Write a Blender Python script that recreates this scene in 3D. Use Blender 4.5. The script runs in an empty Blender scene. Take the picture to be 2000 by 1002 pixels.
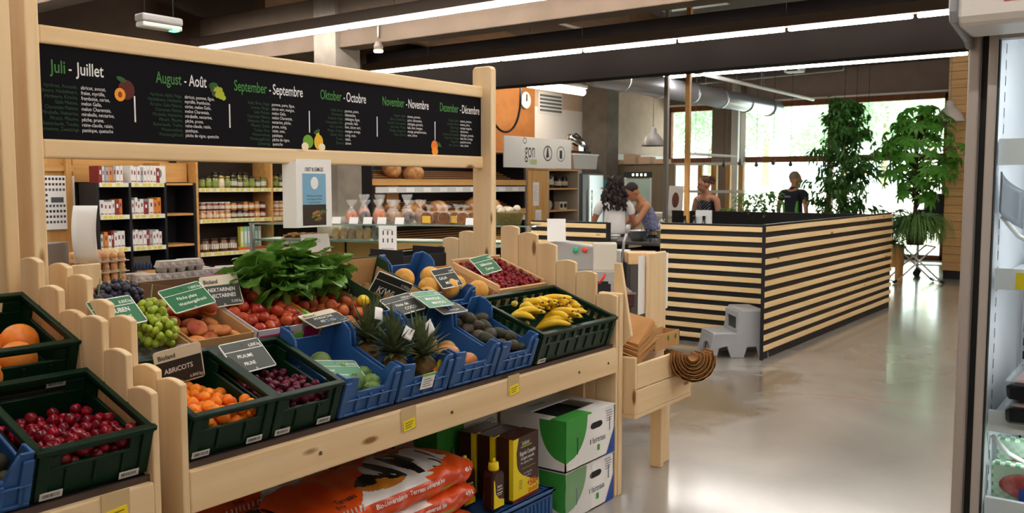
import bpy, bmesh, math, random
from mathutils import Matrix, Vector, Euler, noise
random.seed(7)
SC = bpy.context.scene
COL = SC.collection
R_ = math.radians

# ---------------------------------------------------------------- camera, world, sun, exposure
cd = bpy.data.cameras.new('camera')
cam = bpy.data.objects.new('camera', cd)
COL.objects.link(cam)
cam.location = (0, 0, 1.6)
cam.rotation_euler = (R_(90 - 4.6), 0, R_(36.7 - 90))
cd.sensor_width = 36
cd.lens = 1744 / 2000 * 36
cd.clip_end = 300
cd.dof.use_dof = True
cd.dof.focus_distance = 3.9
cd.dof.aperture_fstop = 6.3
SC.camera = cam
SC.view_settings.view_transform = 'Standard'
SC.view_settings.look = 'None'
SC.view_settings.exposure = 0.7
SC.view_settings.gamma = 1
SC.view_settings.use_curve_mapping = False

wd = bpy.data.worlds.new('sky')
SC.world = wd
wd.use_nodes = True
bg = wd.node_tree.nodes['Background']
bg.inputs[0].default_value = (0.86, 0.94, 1.0, 1)
bg.inputs[1].default_value = 3.2

sun_d = bpy.data.lights.new('sun', 'SUN')
sun = bpy.data.objects.new('sun', sun_d)
COL.objects.link(sun)
sun_d.energy = 7
sun_d.angle = 0.02
sun_d.color = (1, 0.95, 0.86)
sun.rotation_euler = (R_(30), R_(-28), 0)

# ---------------------------------------------------------------- materials
def lin(h):
    h = h.lstrip('#')
    o = []
    for i in (0, 2, 4):
        c = int(h[i:i + 2], 16) / 255
        o.append(c / 12.92 if c <= .04045 else ((c + .055) / 1.055) ** 2.4)
    return (*o, 1)

MATS = {}
def mat(name, c, r=.5, m=0, c2=None, ns=8, bump=0, bs=60, em=0, rnd=0, coat=0, trans=0, ior=1.45, sss=0, axis=None, alpha=1, spec=.5, lo=.35, hi=.65):
    if name in MATS: return MATS[name]
    M = bpy.data.materials.new(name); M.use_nodes = True
    nt = M.node_tree; N = nt.nodes; L = nt.links
    b = N['Principled BSDF']
    b.inputs['Base Color'].default_value = lin(c)
    b.inputs['Roughness'].default_value = r
    b.inputs['Metallic'].default_value = m
    b.inputs['Coat Weight'].default_value = coat
    b.inputs['Transmission Weight'].default_value = trans
    b.inputs['IOR'].default_value = ior
    b.inputs['Specular IOR Level'].default_value = spec
    b.inputs['Alpha'].default_value = alpha
    if sss:
        b.inputs['Subsurface Weight'].default_value = sss
        b.inputs['Subsurface Radius'].default_value = (.02, .01, .006)
        b.inputs['Subsurface Scale'].default_value = .5
    if em:
        b.inputs['Emission Color'].default_value = lin(c)
        b.inputs['Emission Strength'].default_value = em
    tc = N.new('ShaderNodeTexCoord'); oi = N.new('ShaderNodeObjectInfo')
    mp = N.new('ShaderNodeMapping')
    L.new(tc.outputs['Object'], mp.inputs['Vector'])
    vm = N.new('ShaderNodeVectorMath'); vm.operation = 'SCALE'; vm.inputs['Scale'].default_value = 37
    cx = N.new('ShaderNodeCombineXYZ')
    for k in range(3): L.new(oi.outputs['Random'], cx.inputs[k])
    L.new(cx.outputs[0], vm.inputs[0]); L.new(vm.outputs[0], mp.inputs['Location'])
    if axis is not None: mp.inputs['Scale'].default_value = axis
    col = None
    if c2:
        nz = N.new('ShaderNodeTexNoise'); nz.inputs['Scale'].default_value = ns; nz.inputs['Detail'].default_value = 4
        L.new(mp.outputs[0], nz.inputs['Vector'])
        cr = N.new('ShaderNodeValToRGB')
        cr.color_ramp.elements[0].position = lo; cr.color_ramp.elements[1].position = hi
        cr.color_ramp.elements[0].color = lin(c); cr.color_ramp.elements[1].color = lin(c2)
        L.new(nz.outputs['Fac'], cr.inputs[0]); col = cr.outputs[0]
    if rnd:
        hs = N.new('ShaderNodeHueSaturation')
        hs.inputs['Color'].default_value = lin(c)
        if col: L.new(col, hs.inputs['Color'])
        mr = N.new('ShaderNodeMapRange'); mr.inputs['To Min'].default_value = 1 - rnd; mr.inputs['To Max'].default_value = 1 + rnd
        L.new(oi.outputs['Random'], mr.inputs['Value']); L.new(mr.outputs[0], hs.inputs['Value']); col = hs.outputs[0]
    if col: L.new(col, b.inputs['Base Color'])
    if bump:
        nb = N.new('ShaderNodeTexNoise'); nb.inputs['Scale'].default_value = bs
        L.new(mp.outputs[0], nb.inputs['Vector'])
        bp = N.new('ShaderNodeBump'); bp.inputs['Strength'].default_value = bump; bp.inputs['Distance'].default_value = .01
        L.new(nb.outputs['Fac'], bp.inputs['Height']); L.new(bp.outputs[0], b.inputs['Normal'])
    MATS[name] = M
    return M

def wood(name, c, c2, ax, knot='#8a5a2e', r=.55, fine=16, kn=1):
    """planed softwood: long grain along axis ax, thin growth lines, scattered knots"""
    if name in MATS: return MATS[name]
    M = mat(name, c, r=r); nt = M.node_tree; N = nt.nodes; L = nt.links; b = N['Principled BSDF']
    mp = [n for n in N if n.type == 'MAPPING'][0]
    def sc(a, t):
        v = N.new('ShaderNodeVectorMath'); v.operation = 'MULTIPLY'
        s = [t, t, t]; s[ax] = a; v.inputs[1].default_value = s
        L.new(mp.outputs[0], v.inputs[0]); return v.outputs[0]
    n1 = N.new('ShaderNodeTexNoise'); n1.inputs['Scale'].default_value = 1; n1.inputs['Detail'].default_value = 6; n1.inputs['Distortion'].default_value = .4
    L.new(sc(.9, fine), n1.inputs['Vector'])
    r1 = N.new('ShaderNodeValToRGB'); r1.color_ramp.elements[0].position = .3; r1.color_ramp.elements[1].position = .72
    r1.color_ramp.elements[0].color = lin(c2); r1.color_ramp.elements[1].color = lin(c)
    L.new(n1.outputs['Fac'], r1.inputs[0]); out = r1.outputs[0]
    if kn:
        vo = N.new('ShaderNodeTexVoronoi'); vo.inputs['Scale'].default_value = 1
        L.new(sc(2.6, 8.0), vo.inputs['Vector'])
        kr = N.new('ShaderNodeMapRange'); kr.inputs['From Min'].default_value = .07; kr.inputs['From Max'].default_value = .13
        kr.inputs['To Min'].default_value = 1; kr.inputs['To Max'].default_value = 0
        L.new(vo.outputs['Distance'], kr.inputs['Value'])
        sp = N.new('ShaderNodeSeparateColor'); L.new(vo.outputs['Color'], sp.inputs[0])
        gt = N.new('ShaderNodeMath'); gt.operation = 'GREATER_THAN'; gt.inputs[1].default_value = .62
        L.new(sp.outputs[0], gt.inputs[0])
        mu = N.new('ShaderNodeMath'); mu.operation = 'MULTIPLY'; L.new(kr.outputs[0], mu.inputs[0]); L.new(gt.outputs[0], mu.inputs[1])
        mx = N.new('ShaderNodeMix'); mx.data_type = 'RGBA'; mx.inputs['B'].default_value = lin(knot)
        L.new(mu.outputs[0], mx.inputs['Factor']); L.new(out, mx.inputs['A']); out = mx.outputs['Result']
    L.new(out, b.inputs['Base Color'])
    return M

def glass(name, tint='#ffffff', fac=.08, rough=0):
    """thin pane: see-through with a fresnel sheen"""
    if name in MATS: return MATS[name]
    M = bpy.data.materials.new(name); M.use_nodes = True
    nt = M.node_tree; N = nt.nodes; L = nt.links
    for n in list(N): N.remove(n)
    o = N.new('ShaderNodeOutputMaterial'); t = N.new('ShaderNodeBsdfTransparent'); g = N.new('ShaderNodeBsdfGlossy')
    t.inputs[0].default_value = lin(tint); g.inputs['Roughness'].default_value = rough
    lw = N.new('ShaderNodeLayerWeight'); lw.inputs[0].default_value = fac
    x = N.new('ShaderNodeMixShader')
    L.new(lw.outputs['Fresnel'], x.inputs[0]); L.new(t.outputs[0], x.inputs[1]); L.new(g.outputs[0], x.inputs[2]); L.new(x.outputs[0], o.inputs[0])
    MATS[name] = M
    return M

def leafmat(name, c, c2, tl=.35, r=.45):
    if name in MATS: return MATS[name]
    M = mat(name, c, r=r, c2=c2, ns=30, rnd=.12)
    nt = M.node_tree; N = nt.nodes; L = nt.links; b = N['Principled BSDF']; o = [n for n in N if n.type == 'OUTPUT_MATERIAL'][0]
    t = N.new('ShaderNodeBsdfTranslucent'); t.inputs[0].default_value = lin(c2)
    x = N.new('ShaderNodeMixShader'); x.inputs[0].default_value = tl
    L.new(b.outputs[0], x.inputs[1]); L.new(t.outputs[0], x.inputs[2]); L.new(x.outputs[0], o.inputs[0])
    return M

# ---------------------------------------------------------------- mesh builder
GLY = {}
def glyphs(body, sx=1, shear=0, off=0, sp=1):
    k = (body, sx, shear, off, sp)
    if k not in GLY:
        cu = bpy.data.curves.new('t', 'FONT'); cu.body = body; cu.size = 1; cu.shear = shear; cu.offset = off
        cu.space_character = sp; cu.resolution_u = 3
        ob = bpy.data.objects.new('t', cu)
        me = bpy.data.meshes.new_from_object(ob)
        vs = [(v.co.x * sx, v.co.y) for v in me.vertices]; fs = [tuple(p.vertices) for p in me.polygons]
        bpy.data.objects.remove(ob); bpy.data.curves.remove(cu); bpy.data.meshes.remove(me)
        x0 = min((v[0] for v in vs), default=0); x1 = max((v[0] for v in vs), default=0)
        GLY[k] = (vs, fs, x0, x1)
    return GLY[k]

I4 = Matrix.Identity(4)
def T(x=0, y=0, z=0): return Matrix.Translation((x, y, z))
def RX(a): return Matrix.Rotation(R_(a), 4, 'X')
def RY(a): return Matrix.Rotation(R_(a), 4, 'Y')
def RZ(a): return Matrix.Rotation(R_(a), 4, 'Z')
FRONT = RX(90)                    # xy drawing -> xz plane facing -y
LEFT = RZ(-90) @ RX(90)           # xy drawing -> facing -x (drawing x runs along -y)

class MB:
    def __init__(s): s.v = []; s.f = []; s.mi = []; s.sm = []
    def add(s, vs, fs, mi=0, M=None, sm=False):
        o = len(s.v)
        s.v += [tuple(M @ Vector(v)) for v in vs] if M is not None else [tuple(v) for v in vs]
        for f in fs: s.f.append([i + o for i in f]); s.mi.append(mi); s.sm.append(sm)
        return s
    def box(s, x0, x1, y0, y1, z0, z1, mi=0, M=None):
        return s.add([(x0, y0, z0), (x1, y0, z0), (x1, y1, z0), (x0, y1, z0), (x0, y0, z1), (x1, y0, z1), (x1, y1, z1), (x0, y1, z1)],
                     [(3, 2, 1, 0), (4, 5, 6, 7), (0, 1, 5, 4), (1, 2, 6, 5), (2, 3, 7, 6), (3, 0, 4, 7)], mi, M)
    def prism(s, pts, d0, d1, mi=0, M=None):
        """2-D outline (ccw) extruded from z=d0 to d1"""
        n = len(pts)
        vs = [(x, y, d0) for x, y in pts] + [(x, y, d1) for x, y in pts]
        fs = [tuple(range(n - 1, -1, -1)), tuple(range(n, 2 * n))] + [(i, (i + 1) % n, n + (i + 1) % n, n + i) for i in range(n)]
        return s.add(vs, fs, mi, M)
    def tube(s, pts, r, n=8, mi=0, M=None, sm=True, cap=True):
        pts = [Vector(p) for p in pts]; m = len(pts)
        rs = r if isinstance(r, (list, tuple)) else [r] * m
        vs = []; fs = []; up = None
        for i, p in enumerate(pts):
            t = (pts[min(i + 1, m - 1)] - pts[max(i - 1, 0)]).normalized()
            if up is None:
                up = Vector((0, 0, 1)) if abs(t.z) < .9 else Vector((1, 0, 0))
            a = t.cross(up).normalized(); b = a.cross(t).normalized(); up = b
            for k in range(n):
                q = 2 * math.pi * k / n
                vs.append(p + (a * math.cos(q) + b * math.sin(q)) * rs[i])
        for i in range(m - 1):
            for k in range(n):
                k2 = (k + 1) % n
                fs.append((i * n + k, i * n + k2, (i + 1) * n + k2, (i + 1) * n + k))
        if cap: fs += [tuple(range(n - 1, -1, -1)), tuple(range((m - 1) * n, m * n))]
        return s.add(vs, fs, mi, M, sm)
    def lathe(s, prof, n=20, mi=0, M=None, sm=True):
        vs = []; fs = []
        for r, z in prof:
            for k in range(n):
                q = 2 * math.pi * k / n; vs.append((r * math.cos(q), r * math.sin(q), z))
        for i in range(len(prof) - 1):
            for k in range(n):
                k2 = (k + 1) % n
                fs.append((i * n + k, i * n + k2, (i + 1) * n + k2, (i + 1) * n + k))
        if prof[0][0] > 1e-4: fs.append(tuple(range(n - 1, -1, -1)))
        if prof[-1][0] > 1e-4: fs.append(tuple(range((len(prof) - 1) * n, len(prof) * n)))
        return s.add(vs, fs, mi, M, sm)
    def ball(s, c, r, n=14, m=9, mi=0, M=None, fn=None):
        if not isinstance(r, (tuple, list)): r = (r, r, r)
        vs = []; fs = []
        for i in range(m + 1):
            a = math.pi * i / m
            for k in range(n):
                q = 2 * math.pi * k / n
                d = Vector((math.sin(a) * math.cos(q), math.sin(a) * math.sin(q), -math.cos(a)))
                if fn: d = fn(d)
                vs.append((c[0] + r[0] * d[0], c[1] + r[1] * d[1], c[2] + r[2] * d[2]))
        for i in range(m):
            for k in range(n):
                k2 = (k + 1) % n
                fs.append((i * n + k, i * n + k2, (i + 1) * n + k2, (i + 1) * n + k))
        return s.add(vs, fs, mi, M, True)
    def grid(s, fn, nu, nv, mi=0, M=None, sm=True):
        vs = [fn(i / nu, j / nv) for j in range(nv + 1) for i in range(nu + 1)]
        fs = [(j * (nu + 1) + i, j * (nu + 1) + i + 1, (j + 1) * (nu + 1) + i + 1, (j + 1) * (nu + 1) + i) for j in range(nv) for i in range(nu)]
        return s.add(vs, fs, mi, M, sm)
    def text(s, body, x, y, size, M, mi=0, sx=1, al='L', shear=0, off=0, sp=1, rot=0, fit=None):
        vs, fs, x0, x1 = glyphs(body, sx, shear, off, sp)
        if fit: size = min(size, fit / max(1e-6, x1 - x0))
        dx = {'L': -x0, 'C': -(x0 + x1) / 2, 'R': -x1}[al]
        Q = M @ T(x, y, 0) @ RZ(rot)
        return s.add([((vx + dx) * size, vy * size, 0) for vx, vy in vs], fs, mi, Q)
    def rect(s, x0, x1, y0, y1, mi=0, M=None, z=0):
        return s.add([(x0, y0, z), (x1, y0, z), (x1, y1, z), (x0, y1, z)], [(0, 1, 2, 3)], mi, M)
    def mesh(s, name, mats):
        me = bpy.data.meshes.new(name)
        me.from_pydata(s.v, [], s.f)
        for m in (mats if isinstance(mats, (list, tuple)) else [mats]): me.materials.append(m)
        me.polygons.foreach_set('material_index', s.mi)
        me.polygons.foreach_set('use_smooth', s.sm)
        me.update()
        return me
    def build(s, name, mats, parent=None, loc=None, rot=None, bevel=0, seg=2, solid=0, weld=0):
        ob = bpy.data.objects.new(name, s.mesh(name, mats))
        COL.objects.link(ob)
        if parent: ob.parent = parent
        if loc: ob.location = loc
        if rot: ob.rotation_euler = rot
        if weld: ob.modifiers.new('w', 'WELD').merge_threshold = weld
        if solid:
            so = ob.modifiers.new('s', 'SOLIDIFY'); so.thickness = solid; so.offset = 0
        if bevel:
            bv = ob.modifiers.new('b', 'BEVEL'); bv.width = bevel; bv.segments = seg; bv.limit_method = 'ANGLE'; bv.angle_limit = R_(40)
        return ob

def tag(o, label=None, cat=None, group=None, kind=None):
    if label: o['label'] = label
    if cat: o['category'] = cat
    if group: o['group'] = group
    if kind: o['kind'] = kind
    return o
def thing(name, label, cat, loc=(0, 0, 0), rot=(0, 0, 0), group=None):
    o = bpy.data.objects.new(name, None); COL.objects.link(o)
    o.empty_display_size = .1; o.location = loc; o.rotation_euler = rot
    return tag(o, label, cat, group)
def put(name, mesh, label, cat, loc, rot=(0, 0, 0), sc=1, group=None, parent=None):
    o = bpy.data.objects.new(name, mesh); COL.objects.link(o)
    o.location = loc; o.rotation_euler = rot
    o.scale = (sc, sc, sc) if not isinstance(sc, (tuple, list)) else sc
    if parent: o.parent = parent
    return tag(o, label, cat, group) if label else o
def struct(o): o['kind'] = 'structure'; return o
def dup(root, loc, rot=None, label=None, group=None):
    def cp(o, par):
        c = o.copy(); COL.objects.link(c); c.parent = par
        for ch in o.children: cp(ch, c)
        return c
    r = cp(root, None); r.location = loc
    if rot is not None: r.rotation_euler = rot
    if label: r['label'] = label
    if group: r['group'] = group
    return r
def jit(a): return random.uniform(-a, a)

def ring(mb, x, y, r, w, M, mi=0, n=28):
    vs = [(x + rr_ * math.cos(2 * math.pi * k / n), y + rr_ * math.sin(2 * math.pi * k / n), 0) for k in range(n) for rr_ in (r, r - w)]
    mb.add(vs, [(2 * k, 2 * k + 1, (2 * k + 3) % (2 * n), (2 * k + 2) % (2 * n)) for k in range(n)], mi, M)

# common materials
PINE, PINE2 = '#ecd4aa', '#dfbf90'
pine = [wood('pine_%d' % a, PINE, PINE2, a) for a in range(3)]
oak = [wood('honey_wood_%d' % a, '#d9a763', '#c08d4c', a, kn=0) for a in range(3)]
slat_w = [wood('slat_wood_%d' % a, '#f2d8a6', '#e6c288', a, knot='#7d4a20') for a in range(3)]
brownw = [wood('window_wood_%d' % a, '#8a4f28', '#6d3a1b', a, kn=0) for a in range(3)]
white = mat('white_paint', '#ecebe8', r=.6)
paper = mat('paper', '#f0f0ee', r=.8)
black = mat('black_board', '#17161a', r=.6)
blackm = mat('black_melamine', '#141319', r=.45)
ink = mat('ink', '#23232a', r=.8)
steel = mat('brushed_steel', '#b9bbbd', r=.28, m=.9)
chrome = mat('chrome', '#d4d6d8', r=.12, m=1)
grey = mat('grey_metal', '#8c8a88', r=.45, m=.2)
dgreen = mat('dark_green_plastic', '#072817', r=.42, spec=.3)
cblue = mat('crate_blue_plastic', '#2f5f9c', r=.4, c2='#29548c', ns=3)
card = mat('brown_cardboard', '#c39a66', r=.85, c2='#b98e5a', ns=6)
yellow = mat('yellow_label', '#f2d81c', r=.6)
rubber = mat('black_rubber', '#1b1b1c', r=.7)
chalk = mat('chalk_white', '#eef0ea', r=.9)
# ================================================================ the room
def concrete_floor():
    M = mat('polished_concrete', '#a8998a', r=.3); nt = M.node_tree; N = nt.nodes; L = nt.links; b = N['Principled BSDF']
    tc = [n for n in N if n.type == 'TEX_COORD'][0].outputs['Object']
    def nz(s, d=6, dist=0):
        n = N.new('ShaderNodeTexNoise'); n.inputs['Scale'].default_value = s; n.inputs['Detail'].default_value = d; n.inputs['Distortion'].default_value = dist
        L.new(tc, n.inputs['Vector']); return n.outputs['Fac']
    def ramp(f, a, ca, bb, cb):
        r = N.new('ShaderNodeValToRGB'); r.color_ramp.elements[0].position = a; r.color_ramp.elements[1].position = bb
        r.color_ramp.elements[0].color = ca; r.color_ramp.elements[1].color = cb; L.new(f, r.inputs[0]); return r.outputs[0]
    base = ramp(nz(.9, 8, .6), .3, lin('#88837c'), .7, lin('#9d9891'))
    # the dark damp patch on the floor in front of the slatted corner: a shape of its own
    mp = N.new('ShaderNodeMapping'); mp.inputs['Location'].default_value = (-6.3 / 1.5, -2.75 / .5, 0); mp.inputs['Scale'].default_value = (1 / 1.5, 1 / .5, 1)
    L.new(tc, mp.inputs['Vector'])
    ln = N.new('ShaderNodeVectorMath'); ln.operation = 'LENGTH'; L.new(mp.outputs[0], ln.inputs[0])
    ad = N.new('ShaderNodeMath'); ad.operation = 'ADD'; L.new(ln.outputs['Value'], ad.inputs[0])
    ms = N.new('ShaderNodeMath'); ms.operation = 'MULTIPLY'; ms.inputs[1].default_value = 1.6; L.new(nz(2.6, 7, .8), ms.inputs[0]); L.new(ms.outputs[0], ad.inputs[1])
    msk = ramp(ad.outputs[0], .42, (.75, .75, .75, 1), .58, (0, 0, 0, 1))
    dv = N.new('ShaderNodeMath'); dv.operation = 'MULTIPLY'; dv.inputs[1].default_value = .32
    L.new(ad.outputs[0], dv.inputs[0])
    msk_n = [n for n in N if n.type == 'VALTORGB'][-1]; L.new(dv.outputs[0], msk_n.inputs[0])
    mx = N.new('ShaderNodeMix'); mx.data_type = 'RGBA'; mx.inputs['B'].default_value = lin('#6c5a44')
    L.new(msk, mx.inputs['Factor']); L.new(base, mx.inputs['A']); L.new(mx.outputs['Result'], b.inputs['Base Color'])
    rr = N.new('ShaderNodeMapRange'); rr.inputs['To Min'].default_value = .1; rr.inputs['To Max'].default_value = .27
    L.new(nz(1.7, 8, .3), rr.inputs['Value']); L.new(rr.outputs[0], b.inputs['Roughness'])
    b.inputs['IOR'].default_value = 1.6; b.inputs['Coat Weight'].default_value = .35; b.inputs['Coat Roughness'].default_value = .12
    return M
WX, BY, AY, CZ = 20.5, 10.25, 10.4, 4.2
struct(MB().box(-3, WX + .1, -6, AY, -.1, 0).build('floor', concrete_floor()))
ceil_m = mat('ceiling_boards', '#5f554e', r=.95, c2='#554b45', ns=1.5)
struct(MB().box(-3, WX + .2, -6.2, AY + .2, CZ, CZ + .15).build('ceiling', ceil_m))
dwall = mat('dark_brown_wall', '#3c2c20', r=.9, c2='#35261b', ns=3)
wwall = mat('white_plaster', '#d9c3ab', r=.85, c2='#d0b99f', ns=4)
pwall = mat('pink_beige_wall', '#dcc2b3', r=.85, c2='#d4b9a9', ns=5)
struct(MB().box(-3, 15.3, BY, AY + .15, 0, CZ).build('wall_back', dwall))
struct(MB().box(11.2, 13.2, 9.33, 9.48, 0, CZ).build('trim_1', mat('orange_ply', '#b0743a', r=.75, c2='#a2672f', ns=4)))
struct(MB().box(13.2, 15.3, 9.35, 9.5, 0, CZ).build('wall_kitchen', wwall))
struct(MB().box(13.2, 15.2, 9.33, 9.35, 0, 3.0).build('trim_14', mat('fresh_white', '#f4f2ee', r=.7)))  # lower kitchen wall whiter, its lit brightness put into the colour
struct(MB().box(15.15, 15.3, 9.5, BY, 0, CZ).build('wall_alcove', wwall))
struct(MB().box(15.3, WX + .2, AY, AY + .15, 0, CZ).build('wall_north', [pwall]))
struct(MB().box(15.3, WX, AY - .03, AY, 0, 2.3).build('trim_2', mat('white_brick', '#f0eeea', r=.8)))
struct(MB().box(-3.15, -3, -6, AY, 0, CZ).build('wall_west', wwall))
struct(MB().box(-3, WX, -6.15, -6, 0, CZ).build('wall_south', wwall))
# plank-clad end wall on the right, with its black base
pk = MB()
for k in range(29): pk.box(16.6, 16.66, -6, 3.2, .14 + k * .14, .14 + k * .14 + .134)
struct(pk.build('wall_right', [wood('wall_plank', '#cfa56c', '#b98f58', 1, kn=1)], bevel=.004, seg=1))
struct(MB().box(16.66, 16.8, -6, 3.19, 0, CZ).build('wall_right_core', black))
struct(MB().box(16.62, 16.66, -6, 3.18, 0, .14).build('baseboard_right', black))
# columns
conc = mat('column_concrete', '#7c7369', r=.9, c2='#6d655b', ns=5)
struct(MB().box(6.95, 7.32, 7.64, 8.0, 0, CZ).build('trim_3', conc))
struct(MB().box(14.75, 15.2, 8.76, 9.3, 0, CZ).build('trim_4', conc))
# beams along Y above every row of lights
beam_m = mat('dark_beam', '#171311', r=.9, c2='#14100e', ns=2, spec=.08)
beam_l = mat('brown_beam', '#57493c', r=.85, c2='#4d4033', ns=2)
struct(MB().box(9.95, 10.2, -6, BY, 2.95, 3.62).build('trim_5', beam_m, bevel=.01))
struct(MB().box(7.0, 7.25, -6, BY, 3.13, 3.72).build('trim_6', beam_l, bevel=.01))
struct(MB().box(4.2, 4.45, -6, BY, 3.3, 3.75).build('trim_7', beam_l, bevel=.01))
# roof joists along X, resting on the beams
for k, yy in enumerate((6.6, 9.3)):
    struct(MB().box(7.3, 13, yy, yy + .12, 3.72, 4.19).build('trim_%d' % (20 + k), wood('joist_wood', '#8a6747', '#76563a', 0, kn=0)))
# window wall at the far end
win = MB()
win.box(WX, WX + .2, 3.2, AY, 3.56, CZ, 0)
struct(win.build('wall_window', mat('taupe_wall', '#a08d84', r=.85, c2='#97847b', ns=3)))
struct(MB().box(WX, WX + .2, -6, 3.2, 0, CZ).build('wall_window_side', pwall))
struct(MB().box(WX - .08, WX - .02, 3.25, 10.35, 3.53, 3.57).build('trim_8', mat('white_rail', '#f2f2f2', r=.4)))
ys = [3.3, 3.95, 6.35, 8.55, 10.35]
fr = MB()
for y in ys: fr.box(WX - .02, WX + .12, y - .06, y + .06, 0, 3.5)
for z0, z1 in ((0, .1), (2.12, 2.26), (3.4, 3.56)): fr.box(WX - .02, WX + .12, ys[0], ys[-1], z0, z1)
wf = struct(fr.build('window_1', brownw[2], bevel=.006))
gl = glass('window_glass', '#f4fbf6')
for a, b_ in zip(ys, ys[1:]):
    for z0, z1 in ((.1, 2.12), (2.26, 3.4)):
        MB().box(WX + .04, WX + .05, a + .06, b_ - .06, z0, z1).build('window_pane', gl, wf)
# pier with a white edge between the two windows
struct(MB().box(19.6, 20.45, 8.32, 8.8, 0, CZ).build('trim_9', mat('pier_taupe', '#8d7a70', r=.8)))
struct(MB().box(19.5, 19.6, 8.12, 8.27, 0, 3.5).build('trim_10', white))
# expansion joints and the red tape mark in the floor
dk = mat('joint_dark', '#4c4640', r=.8)
struct(MB().box(16.5, 16.53, -6, 7, 0, .001).build('trim_11', dk))
tape = MB()
tape.box(-.006, .006, 0, .75, 0, .001, M=T(6.913, 1.431, 0) @ RZ(8.8)); struct(tape.build('trim_12', mat('red_tape', '#9a6355', r=.7)))
struct(MB().box(8.39, 8.4, 2.086, 2.36, 0, .001).build('trim_13', mat('red_tape', '#9a6355', r=.7)))
# outside: pale paving, a lawn slope and the white house
struct(MB().box(WX + .3, 80, -40, 60, -.12, -.02).build('paving', mat('pale_paving', '#e8e4da', r=.8, c2='#dcd6c8', ns=.6)))
# ================================================================ lamps of the hall
tube_m = mat('light_tube', '#fff8f0', em=36)
trunk_m = mat('trunking_brown', '#5d5147', r=.6)
def light_row(x, z, y0, y1, seg, label, w=.05, tr=.12, tm=None):
    t = thing('light_row', label, 'ceiling light', (x, y0, z), group=None)
    L_ = y1 - y0
    MB().box(-w / 2 - .02, w / 2 + .02, 0, L_, .0, tr).build('trunking', tm or trunk_m, t, bevel=.01)
    n = max(1, round(L_ / seg)); s = L_ / n
    for k in range(n):
        MB().box(-w / 2, w / 2, k * s + .015, (k + 1) * s - .03, -.045, -.002).build('light_tube', tube_m, t, bevel=.012)
    for k in range(max(2, n // 2)):
        yy = L_ * (k + .5) / max(2, n // 2)
        MB().tube([(0, yy, tr), (0, yy, CZ - z - .01)], .004, 6).build('suspension_wire', grey, t)
    return t
light_row(9.66, 3.3, -3.0, 10.0, 1.3, 'long row of short white tubes under the brown trunking beside the dark middle beam')
light_row(6.72, 3.3, -4.0, 10.0, 3.0, 'continuous white light line crossing above the chalkboard sign, nearest the camera')
light_row(12.55, 3.27, -3.0, 7.4, 5.2, 'thin white light line under the dark beam, nearest the windows', .05, .06, white)
# rows over and behind the photographer, which light the stand
for k, x in enumerate((3.9, .9)):
    light_row(x, 3.3, -4.5, 9.5, 3.0, ('row of white tubes above the fruit stand', 'row of white tubes above the aisle before the stand', 'row of white tubes at the entrance side of the hall')[k])
# small emergency lamp hanging over the sign
t = thing('emergency_lamp', 'small clear emergency lamp hanging from the dark ceiling above the sign', 'lamp', (3.95, 6.3, 2.79))
MB().box(-.17, .17, -.06, .06, .03, .09).build('housing', mat('lamp_grey', '#9c9a98', r=.4), t, bevel=.015)
MB().box(-.165, .165, -.055, .055, -.01, .03).build('diffuser', mat('frosted', '#cfd6d0', r=.25), t, bevel=.012)
MB().box(.08, .13, -.06, .0, -.016, -.01).build('indicator', mat('led_green', '#58f0a0', em=3), t)
for s in (-.12, .12): MB().tube([(s, 0, .09), (s, 0, CZ - 2.79)], .004, 6).build('suspension_wire', rubber, t)
# spotlight in the corner of the joists
t = thing('spotlight', 'small glowing spotlight beside the concrete column above the sign', 'lamp', (6.98, 7.0, 3.02))
MB().lathe([(.001, .02), (.045, .02), (.05, .07), (.03, .12), (.001, .13)], 16).build('housing', mat('spot_brown', '#5a5048', r=.5), t)
MB().lathe([(.001, .0), (.045, .005), (.05, .022)], 16).build('bulb', mat('bulb_warm', '#ffe9c4', em=30), t)
MB().tube([(0, 0, .16), (0, 0, .3), (.1, .0, .3)], .012, 8).build('arm', grey, t)
MB().box(.1, .12, -.06, .06, .2, .4).build('wall_plate', grey, t)
# fluorescent tube over the kitchen sign
t = thing('kitchen_tube_lamp', 'glowing fluorescent lamp hanging above the white kitchen sign', 'lamp', (11.54, 8.4, 3.2))
MB().tube([(0, 0, 0), (1.8, 0, .0)], .055, 12).build('light_tube', mat('kitchen_tube', '#fff0dc', em=18), t)
MB().box(-.25, 1.85, -.07, .07, .06, .12).build('housing', white, t, bevel=.01)
for s in (.2, 1.6): MB().tube([(s, 0, .12), (s, 0, CZ - 3.2)], .006, 6).build('suspension_wire', grey, t)
# black cable loop hanging next to it
pts = [(-.25 + .42 * (1 - math.cos(math.pi * k / 16)) , 0, -.75 * math.sin(math.pi * k / 16) ** .7) for k in range(17)]
t = tag(MB().tube([(p[0] + 11.05, 8.5, p[2] + 3.17) for p in pts] , .018, 8).build('hanging_cable', rubber), 'black cable hanging in a loop before the orange wall', 'cable')
t = thing('ventilation_grille', 'white ventilation grille high on the pale kitchen wall', 'vent', (13.3, 9.35, 2.88))
MB().box(0, .78, -.03, 0, 0, .4).build('frame', white, t, bevel=.005)
for k in range(5): MB().box(.05, .73, -.05, -.03, .05 + k * .066, .085 + k * .066, M=None).build('slat', mat('vent_dark', '#5d6064', r=.5), t)
t = thing('wall_thermometer', 'round white dial on the orange wall beside the cable', 'thermometer', (12.86, 9.3, 3.08))
MB().lathe([(.001, 0), (.13, 0), (.15, .02), (.13, .035), (.001, .03)], 24, M=FRONT).build('dial', white, t)
MB().box(-.012, .012, -.045, -.03, -.02, .1).build('needle', ink, t)
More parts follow.
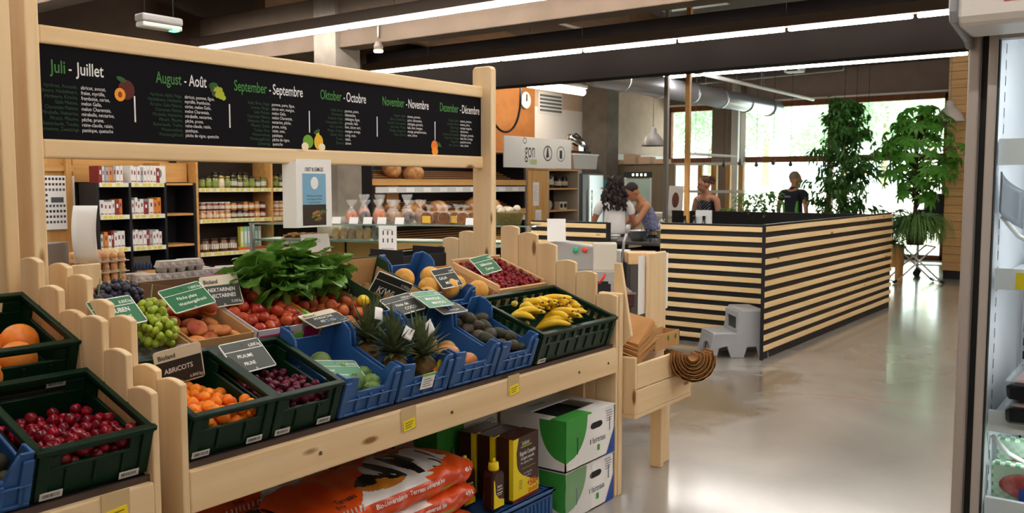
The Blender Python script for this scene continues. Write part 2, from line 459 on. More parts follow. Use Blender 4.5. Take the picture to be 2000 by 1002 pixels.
# silver ventilation duct
t = thing('ventilation_duct', 'long silver round ventilation duct running to the windows under the beam', 'duct', (10.6, 6.5, 3.1))
duct_m = mat('galvanised', '#c3c6ce', r=.32, m=.75)
MB().tube([(0, 0, 0), (6.9, 0, 0), (7.0, 0, -.0)], [.16, .16, .12], 24).build('pipe', duct_m, t)
for k in range(6): MB().tube([(.7 + k * 1.15, 0, 0), (.75 + k * 1.15, 0, 0)], .175, 24).build('joint_ring', duct_m, t)
for k in range(5): MB().tube([(1.0 + k * 1.3, 0, .16), (1.0 + k * 1.3, 0, CZ - 3.1)], .006, 6).build('suspension_wire', grey, t)
tag(MB().tube([(10.6, 5.8, 3.25), (17.6, 5.8, 3.25)], .03, 8).build('white_conduit', white), 'thin white conduit running beside the silver duct', 'pipe')
for k in range(4): MB().tube([(11.5 + k * 1.7, 5.8, 3.27), (11.5 + k * 1.7, 5.8, CZ - .01)], .006, 6).build('suspension_wire', grey, bpy.data.objects['white_conduit'])
# ceiling track with bracket over the steel post
t = thing('steel_post', 'slim grey steel post standing between kitchen and seating', 'post', (11.85, 6.03, 0))
MB().box(-.03, .03, -.03, .03, 0, CZ - .01).build('shaft', mat('post_grey', '#87837a', r=.5), t)
MB().box(-.12, .12, -.9, .1, CZ - .1, CZ - .001).build('ceiling_bracket', grey, t)
tag(MB().box(10.97, 11.03, 5.25, 5.31, 0, CZ - .01).build('wooden_post', oak[2]), 'honey coloured wooden post beside the steel post', 'post')
# dark pipe under the ceiling before the window head
tag(MB().tube([(18.8, 5.6, 4.0), (18.8, 10.2, 3.9)], .09, 12).build('ceiling_pipe', mat('pipe_dark', '#5f5652', r=.6)), 'thick dark pipe running below the ceiling above the windows', 'pipe')
t = thing('projector', 'small white spotlight unit under the ceiling above the windows', 'lamp', (16.5, 5.8, 3.66))
MB().box(-.12, .12, -.16, .16, 0, .1).build('housing', white, t, bevel=.02)
MB().box(-.13, -.12, -.1, .1, .02, .08).build('lens', rubber, t)
MB().tube([(0, 0, .1), (0, 0, CZ - 3.66)], .012, 6).build('rod', grey, t)
# pendant lamps
def pendant(loc, r, label, m):
    t = thing('pendant_lamp', label, 'lamp', loc)
    MB().lathe([(r, 0), (r * .97, .02), (r * .82, r * .55), (r * .5, r * .95), (r * .3, r * 1.1), (r * .27, r * 1.5), (.02, r * 1.6), (.02, r * 1.55), (r * .24, r * 1.45), (r * .27, r * 1.05), (r * .47, r * .9), (r * .79, r * .5), (r * .94, .015), (r, 0)], 28).build('shade', m, t)
    MB().ball((0, 0, r * .35), .05).build('bulb', mat('bulb_off', '#f3efe2', r=.3), t)
    MB().tube([(0, 0, r * 1.6), (0, 0, CZ - loc[2])], .006, 6).build('cord', grey, t)
pendant((13.0, 6.85, 2.22), .19, 'grey bell shaped pendant lamp hanging over the kitchen', mat('pendant_grey', '#85827f', r=.4))
pendant((16.0, 3.05, 2.62), .22, 'white bell shaped pendant lamp hanging by the plank wall', mat('pendant_white', '#cfc8c0', r=.4))
pendant((18.3, 3.32, 2.86), .16, 'smaller white pendant lamp partly hidden behind the bell shaped one', mat('pendant_white', '#cfc8c0', r=.4))
t = thing('level_lamp', 'thin pale panel hanging level before the window', 'lamp', (15.6, 7.0, 2.13))
MB().box(-.9, .9, -.12, .12, 0, .035).build('panel', white, t, bevel=.006)
for s in (-.7, .7): MB().tube([(s, 0, .035), (s, 0, CZ - 2.13)], .005, 6).build('suspension_wire', grey, t)
for k in range(5):
    t = thing('pendant_bulb', ('leftmost', 'second', 'third', 'fourth', 'rightmost')[k] + ' of the small dark pendant bulbs before the window', 'lamp', (16.5, 7.15 - k * .33, 1.93 + .03 * (k % 2)), group='small pendant bulbs')
    MB().lathe([(.001, .0), (.035, .02), (.04, .05), (.02, .09), (.018, .13), (.001, .14)], 12).build('bulb', mat('bulb_dark', '#4a463c', r=.3), t)
    MB().tube([(0, 0, .13), (0, 0, CZ - 1.93 - .03 * (k % 2))], .004, 6).build('cord', rubber, t)
for k in range(3):
    t = thing('glowing_bulb', ('left', 'middle', 'right')[k] + ' one of the warm glowing bulbs seen through the leafy tree', 'lamp', (17.5, 5.17 - k * .22, 1.78 + .02 * k), group='glowing bulbs behind the tree')
    MB().ball((0, 0, 0), .045).build('bulb', mat('bulb_orange', '#ffc27a', em=14), t)
    MB().tube([(0, 0, .04), (0, 0, CZ - 1.78 - .02 * k)], .004, 6).build('cord', rubber, t)
# ================================================================ the pine fruit stand (two modules side by side)
FY, FZ = 2.247, .775          # front board plane and its top edge
CAP = {}
def picket(mb, y0, y1, z0, z1, x, t=.022):
    # rounded-over top: a slightly domed board
    n = 6; pts = [(y0, z0), (y1, z0)]
    for k in range(n + 1):
        a = k / n; pts.append((y1 - (y1 - y0) * a, z1 - .012 * (2 * a - 1) ** 2))
    mb.prism([(p[0], p[1]) for p in pts], 0, t, M=T(x, 0, 0) @ Matrix(((0, 0, 1, 0), (1, 0, 0, 0), (0, 1, 0, 0), (0, 0, 0, 1))))
FRONTP = [1.05, 1.158, 1.208, 1.292, 1.345, 1.378]
BACKP = [1.34, 1.30, 1.24, 1.17, 1.11, 1.04]
def end_panel(parent, x, front, rear=True):
    w = .1235
    for k, z in enumerate(front):
        m = MB(); picket(m, FY + k * w + .002, FY + (k + 1) * w - .002, .0 if k == 0 else .3, z, x); m.build('picket', pine[2], parent, bevel=.004)
    if rear:
        for k, z in enumerate(BACKP):
            m = MB(); picket(m, 3.165 + k * w + .002, 3.165 + (k + 1) * w - .002, .0 if k == 5 else .3, z, x); m.build('picket', pine[2], parent, bevel=.004)
def post(parent, x, z1, y0=3.03, y1=3.162):
    pts = [(y0, 0), (y1, 0)] + [(y1, z1 - .02), (y1 - .008, z1 - .006), (y1 - .02, z1), (y0 + .02, z1), (y0 + .008, z1 - .006), (y0, z1 - .02)]
    MB().prism(pts, 0, .045, M=T(x, 0, 0) @ Matrix(((0, 0, 1, 0), (1, 0, 0, 0), (0, 1, 0, 0), (0, 0, 0, 1)))).build('post', pine[2], parent, bevel=.006)
def shelf_boards(parent, x0, x1):
    MB().box(x0, x1, FY, FY + .028, .648, FZ).build('front_board', pine[0], parent, bevel=.005)
    # steel lip and the sloping deck under each tier of crates
    ca, sa = math.cos(R_(19)), math.sin(R_(19))
    MB().box(x0, x1, .0, .42, -.02, -.004, M=T(0, 2.268, .785) @ RX(19)).build('lower_deck', mat('dark_deck', '#2b2523', r=.5), parent)
    MB().box(x0, x1, .0, .4, -.02, -.004, M=T(0, 2.664, .995) @ RX(19)).build('upper_deck', mat('dark_deck', '#2b2523', r=.5), parent)
    MB().box(x0, x1, FY + .02, FY + .03, FZ - .005, FZ + .018).build('steel_lip', mat('lip_steel', '#5a4c46', r=.35, m=.5), parent)
    MB().box(x0, x1, 2.655, 2.675, .64, .985).build('riser', mat('dark_deck', '#2b2523', r=.5), parent)
    MB().box(x0, x1, 3.72, 3.75, .648, FZ).build('back_board', pine[0], parent, bevel=.005)
    MB().box(x0, x1, .0, .6, -.02, -.004, M=T(0, 3.13, 1.12) @ RX(-24)).build('rear_deck', mat('dark_deck', '#2b2523', r=.5), parent)
    MB().box(x0, x1, 3.175, 3.19, .0, 1.0).build('inner_wall', pine[0], parent)
st = thing('fruit_stand', 'pine market stand with stepped picket ends carrying the right hand crates', 'market stand', (0, 0, 0))
end_panel(st, 3.9, FRONTP); post(st, 3.875, 2.245)
end_panel(st, 1.44, [1.044, 1.07, 1.205, 1.245, 1.315, 1.345]); post(st, 1.42, 2.6)
shelf_boards(st, 1.462, 3.9)
MB().box(3.925, 3.965, FY - .002, FY + .125, 0, 1.05).build('leg', pine[2], st, bevel=.005)
for yy in (2.5, 2.65, 2.8, 2.95): MB().box(3.88, 3.9, yy - .07, yy + .07, 0, .64).build('back_slat', pine[2], st, bevel=.003)
# bolt heads in the front board
for x in (1.95, 2.62, 3.55, 3.82): MB().lathe([(.001, .003), (.006, .003), (.007, 0)], 10, M=T(x, FY, .71) @ FRONT).build('bolt', mat('bolt_dark', '#5b4630', r=.5), st)
sl = thing('fruit_stand', 'pine market stand module at the left edge with grapefruit and plum crates', 'market stand', (0, 0, 0))
end_panel(sl, 1.35, [1.035, 1.13, 1.215, 1.222, 1.288, 1.37], rear=True); post(sl, 1.33, 2.6)
shelf_boards(sl, -.6, 1.35)
MB().box(-.6, 1.33, 3.09, 3.135, 1.69, 1.755).build('sign_beam', pine[0], sl, bevel=.008)
MB().box(-.6, 1.33, 3.09, 3.135, 2.075, 2.137).build('sign_beam', pine[0], sl, bevel=.008)
MB().box(-.6, 1.33, 3.10, 3.12, 1.755, 2.075).build('sign_panel', mat('panel_blue_black', '#141324', r=.5), sl)
# ---- the season calendar sign carried between the posts
sg = thing('season_sign', 'long black board listing months and fruits in a pine frame above the stand', 'sign', (1.49, 3.09, 1.69))
SW = 3.895 - 1.49
MB().box(0, SW, 0, .045, 0, .065).build('lower_beam', pine[0], sg, bevel=.008)
MB().box(0, SW, 0, .045, .385, .447).build('upper_beam', pine[0], sg, bevel=.008)
MB().box(0, SW, .012, .03, .06, .39).build('board', mat('sign_black', '#131217', r=.9, spec=.15), sg)
M0 = T(0, .0105, .0) @ FRONT
tg = mat('sign_green', '#44833f', r=.8); tgd = mat('sign_green_dim', '#2b4d33', r=.8); tw = mat('sign_white', '#e6e6e6', r=.8)
months = [
 ('Juli', 'Juillet', ['abricot, avocat,', 'fraise, myrtille,', 'framboise, cerise,', 'melon Galia,', 'melon Charentais,', 'mirabelle, nectarine,', 'pêche, prune,', 'reine-claude, raisin,', 'pastèque, quetsche'],
  ['Aprikose, Avocado,', 'Erdbeere, Heidelbeere,', 'Himbeere, Kirsche,', 'Galia Melone,', 'Charentais Melone,', 'Mirabelle, Nektarine,', 'Pfirsich, Pflaume,', 'Reineclaude, Traube,', 'Wassermelone, Zwetschge'], 109, 213, 168),
 ('August', 'Août', ['abricot, pomme, figue,', 'myrtille, framboise,', 'cerise, melon Galia,', 'melon Charentais,', 'mirabelle, nectarine,', 'pêche, prune,', 'reine-claude, raisin,', 'pastèque,', 'pêche de vigne, quetsche'],
  ['Aprikose, Apfel, Feige,', 'Heidelbeere, Himbeere,', 'Kirsche, Galia Melone,', 'Charentais Melone,', 'Mirabelle, Nektarine,', 'Pfirsich, Pflaume,', 'Reineclaude, Traube,', 'Wassermelone,', 'Weinbergpfirsich'], 313, 411, 368),
 ('September', 'Septembre', ['pomme, poire, figue,', 'citron vert, mangue,', 'melon Galia,', 'melon Charentais,', 'nectarine, pêche,', 'prune, coing,', 'raisin, noix,', 'pastèque,', 'pêche de vigne,', 'quetsche'],
  ['Apfel, Birne, Feige,', 'Limette, Mango,', 'Galia Melone,', 'Charentais Melone,', 'Nektarine, Pfirsich,', 'Pflaume, Quitte,', 'Traube, Nuss,', 'Wassermelone,', 'Weinbergpfirsich,', 'Zwetschge'], 464, 596, 536),
 ('Oktober', 'Octobre', ['pomme, poire,', 'clémentine,', 'châtaigne, figue,', 'grenade, kaki,', 'kiwi, citron vert,', 'mangue, orange,', 'coing, noix,', 'raisin,', 'citron'],
  ['Apfel, Birne,', 'Clementine,', 'Kastanie, Feige,', 'Granatapfel, Kaki,', 'Kiwi, Limette,', 'Mango, Orange,', 'Quitte, Nuss,', 'Traube,', 'Zitrone'], 630, 718, 677),
 ('November', 'Novembre', ['ananas, pomme,', 'poire, clémentine,', 'châtaigne, grenade,', 'kaki, kiwi, mangue,', 'orange, pamplemousse,', 'noix, citron'],
  ['Ananas, Apfel,', 'Birne, Clementine,', 'Kastanie, Granatapfel,', 'Kaki, Kiwi, Mango,', 'Orange, Grapefruit,', 'Nuss, Zitrone'], 750, 839, 798),
 ('Dezember', 'Décembre', ['ananas, pomme,', 'avocat, poire,', 'orange sanguine,', 'clémentine,', 'châtaigne, grenade,', 'kaki, kiwi, orange,', 'pamplemousse,', 'noix, citron'],
  ['Ananas, Apfel,', 'Avocado, Birne,', 'Blutorange,', 'Clementine,', 'Kastanie, Granatapfel,', 'Kaki, Kiwi, Orange,', 'Grapefruit,', 'Nuss, Zitrone'], 861, 937, 900)]
def sx_at(px):                 # position along the board
    q = (px - 1000) / 1744
    return 3.1 * (math.cos(R_(36.7)) + q * math.sin(R_(36.7))) / (math.sin(R_(36.7)) - q * math.cos(R_(36.7))) - 1.49
for de, frn, lf, ld, p0, p1, pc in months:
    a, b_, c = sx_at(p0), sx_at(p1), sx_at(pc)
    g = MB(); w_ = MB(); gl_ = MB(); wl_ = MB()
    full = b_ - a; _, _, g0, g1 = glyphs(de, .62); _, _, f0, f1 = glyphs(frn, .62); size = .062
    k_ = full / ((g1 - g0 + f1 - f0 + .55) * size); sxx = .62 * k_
    _, _, g0, g1 = glyphs(de, sxx, off=.01); dw = (g1 - g0) * size
    g.text(de, a, .292, size, M0, 0, sxx, off=.01)
    w_.text('-', a + dw + .012, .292, size, M0, 0, sxx)
    w_.text(frn, b_, .292, size, M0, 0, sxx, 'R', off=.01)
    for k, l in enumerate(lf): wl_.text(l, c, .243 - k * .0185, .0185, M0, 0, .8)
    for k, l in enumerate(ld): gl_.text(l, c - .012, .243 - k * .0185, .0185, M0, 0, .8, 'R')
    g.build('german_title', tg, sg); w_.build('french_title', tw, sg); gl_.build('german_list', tgd, sg); wl_.build('french_list', tw, sg)
dv = MB()
for px in (271, 454, 608, 739, 851):
    x = sx_at(px); dv.rect(x - .003, x + .003, .14, .235, M=M0)
dv.build('divider_lines', tw, sg)
# painted fruit on the board
def disc(mb, x, y, rx, ry, mi, n=18, z=0, rot=0):
    mb.add([(rx * math.cos(2 * math.pi * k / n), ry * math.sin(2 * math.pi * k / n), z) for k in range(n)], [tuple(range(n))], mi, M0 @ T(x, y, 0) @ RZ(rot))
fm = [mat('paint_' + n, c, r=.8) for n, c in (('plum', '#5a1f18'), ('apricot', '#f09a2a'), ('stone', '#8a3d18'), ('leaf', '#2f5a2c'), ('grape', '#a9b52f'), ('apple', '#6fa32c'), ('pear', '#e8b92e'), ('cream', '#efe3c0'), ('orange', '#ee7d2b'), ('dgrape', '#3d5220'))]
m = MB(); x = sx_at(249)
disc(m, x + .014, .255, .032, .036, 0); disc(m, x - .012, .236, .021, .024, 1, z=.0006); disc(m, x - .012, .236, .008, .011, 2, z=.0012); disc(m, x - .005, .291, .02, .009, 3, z=.0012, rot=-20)
m.build('painted_plums', fm, sg); m = MB(); x = sx_at(432)
for i in range(12): disc(m, x - .03 + .014 * (i % 4) + .006 * (i // 4), .30 - .015 * (i // 4) - .004 * (i % 4), .011, .011, 4 if i % 4 > 0 else 9, z=.0003 * i)
disc(m, x - .02, .305, .018, .01, 3, z=.004)
m.build('painted_grapes', fm, sg); m = MB(); x = sx_at(615)
disc(m, x - .03, .10, .03, .03, 5); disc(m, x + .03, .1, .026, .034, 6, z=.0004); disc(m, x + .025, .133, .01, .016, 6, z=.0005); disc(m, x - .048, .078, .02, .018, 7, z=.0008); disc(m, x + .048, .078, .02, .017, 7, z=.0008); disc(m, x + .02, .146, .02, .008, 3, z=.001, rot=25)
m.build('painted_apple_and_pear', fm, sg); m = MB(); x = sx_at(850)
disc(m, x, .11, .026, .028, 8); disc(m, x + .002, .082, .024, .022, 1, z=.0005); disc(m, x + .034, .118, .02, .009, 3, z=.0008, rot=-35)
m.build('painted_orange', fm, sg)
# ---- poster hanging from the lower beam
po = thing('hanging_poster', 'white OBST & GEMÜSE poster with blue panel hanging from the sign', 'poster', (2.655, 3.07, 1.712))
MB().box(-.1, .1, 0, .004, -.3, 0).build('sheet', paper, po)
MB().box(-.002, .0, 0, .06, -.3, -.01, M=T(-.1, 0, 0) @ RZ(38)).build('side_sheet', paper, po)
Mp = T(0, -.001, 0) @ FRONT
m = MB(); m.text('OBST & GEMÜSE', 0, -.053, .024, Mp, 0, .6, 'C', off=.01)
for k in range(3): m.text(('Wir führen nur Produkte', 'aus biologischem Anbau', 'und aus der Region')[k], 0, -.165 - k * .014, .011, Mp, 0, .8, 'C')
m.build('lettering', ink, po)
m = MB(); m.rect(-.068, .066, -.20, -.063, 0, Mp, -.0004); m.rect(-.068, .066, -.292, -.2, 1, Mp, -.0004)
m.add([(.022 * math.cos(q * .35), .028 * math.sin(q * .35), .0003) for q in range(18)], [tuple(range(18))], 2, Mp @ T(.0, -.105, 0))
for i in range(14):
    xx, yy = -.02 + .06 * random.random(), -.24 - .04 * random.random()
    m.add([(xx, yy, .0002), (xx + .03, yy + .012, .0002), (xx + .028, yy + .02, .0002), (xx - .003, yy + .008, .0002)], [(0, 1, 2, 3)], 3 + i % 3, Mp @ T(0, 0, .0001 * i))
m.build('picture', [mat('poster_blue', '#7fb0d0', r=.8), mat('poster_dark', '#3a3027', r=.8), paper, mat('p_orange', '#c87a3a', r=.8), mat('p_green', '#5d7a35', r=.8), mat('p_brown', '#5d4a3a', r=.8)], po)
# yellow price tags in clear holders on the front boards
def price_tag(x, y, z, label):
    t = thing('price_tag', label, 'price tag', (x, y, z))
    MB().box(-.04, .04, -.003, -.001, -.04, .045).build('holder', mat('holder_clear', '#c9b184', r=.25), t)
    MB().box(-.032, .03, -.006, -.003, -.038, .0).build('card', yellow, t, rot=(0, R_(-6), 0))
    m = MB()
    for k in range(3): m.rect(-.025, .02 - .006 * k, -.012 - .009 * k, -.008 - .009 * k, M=T(0, -.0065, 0) @ RY(-6) @ FRONT)
    m.build('print', mat('print_olive', '#8a7a16', r=.8), t)
price_tag(2.372, FY, .735, 'yellow price tag on the front board below the blue pineapple crate')
price_tag(3.024, FY, .745, 'yellow price tag on the front board below the avocado crate')
price_tag(1.235, FY, .735, 'yellow price tag on the left module below the dark plum crate')
# ---- paper bag dispenser bolted to the right hand end
bd = thing('bag_dispenser', 'pine bin on a leg at the stand end holding paper bags', 'bin', (3.975, 2.18, 0))
MB().prism([(.045, .83), (.15, .72), (.15, 1.2), (.11, 1.2)], 0, .022, M=T(0, -.02, 0) @ Matrix(((0, 0, 1, 0), (1, 0, 0, 0), (0, 1, 0, 0), (0, 0, 0, 1)))).build('cheek_board', pine[2], bd, bevel=.004)
MB().box(.0, .022, 0, .17, .42, .72).build('side_board', pine[2], bd, bevel=.006)
MB().box(.022, .66, 0, .02, .42, .548).build('front_board', pine[0], bd, bevel=.005)
MB().box(.022, .42, 0, .02, .552, .68).build('front_board', pine[0], bd, bevel=.005)
MB().box(.64, .66, .02, .17, .42, .56).build('end_board', pine[1], bd, bevel=.005)
MB().box(.0, .66, .0, .2, .4, .42).build('bottom_board', pine[0], bd)
MB().box(.0, .66, .18, .2, .42, .72).build('rear_board', pine[0], bd)
MB().box(.53, .66, .13, .17, 0, .4).build('leg', pine[2], bd, bevel=.005)
MB().box(.49, .53, .1, .17, 0, .4).build('leg', pine[2], bd, bevel=.005)
MB().box(.51, .73, .2, .222, .3, 1.215).build('upright', pine[2], bd, bevel=.008)
tag(MB().box(.44, .80, .226, .229, .87, 1.2).build('paper_sheet', paper, None, loc=(3.975, 2.18, 0)), 'white paper sheets hanging behind the upright of the bag dispenser', 'paper')
bagm = mat('kraft_paper', '#b58650', r=.8, c2='#a87843', ns=9, rnd=.08)
for k in range(14):
    m = MB(); w = .0045
    a = [(0, 0), (.23, 0), (.235, .006), (.235, .15), (.0, .152)]
    m.prism(a, 0, w)
    tag(m.build('paper_bag', bagm, None, loc=(4.012 + .003 * k + jit(.005), 2.19 + .001 * k, .675 + .0075 * k), rot=(R_(16 + jit(3)), R_(-14 - .8 * k + jit(2)), R_(4 + jit(5)))), 'brown paper bag lying in the left bundle of the dispenser', 'paper bag', 'brown paper bags in the left bundle')
for k in range(17):
    # the right bundle bulges over the front edge in a curved fan, every bag edge showing
    q = k / 16
    m = MB(); vs = []
    sc_ = 1.08 - .85 * q
    for i in range(9):
        a = R_(172 + 8 * math.sin(k * 1.9) + (205 + 14 * math.sin(k * 2.7)) * i / 8)
        x, z = .115 * sc_ * math.cos(a), .115 * sc_ * math.sin(a)
        e = .016 * math.sin(k * 2.3) + .02 * q
        for yy in (-.105 + e, .1): vs.append((x, yy, z))
    m.add(vs, [(2 * i, 2 * i + 1, 2 * i + 3, 2 * i + 2) for i in range(8)], 0)
    tag(m.build('paper_bag', bagm, None, loc=(4.5 + .012 * q, 2.13 + .01 * q, .645 + .012 * q), rot=(R_(-6), R_(8), R_(-52)), solid=.0022), 'brown paper bag curling over the front edge in the right bundle', 'paper bag', 'brown paper bags in the right bundle')
t = thing('cardboard_box', 'small open brown box with green leaf marks behind the paper bags', 'box', (4.3, 2.24, .7))
MB().box(0, .3, 0, .005, 0, .08).build('wall', card, t); MB().box(0, .3, .1, .105, 0, .09).build('wall', card, t)
MB().box(0, .005, 0, .1, 0, .08).build('wall', card, t); MB().box(.295, .3, 0, .1, 0, .08).build('wall', card, t); MB().box(0, .3, 0, .105, -.004, 0).build('base', card, t)
m = MB()
for xx in (.16, .25): m.ball((xx, -.001, .05), (.012, .001, .016), 8, 6)
m.build('leaf_mark', mat('leaf_mark', '#3f7a2c', r=.7), t)
# ================================================================ crates, trays and the produce in them
TILT = 19
def frame(x, y, z, tilt=TILT): return T(x, y, z) @ RX(tilt)
lab_w = mat('crate_label', '#d9d8d2', r=.6)
def crate_label(parent, x0, x1, y, z0, z1, bars=True):
    o = MB().box(x0, x1, y - .002, y, z0, z1).build('label', lab_w, parent)
    m = MB(); M = T(0, y - .0026, 0) @ FRONT
    random.seed(int(x0 * 1000) + 5); x = x0 + .006
    while x < x1 - .008:
        w = random.choice((.0012, .002, .003)); m.rect(x, x + w, z0 + .006, z1 - .004, M=M); x += w + .0018
    m.build('barcode', ink, o)
def green_crate(x, y, z, w, d, h, label, slots=1, deep=True, tilt=TILT):
    t = thing('green_crate', label, 'crate', (x, y, z), (R_(tilt), 0, 0))
    def wall(L_, mb, M, open_=True):
        # wall in local xz, facing -y, thickness .012
        za, zb = h * .60, h * .83
        if slots == 0 or not open_: mb.box(0, L_, 0, .01, 0, h - .012, M=M)
        elif slots == 1:
            mb.box(0, L_, 0, .01, 0, za, M=M)
            a, b = L_ * .2, L_ * .8
            mb.box(0, a, 0, .01, za, zb, M=M); mb.box(b, L_, 0, .01, za, zb, M=M)
            mb.box(0, L_, 0, .01, zb, h - .012, M=M)
        else:
            mb.box(0, L_, 0, .01, 0, za, M=M); mb.box(0, L_, 0, .01, zb, h - .012, M=M)
            s = L_ / slots
            for k in range(slots + 1): mb.box(max(0, k * s - s * .22), min(L_, k * s + s * .22), 0, .01, za, zb, M=M)
        mb.box(-.008, L_ + .008, -.009, .014, h - .014, h, M=M)       # rolled rim
        n = max(3, int(L_ / .075))
        for k in range(1, n): mb.box(k * L_ / n - .004, k * L_ / n + .004, -.006, .0, .02, za - .008, M=M)
        for a in (0, L_ - .03): mb.box(a, a + .03, -.007, 0, .004, h - .014, M=M)
    F = MB(); wall(w, F, T(-w / 2, 0, 0)); F.build('front_wall', dgreen, t, bevel=.002, seg=1)
    F = MB(); wall(w, F, T(w / 2, d, 0) @ RZ(180)); F.build('rear_wall', dgreen, t, bevel=.002, seg=1)
    F = MB(); wall(d, F, T(-w / 2, d, 0) @ RZ(-90)); F.build('side_wall', dgreen, t, bevel=.002, seg=1)
    F = MB(); wall(d, F, T(w / 2, 0, 0) @ RZ(90)); F.build('side_wall', dgreen, t, bevel=.002, seg=1)
    MB().box(-w / 2, w / 2, 0, d, 0, .008).build('base', dgreen, t)
    crate_label(t, -w / 2 + .012, -w / 2 + .07, -.0075, .006, .026)
    if w < .5: crate_label(t, w / 2 - .085, w / 2 - .028, -.0065, .006, .026)
    return t
def blue_crate(x, y, z, w, d, h, label, tilt=TILT, mt=None, peak=.03):
    mt = mt or cblue
    t = thing('blue_crate', label, 'crate', (x, y, z), (R_(tilt), 0, 0))
    th = .008; XZ = FRONT
    def facew(L_, pk, lo):
        return [(0, 0), (L_, 0), (L_, h + pk), (L_ - .035, h + pk), (L_ - .065, lo), (.068, lo), (.062, h - .004 + pk), (.0, h + pk)]
    def outline(mb, pts, M):
        mb.prism(pts, -th, 0, M=M @ FRONT)
    def lip(mb, pts, M, n0=2):
        # thicker rolled edge following the upper outline
        for a, b in zip(pts[n0:], pts[n0 + 1:]):
            mb.tube([(a[0], 0, a[1]), (b[0], 0, b[1])], .0055, 6, M=M @ T(0, th / 2, 0))
    f = facew(w, 0, h * .56)
    m = MB(); outline(m, f, T(-w / 2, 0, 0)); lip(m, f, T(-w / 2, 0, 0))
    n = 4
    for k in range(n + 1):
        xx = -w / 2 + .02 + k * (w - .04) / n
        m.box(xx - .006, xx + .006, -.008, 0, .0, h * .5)
    m.box(-w / 2, w / 2, -.009, 0, h * .40, h * .44); m.box(-w / 2, w / 2, -.008, 0, 0, .012)
    for a in (-w / 2, w / 2 - .03): m.box(a, a + .03, -.008, 0, .012, h * .9)
    m.build('front_wall', mt, t, bevel=.0025, seg=1)
    m = MB(); g = facew(w, peak, h * .8); outline(m, g, T(w / 2, d, 0) @ RZ(180)); lip(m, g, T(w / 2, d, 0) @ RZ(180)); m.build('rear_wall', mt, t, bevel=.0025, seg=1)
    for sd in (-1, 1):
        m = MB()
        s = [(0, 0), (d, 0), (d, h + peak), (d - .05, h + peak), (d - .085, h + peak * .5), (d - .11, h * .72), (.075, h * .66), (.05, h * .98), (0, h)]
        M = T(-w / 2 + (0 if sd < 0 else w - th), 0, 0)
        m.prism(s, 0, th, M=M @ Matrix(((0, 0, 1, 0), (1, 0, 0, 0), (0, 1, 0, 0), (0, 0, 0, 1))))
        for a, b in zip(s[2:], s[3:]): m.tube([(th / 2, a[0], a[1]), (th / 2, b[0], b[1])], .0055, 6, M=M)
        for k in range(4):
            yy = .05 + k * (d - .1) / 3
            m.box(-.004 if sd < 0 else th, 0 if sd < 0 else th + .004, yy - .005, yy + .005, 0, h * .6, M=M)
        m.build('side_wall', mt, t, bevel=.0025, seg=1)
    MB().box(-w / 2, w / 2, 0, d, 0, .008).build('base', mt, t)
    return t
def tray(x, y, z, w, d, h, label, m_out, m_in=None, fh=None, rh=None, name='cardboard_tray', cat='tray', tilt=TILT, th=.004, cut=0):
    t = thing(name, label, cat, (x, y, z), (R_(tilt), 0, 0))
    fh = fh or h; rh = rh or h
    P_ = Matrix(((0, 0, 1, 0), (1, 0, 0, 0), (0, 1, 0, 0), (0, 0, 0, 1)))
    fr = [(-w / 2, 0), (w / 2, 0), (w / 2, h)] + ([(w / 2 - cut, h), (w / 2 - cut - .015, fh), (-w / 2 + cut + .015, fh), (-w / 2 + cut, h)] if cut else [(w / 2, fh), (-w / 2, fh)][0:0]) + [(-w / 2, h)]
    MB().prism(fr, -th, 0, M=FRONT).build('front_wall', m_out, t)
    MB().box(-w / 2, w / 2, d - th, d, 0, rh).build('rear_wall', m_out, t)
    for sd in (0, w - th):
        MB().prism([(0, 0), (d, 0), (d, rh), (d * .8, rh), (d * .72, h), (0, h)], 0, th, M=T(-w / 2 + sd, 0, 0) @ P_).build('side_wall', m_in or m_out, t)
    MB().box(-w / 2, w / 2, 0, d, 0, .004).build('base', m_out, t)
    return t
# ---------------------------------------------------------------- fruit meshes
def groove(depth, sq=1.0, tip=0):
    def fn(d):
        q = math.atan2(d[1], d[0]); rr = math.hypot(d[0], d[1])
        g = 1 - depth * math.exp(-(q / .32) ** 2) * rr
        dim = .22 * math.exp(-((1 - d[2]) / .12)) - tip * math.exp(-((1 + d[2]) / .15))
        return Vector((d[0] * g, d[1] * g, d[2] * sq - dim))
    return fn
def fmesh(name, m, r, fn=None, n=14, k=9): 
    b = MB(); b.ball((0, 0, 0), r, n, k, fn=fn); return b.mesh(name, m)
def blush(name, c, c2, ns, r=.4, rnd=.1, coat=0, bump=0): return mat(name, c, r=r, c2=c2, ns=ns, rnd=rnd, coat=coat, bump=bump)
F = {}
F['apricot'] = fmesh('apricot', blush('apricot_skin', '#f5981f', '#ee7413', 22, .5), .0195, groove(.1))
F['plum'] = fmesh('plum', blush('plum_skin', '#6e1530', '#3f0d24', 24, .22, .25), .0155, groove(.06))
F['cherry_plum'] = fmesh('cherry_plum', blush('cherry_plum_skin', '#9a1024', '#5b0a1c', 22, .22, .2), .0165, groove(.05))
F['cherry'] = fmesh('cherry', blush('cherry_skin', '#9c0f1b', '#5e0710', 40, .12, .3), .012, groove(.03), 12, 8)
F['nectarine'] = fmesh('nectarine', blush('nectarine_skin', '#8e1518', '#c4552a', 12, .28, .25), .0235, groove(.08))
F['peach'] = fmesh('peach', blush('peach_skin', '#9c3226', '#cf7a3c', 15, .7, .12), .026, groove(.1))
F['flat_peach'] = fmesh('flat_peach', blush('flat_peach_skin', '#a5472e', '#d08a4a', 13, .7, .12), .034, lambda d: Vector((d[0], d[1], d[2] * .62 - .3 * math.exp(-((math.hypot(d[0], d[1])) / .3) ** 2) * (1 if d[2] > 0 else -1))), 18, 12)
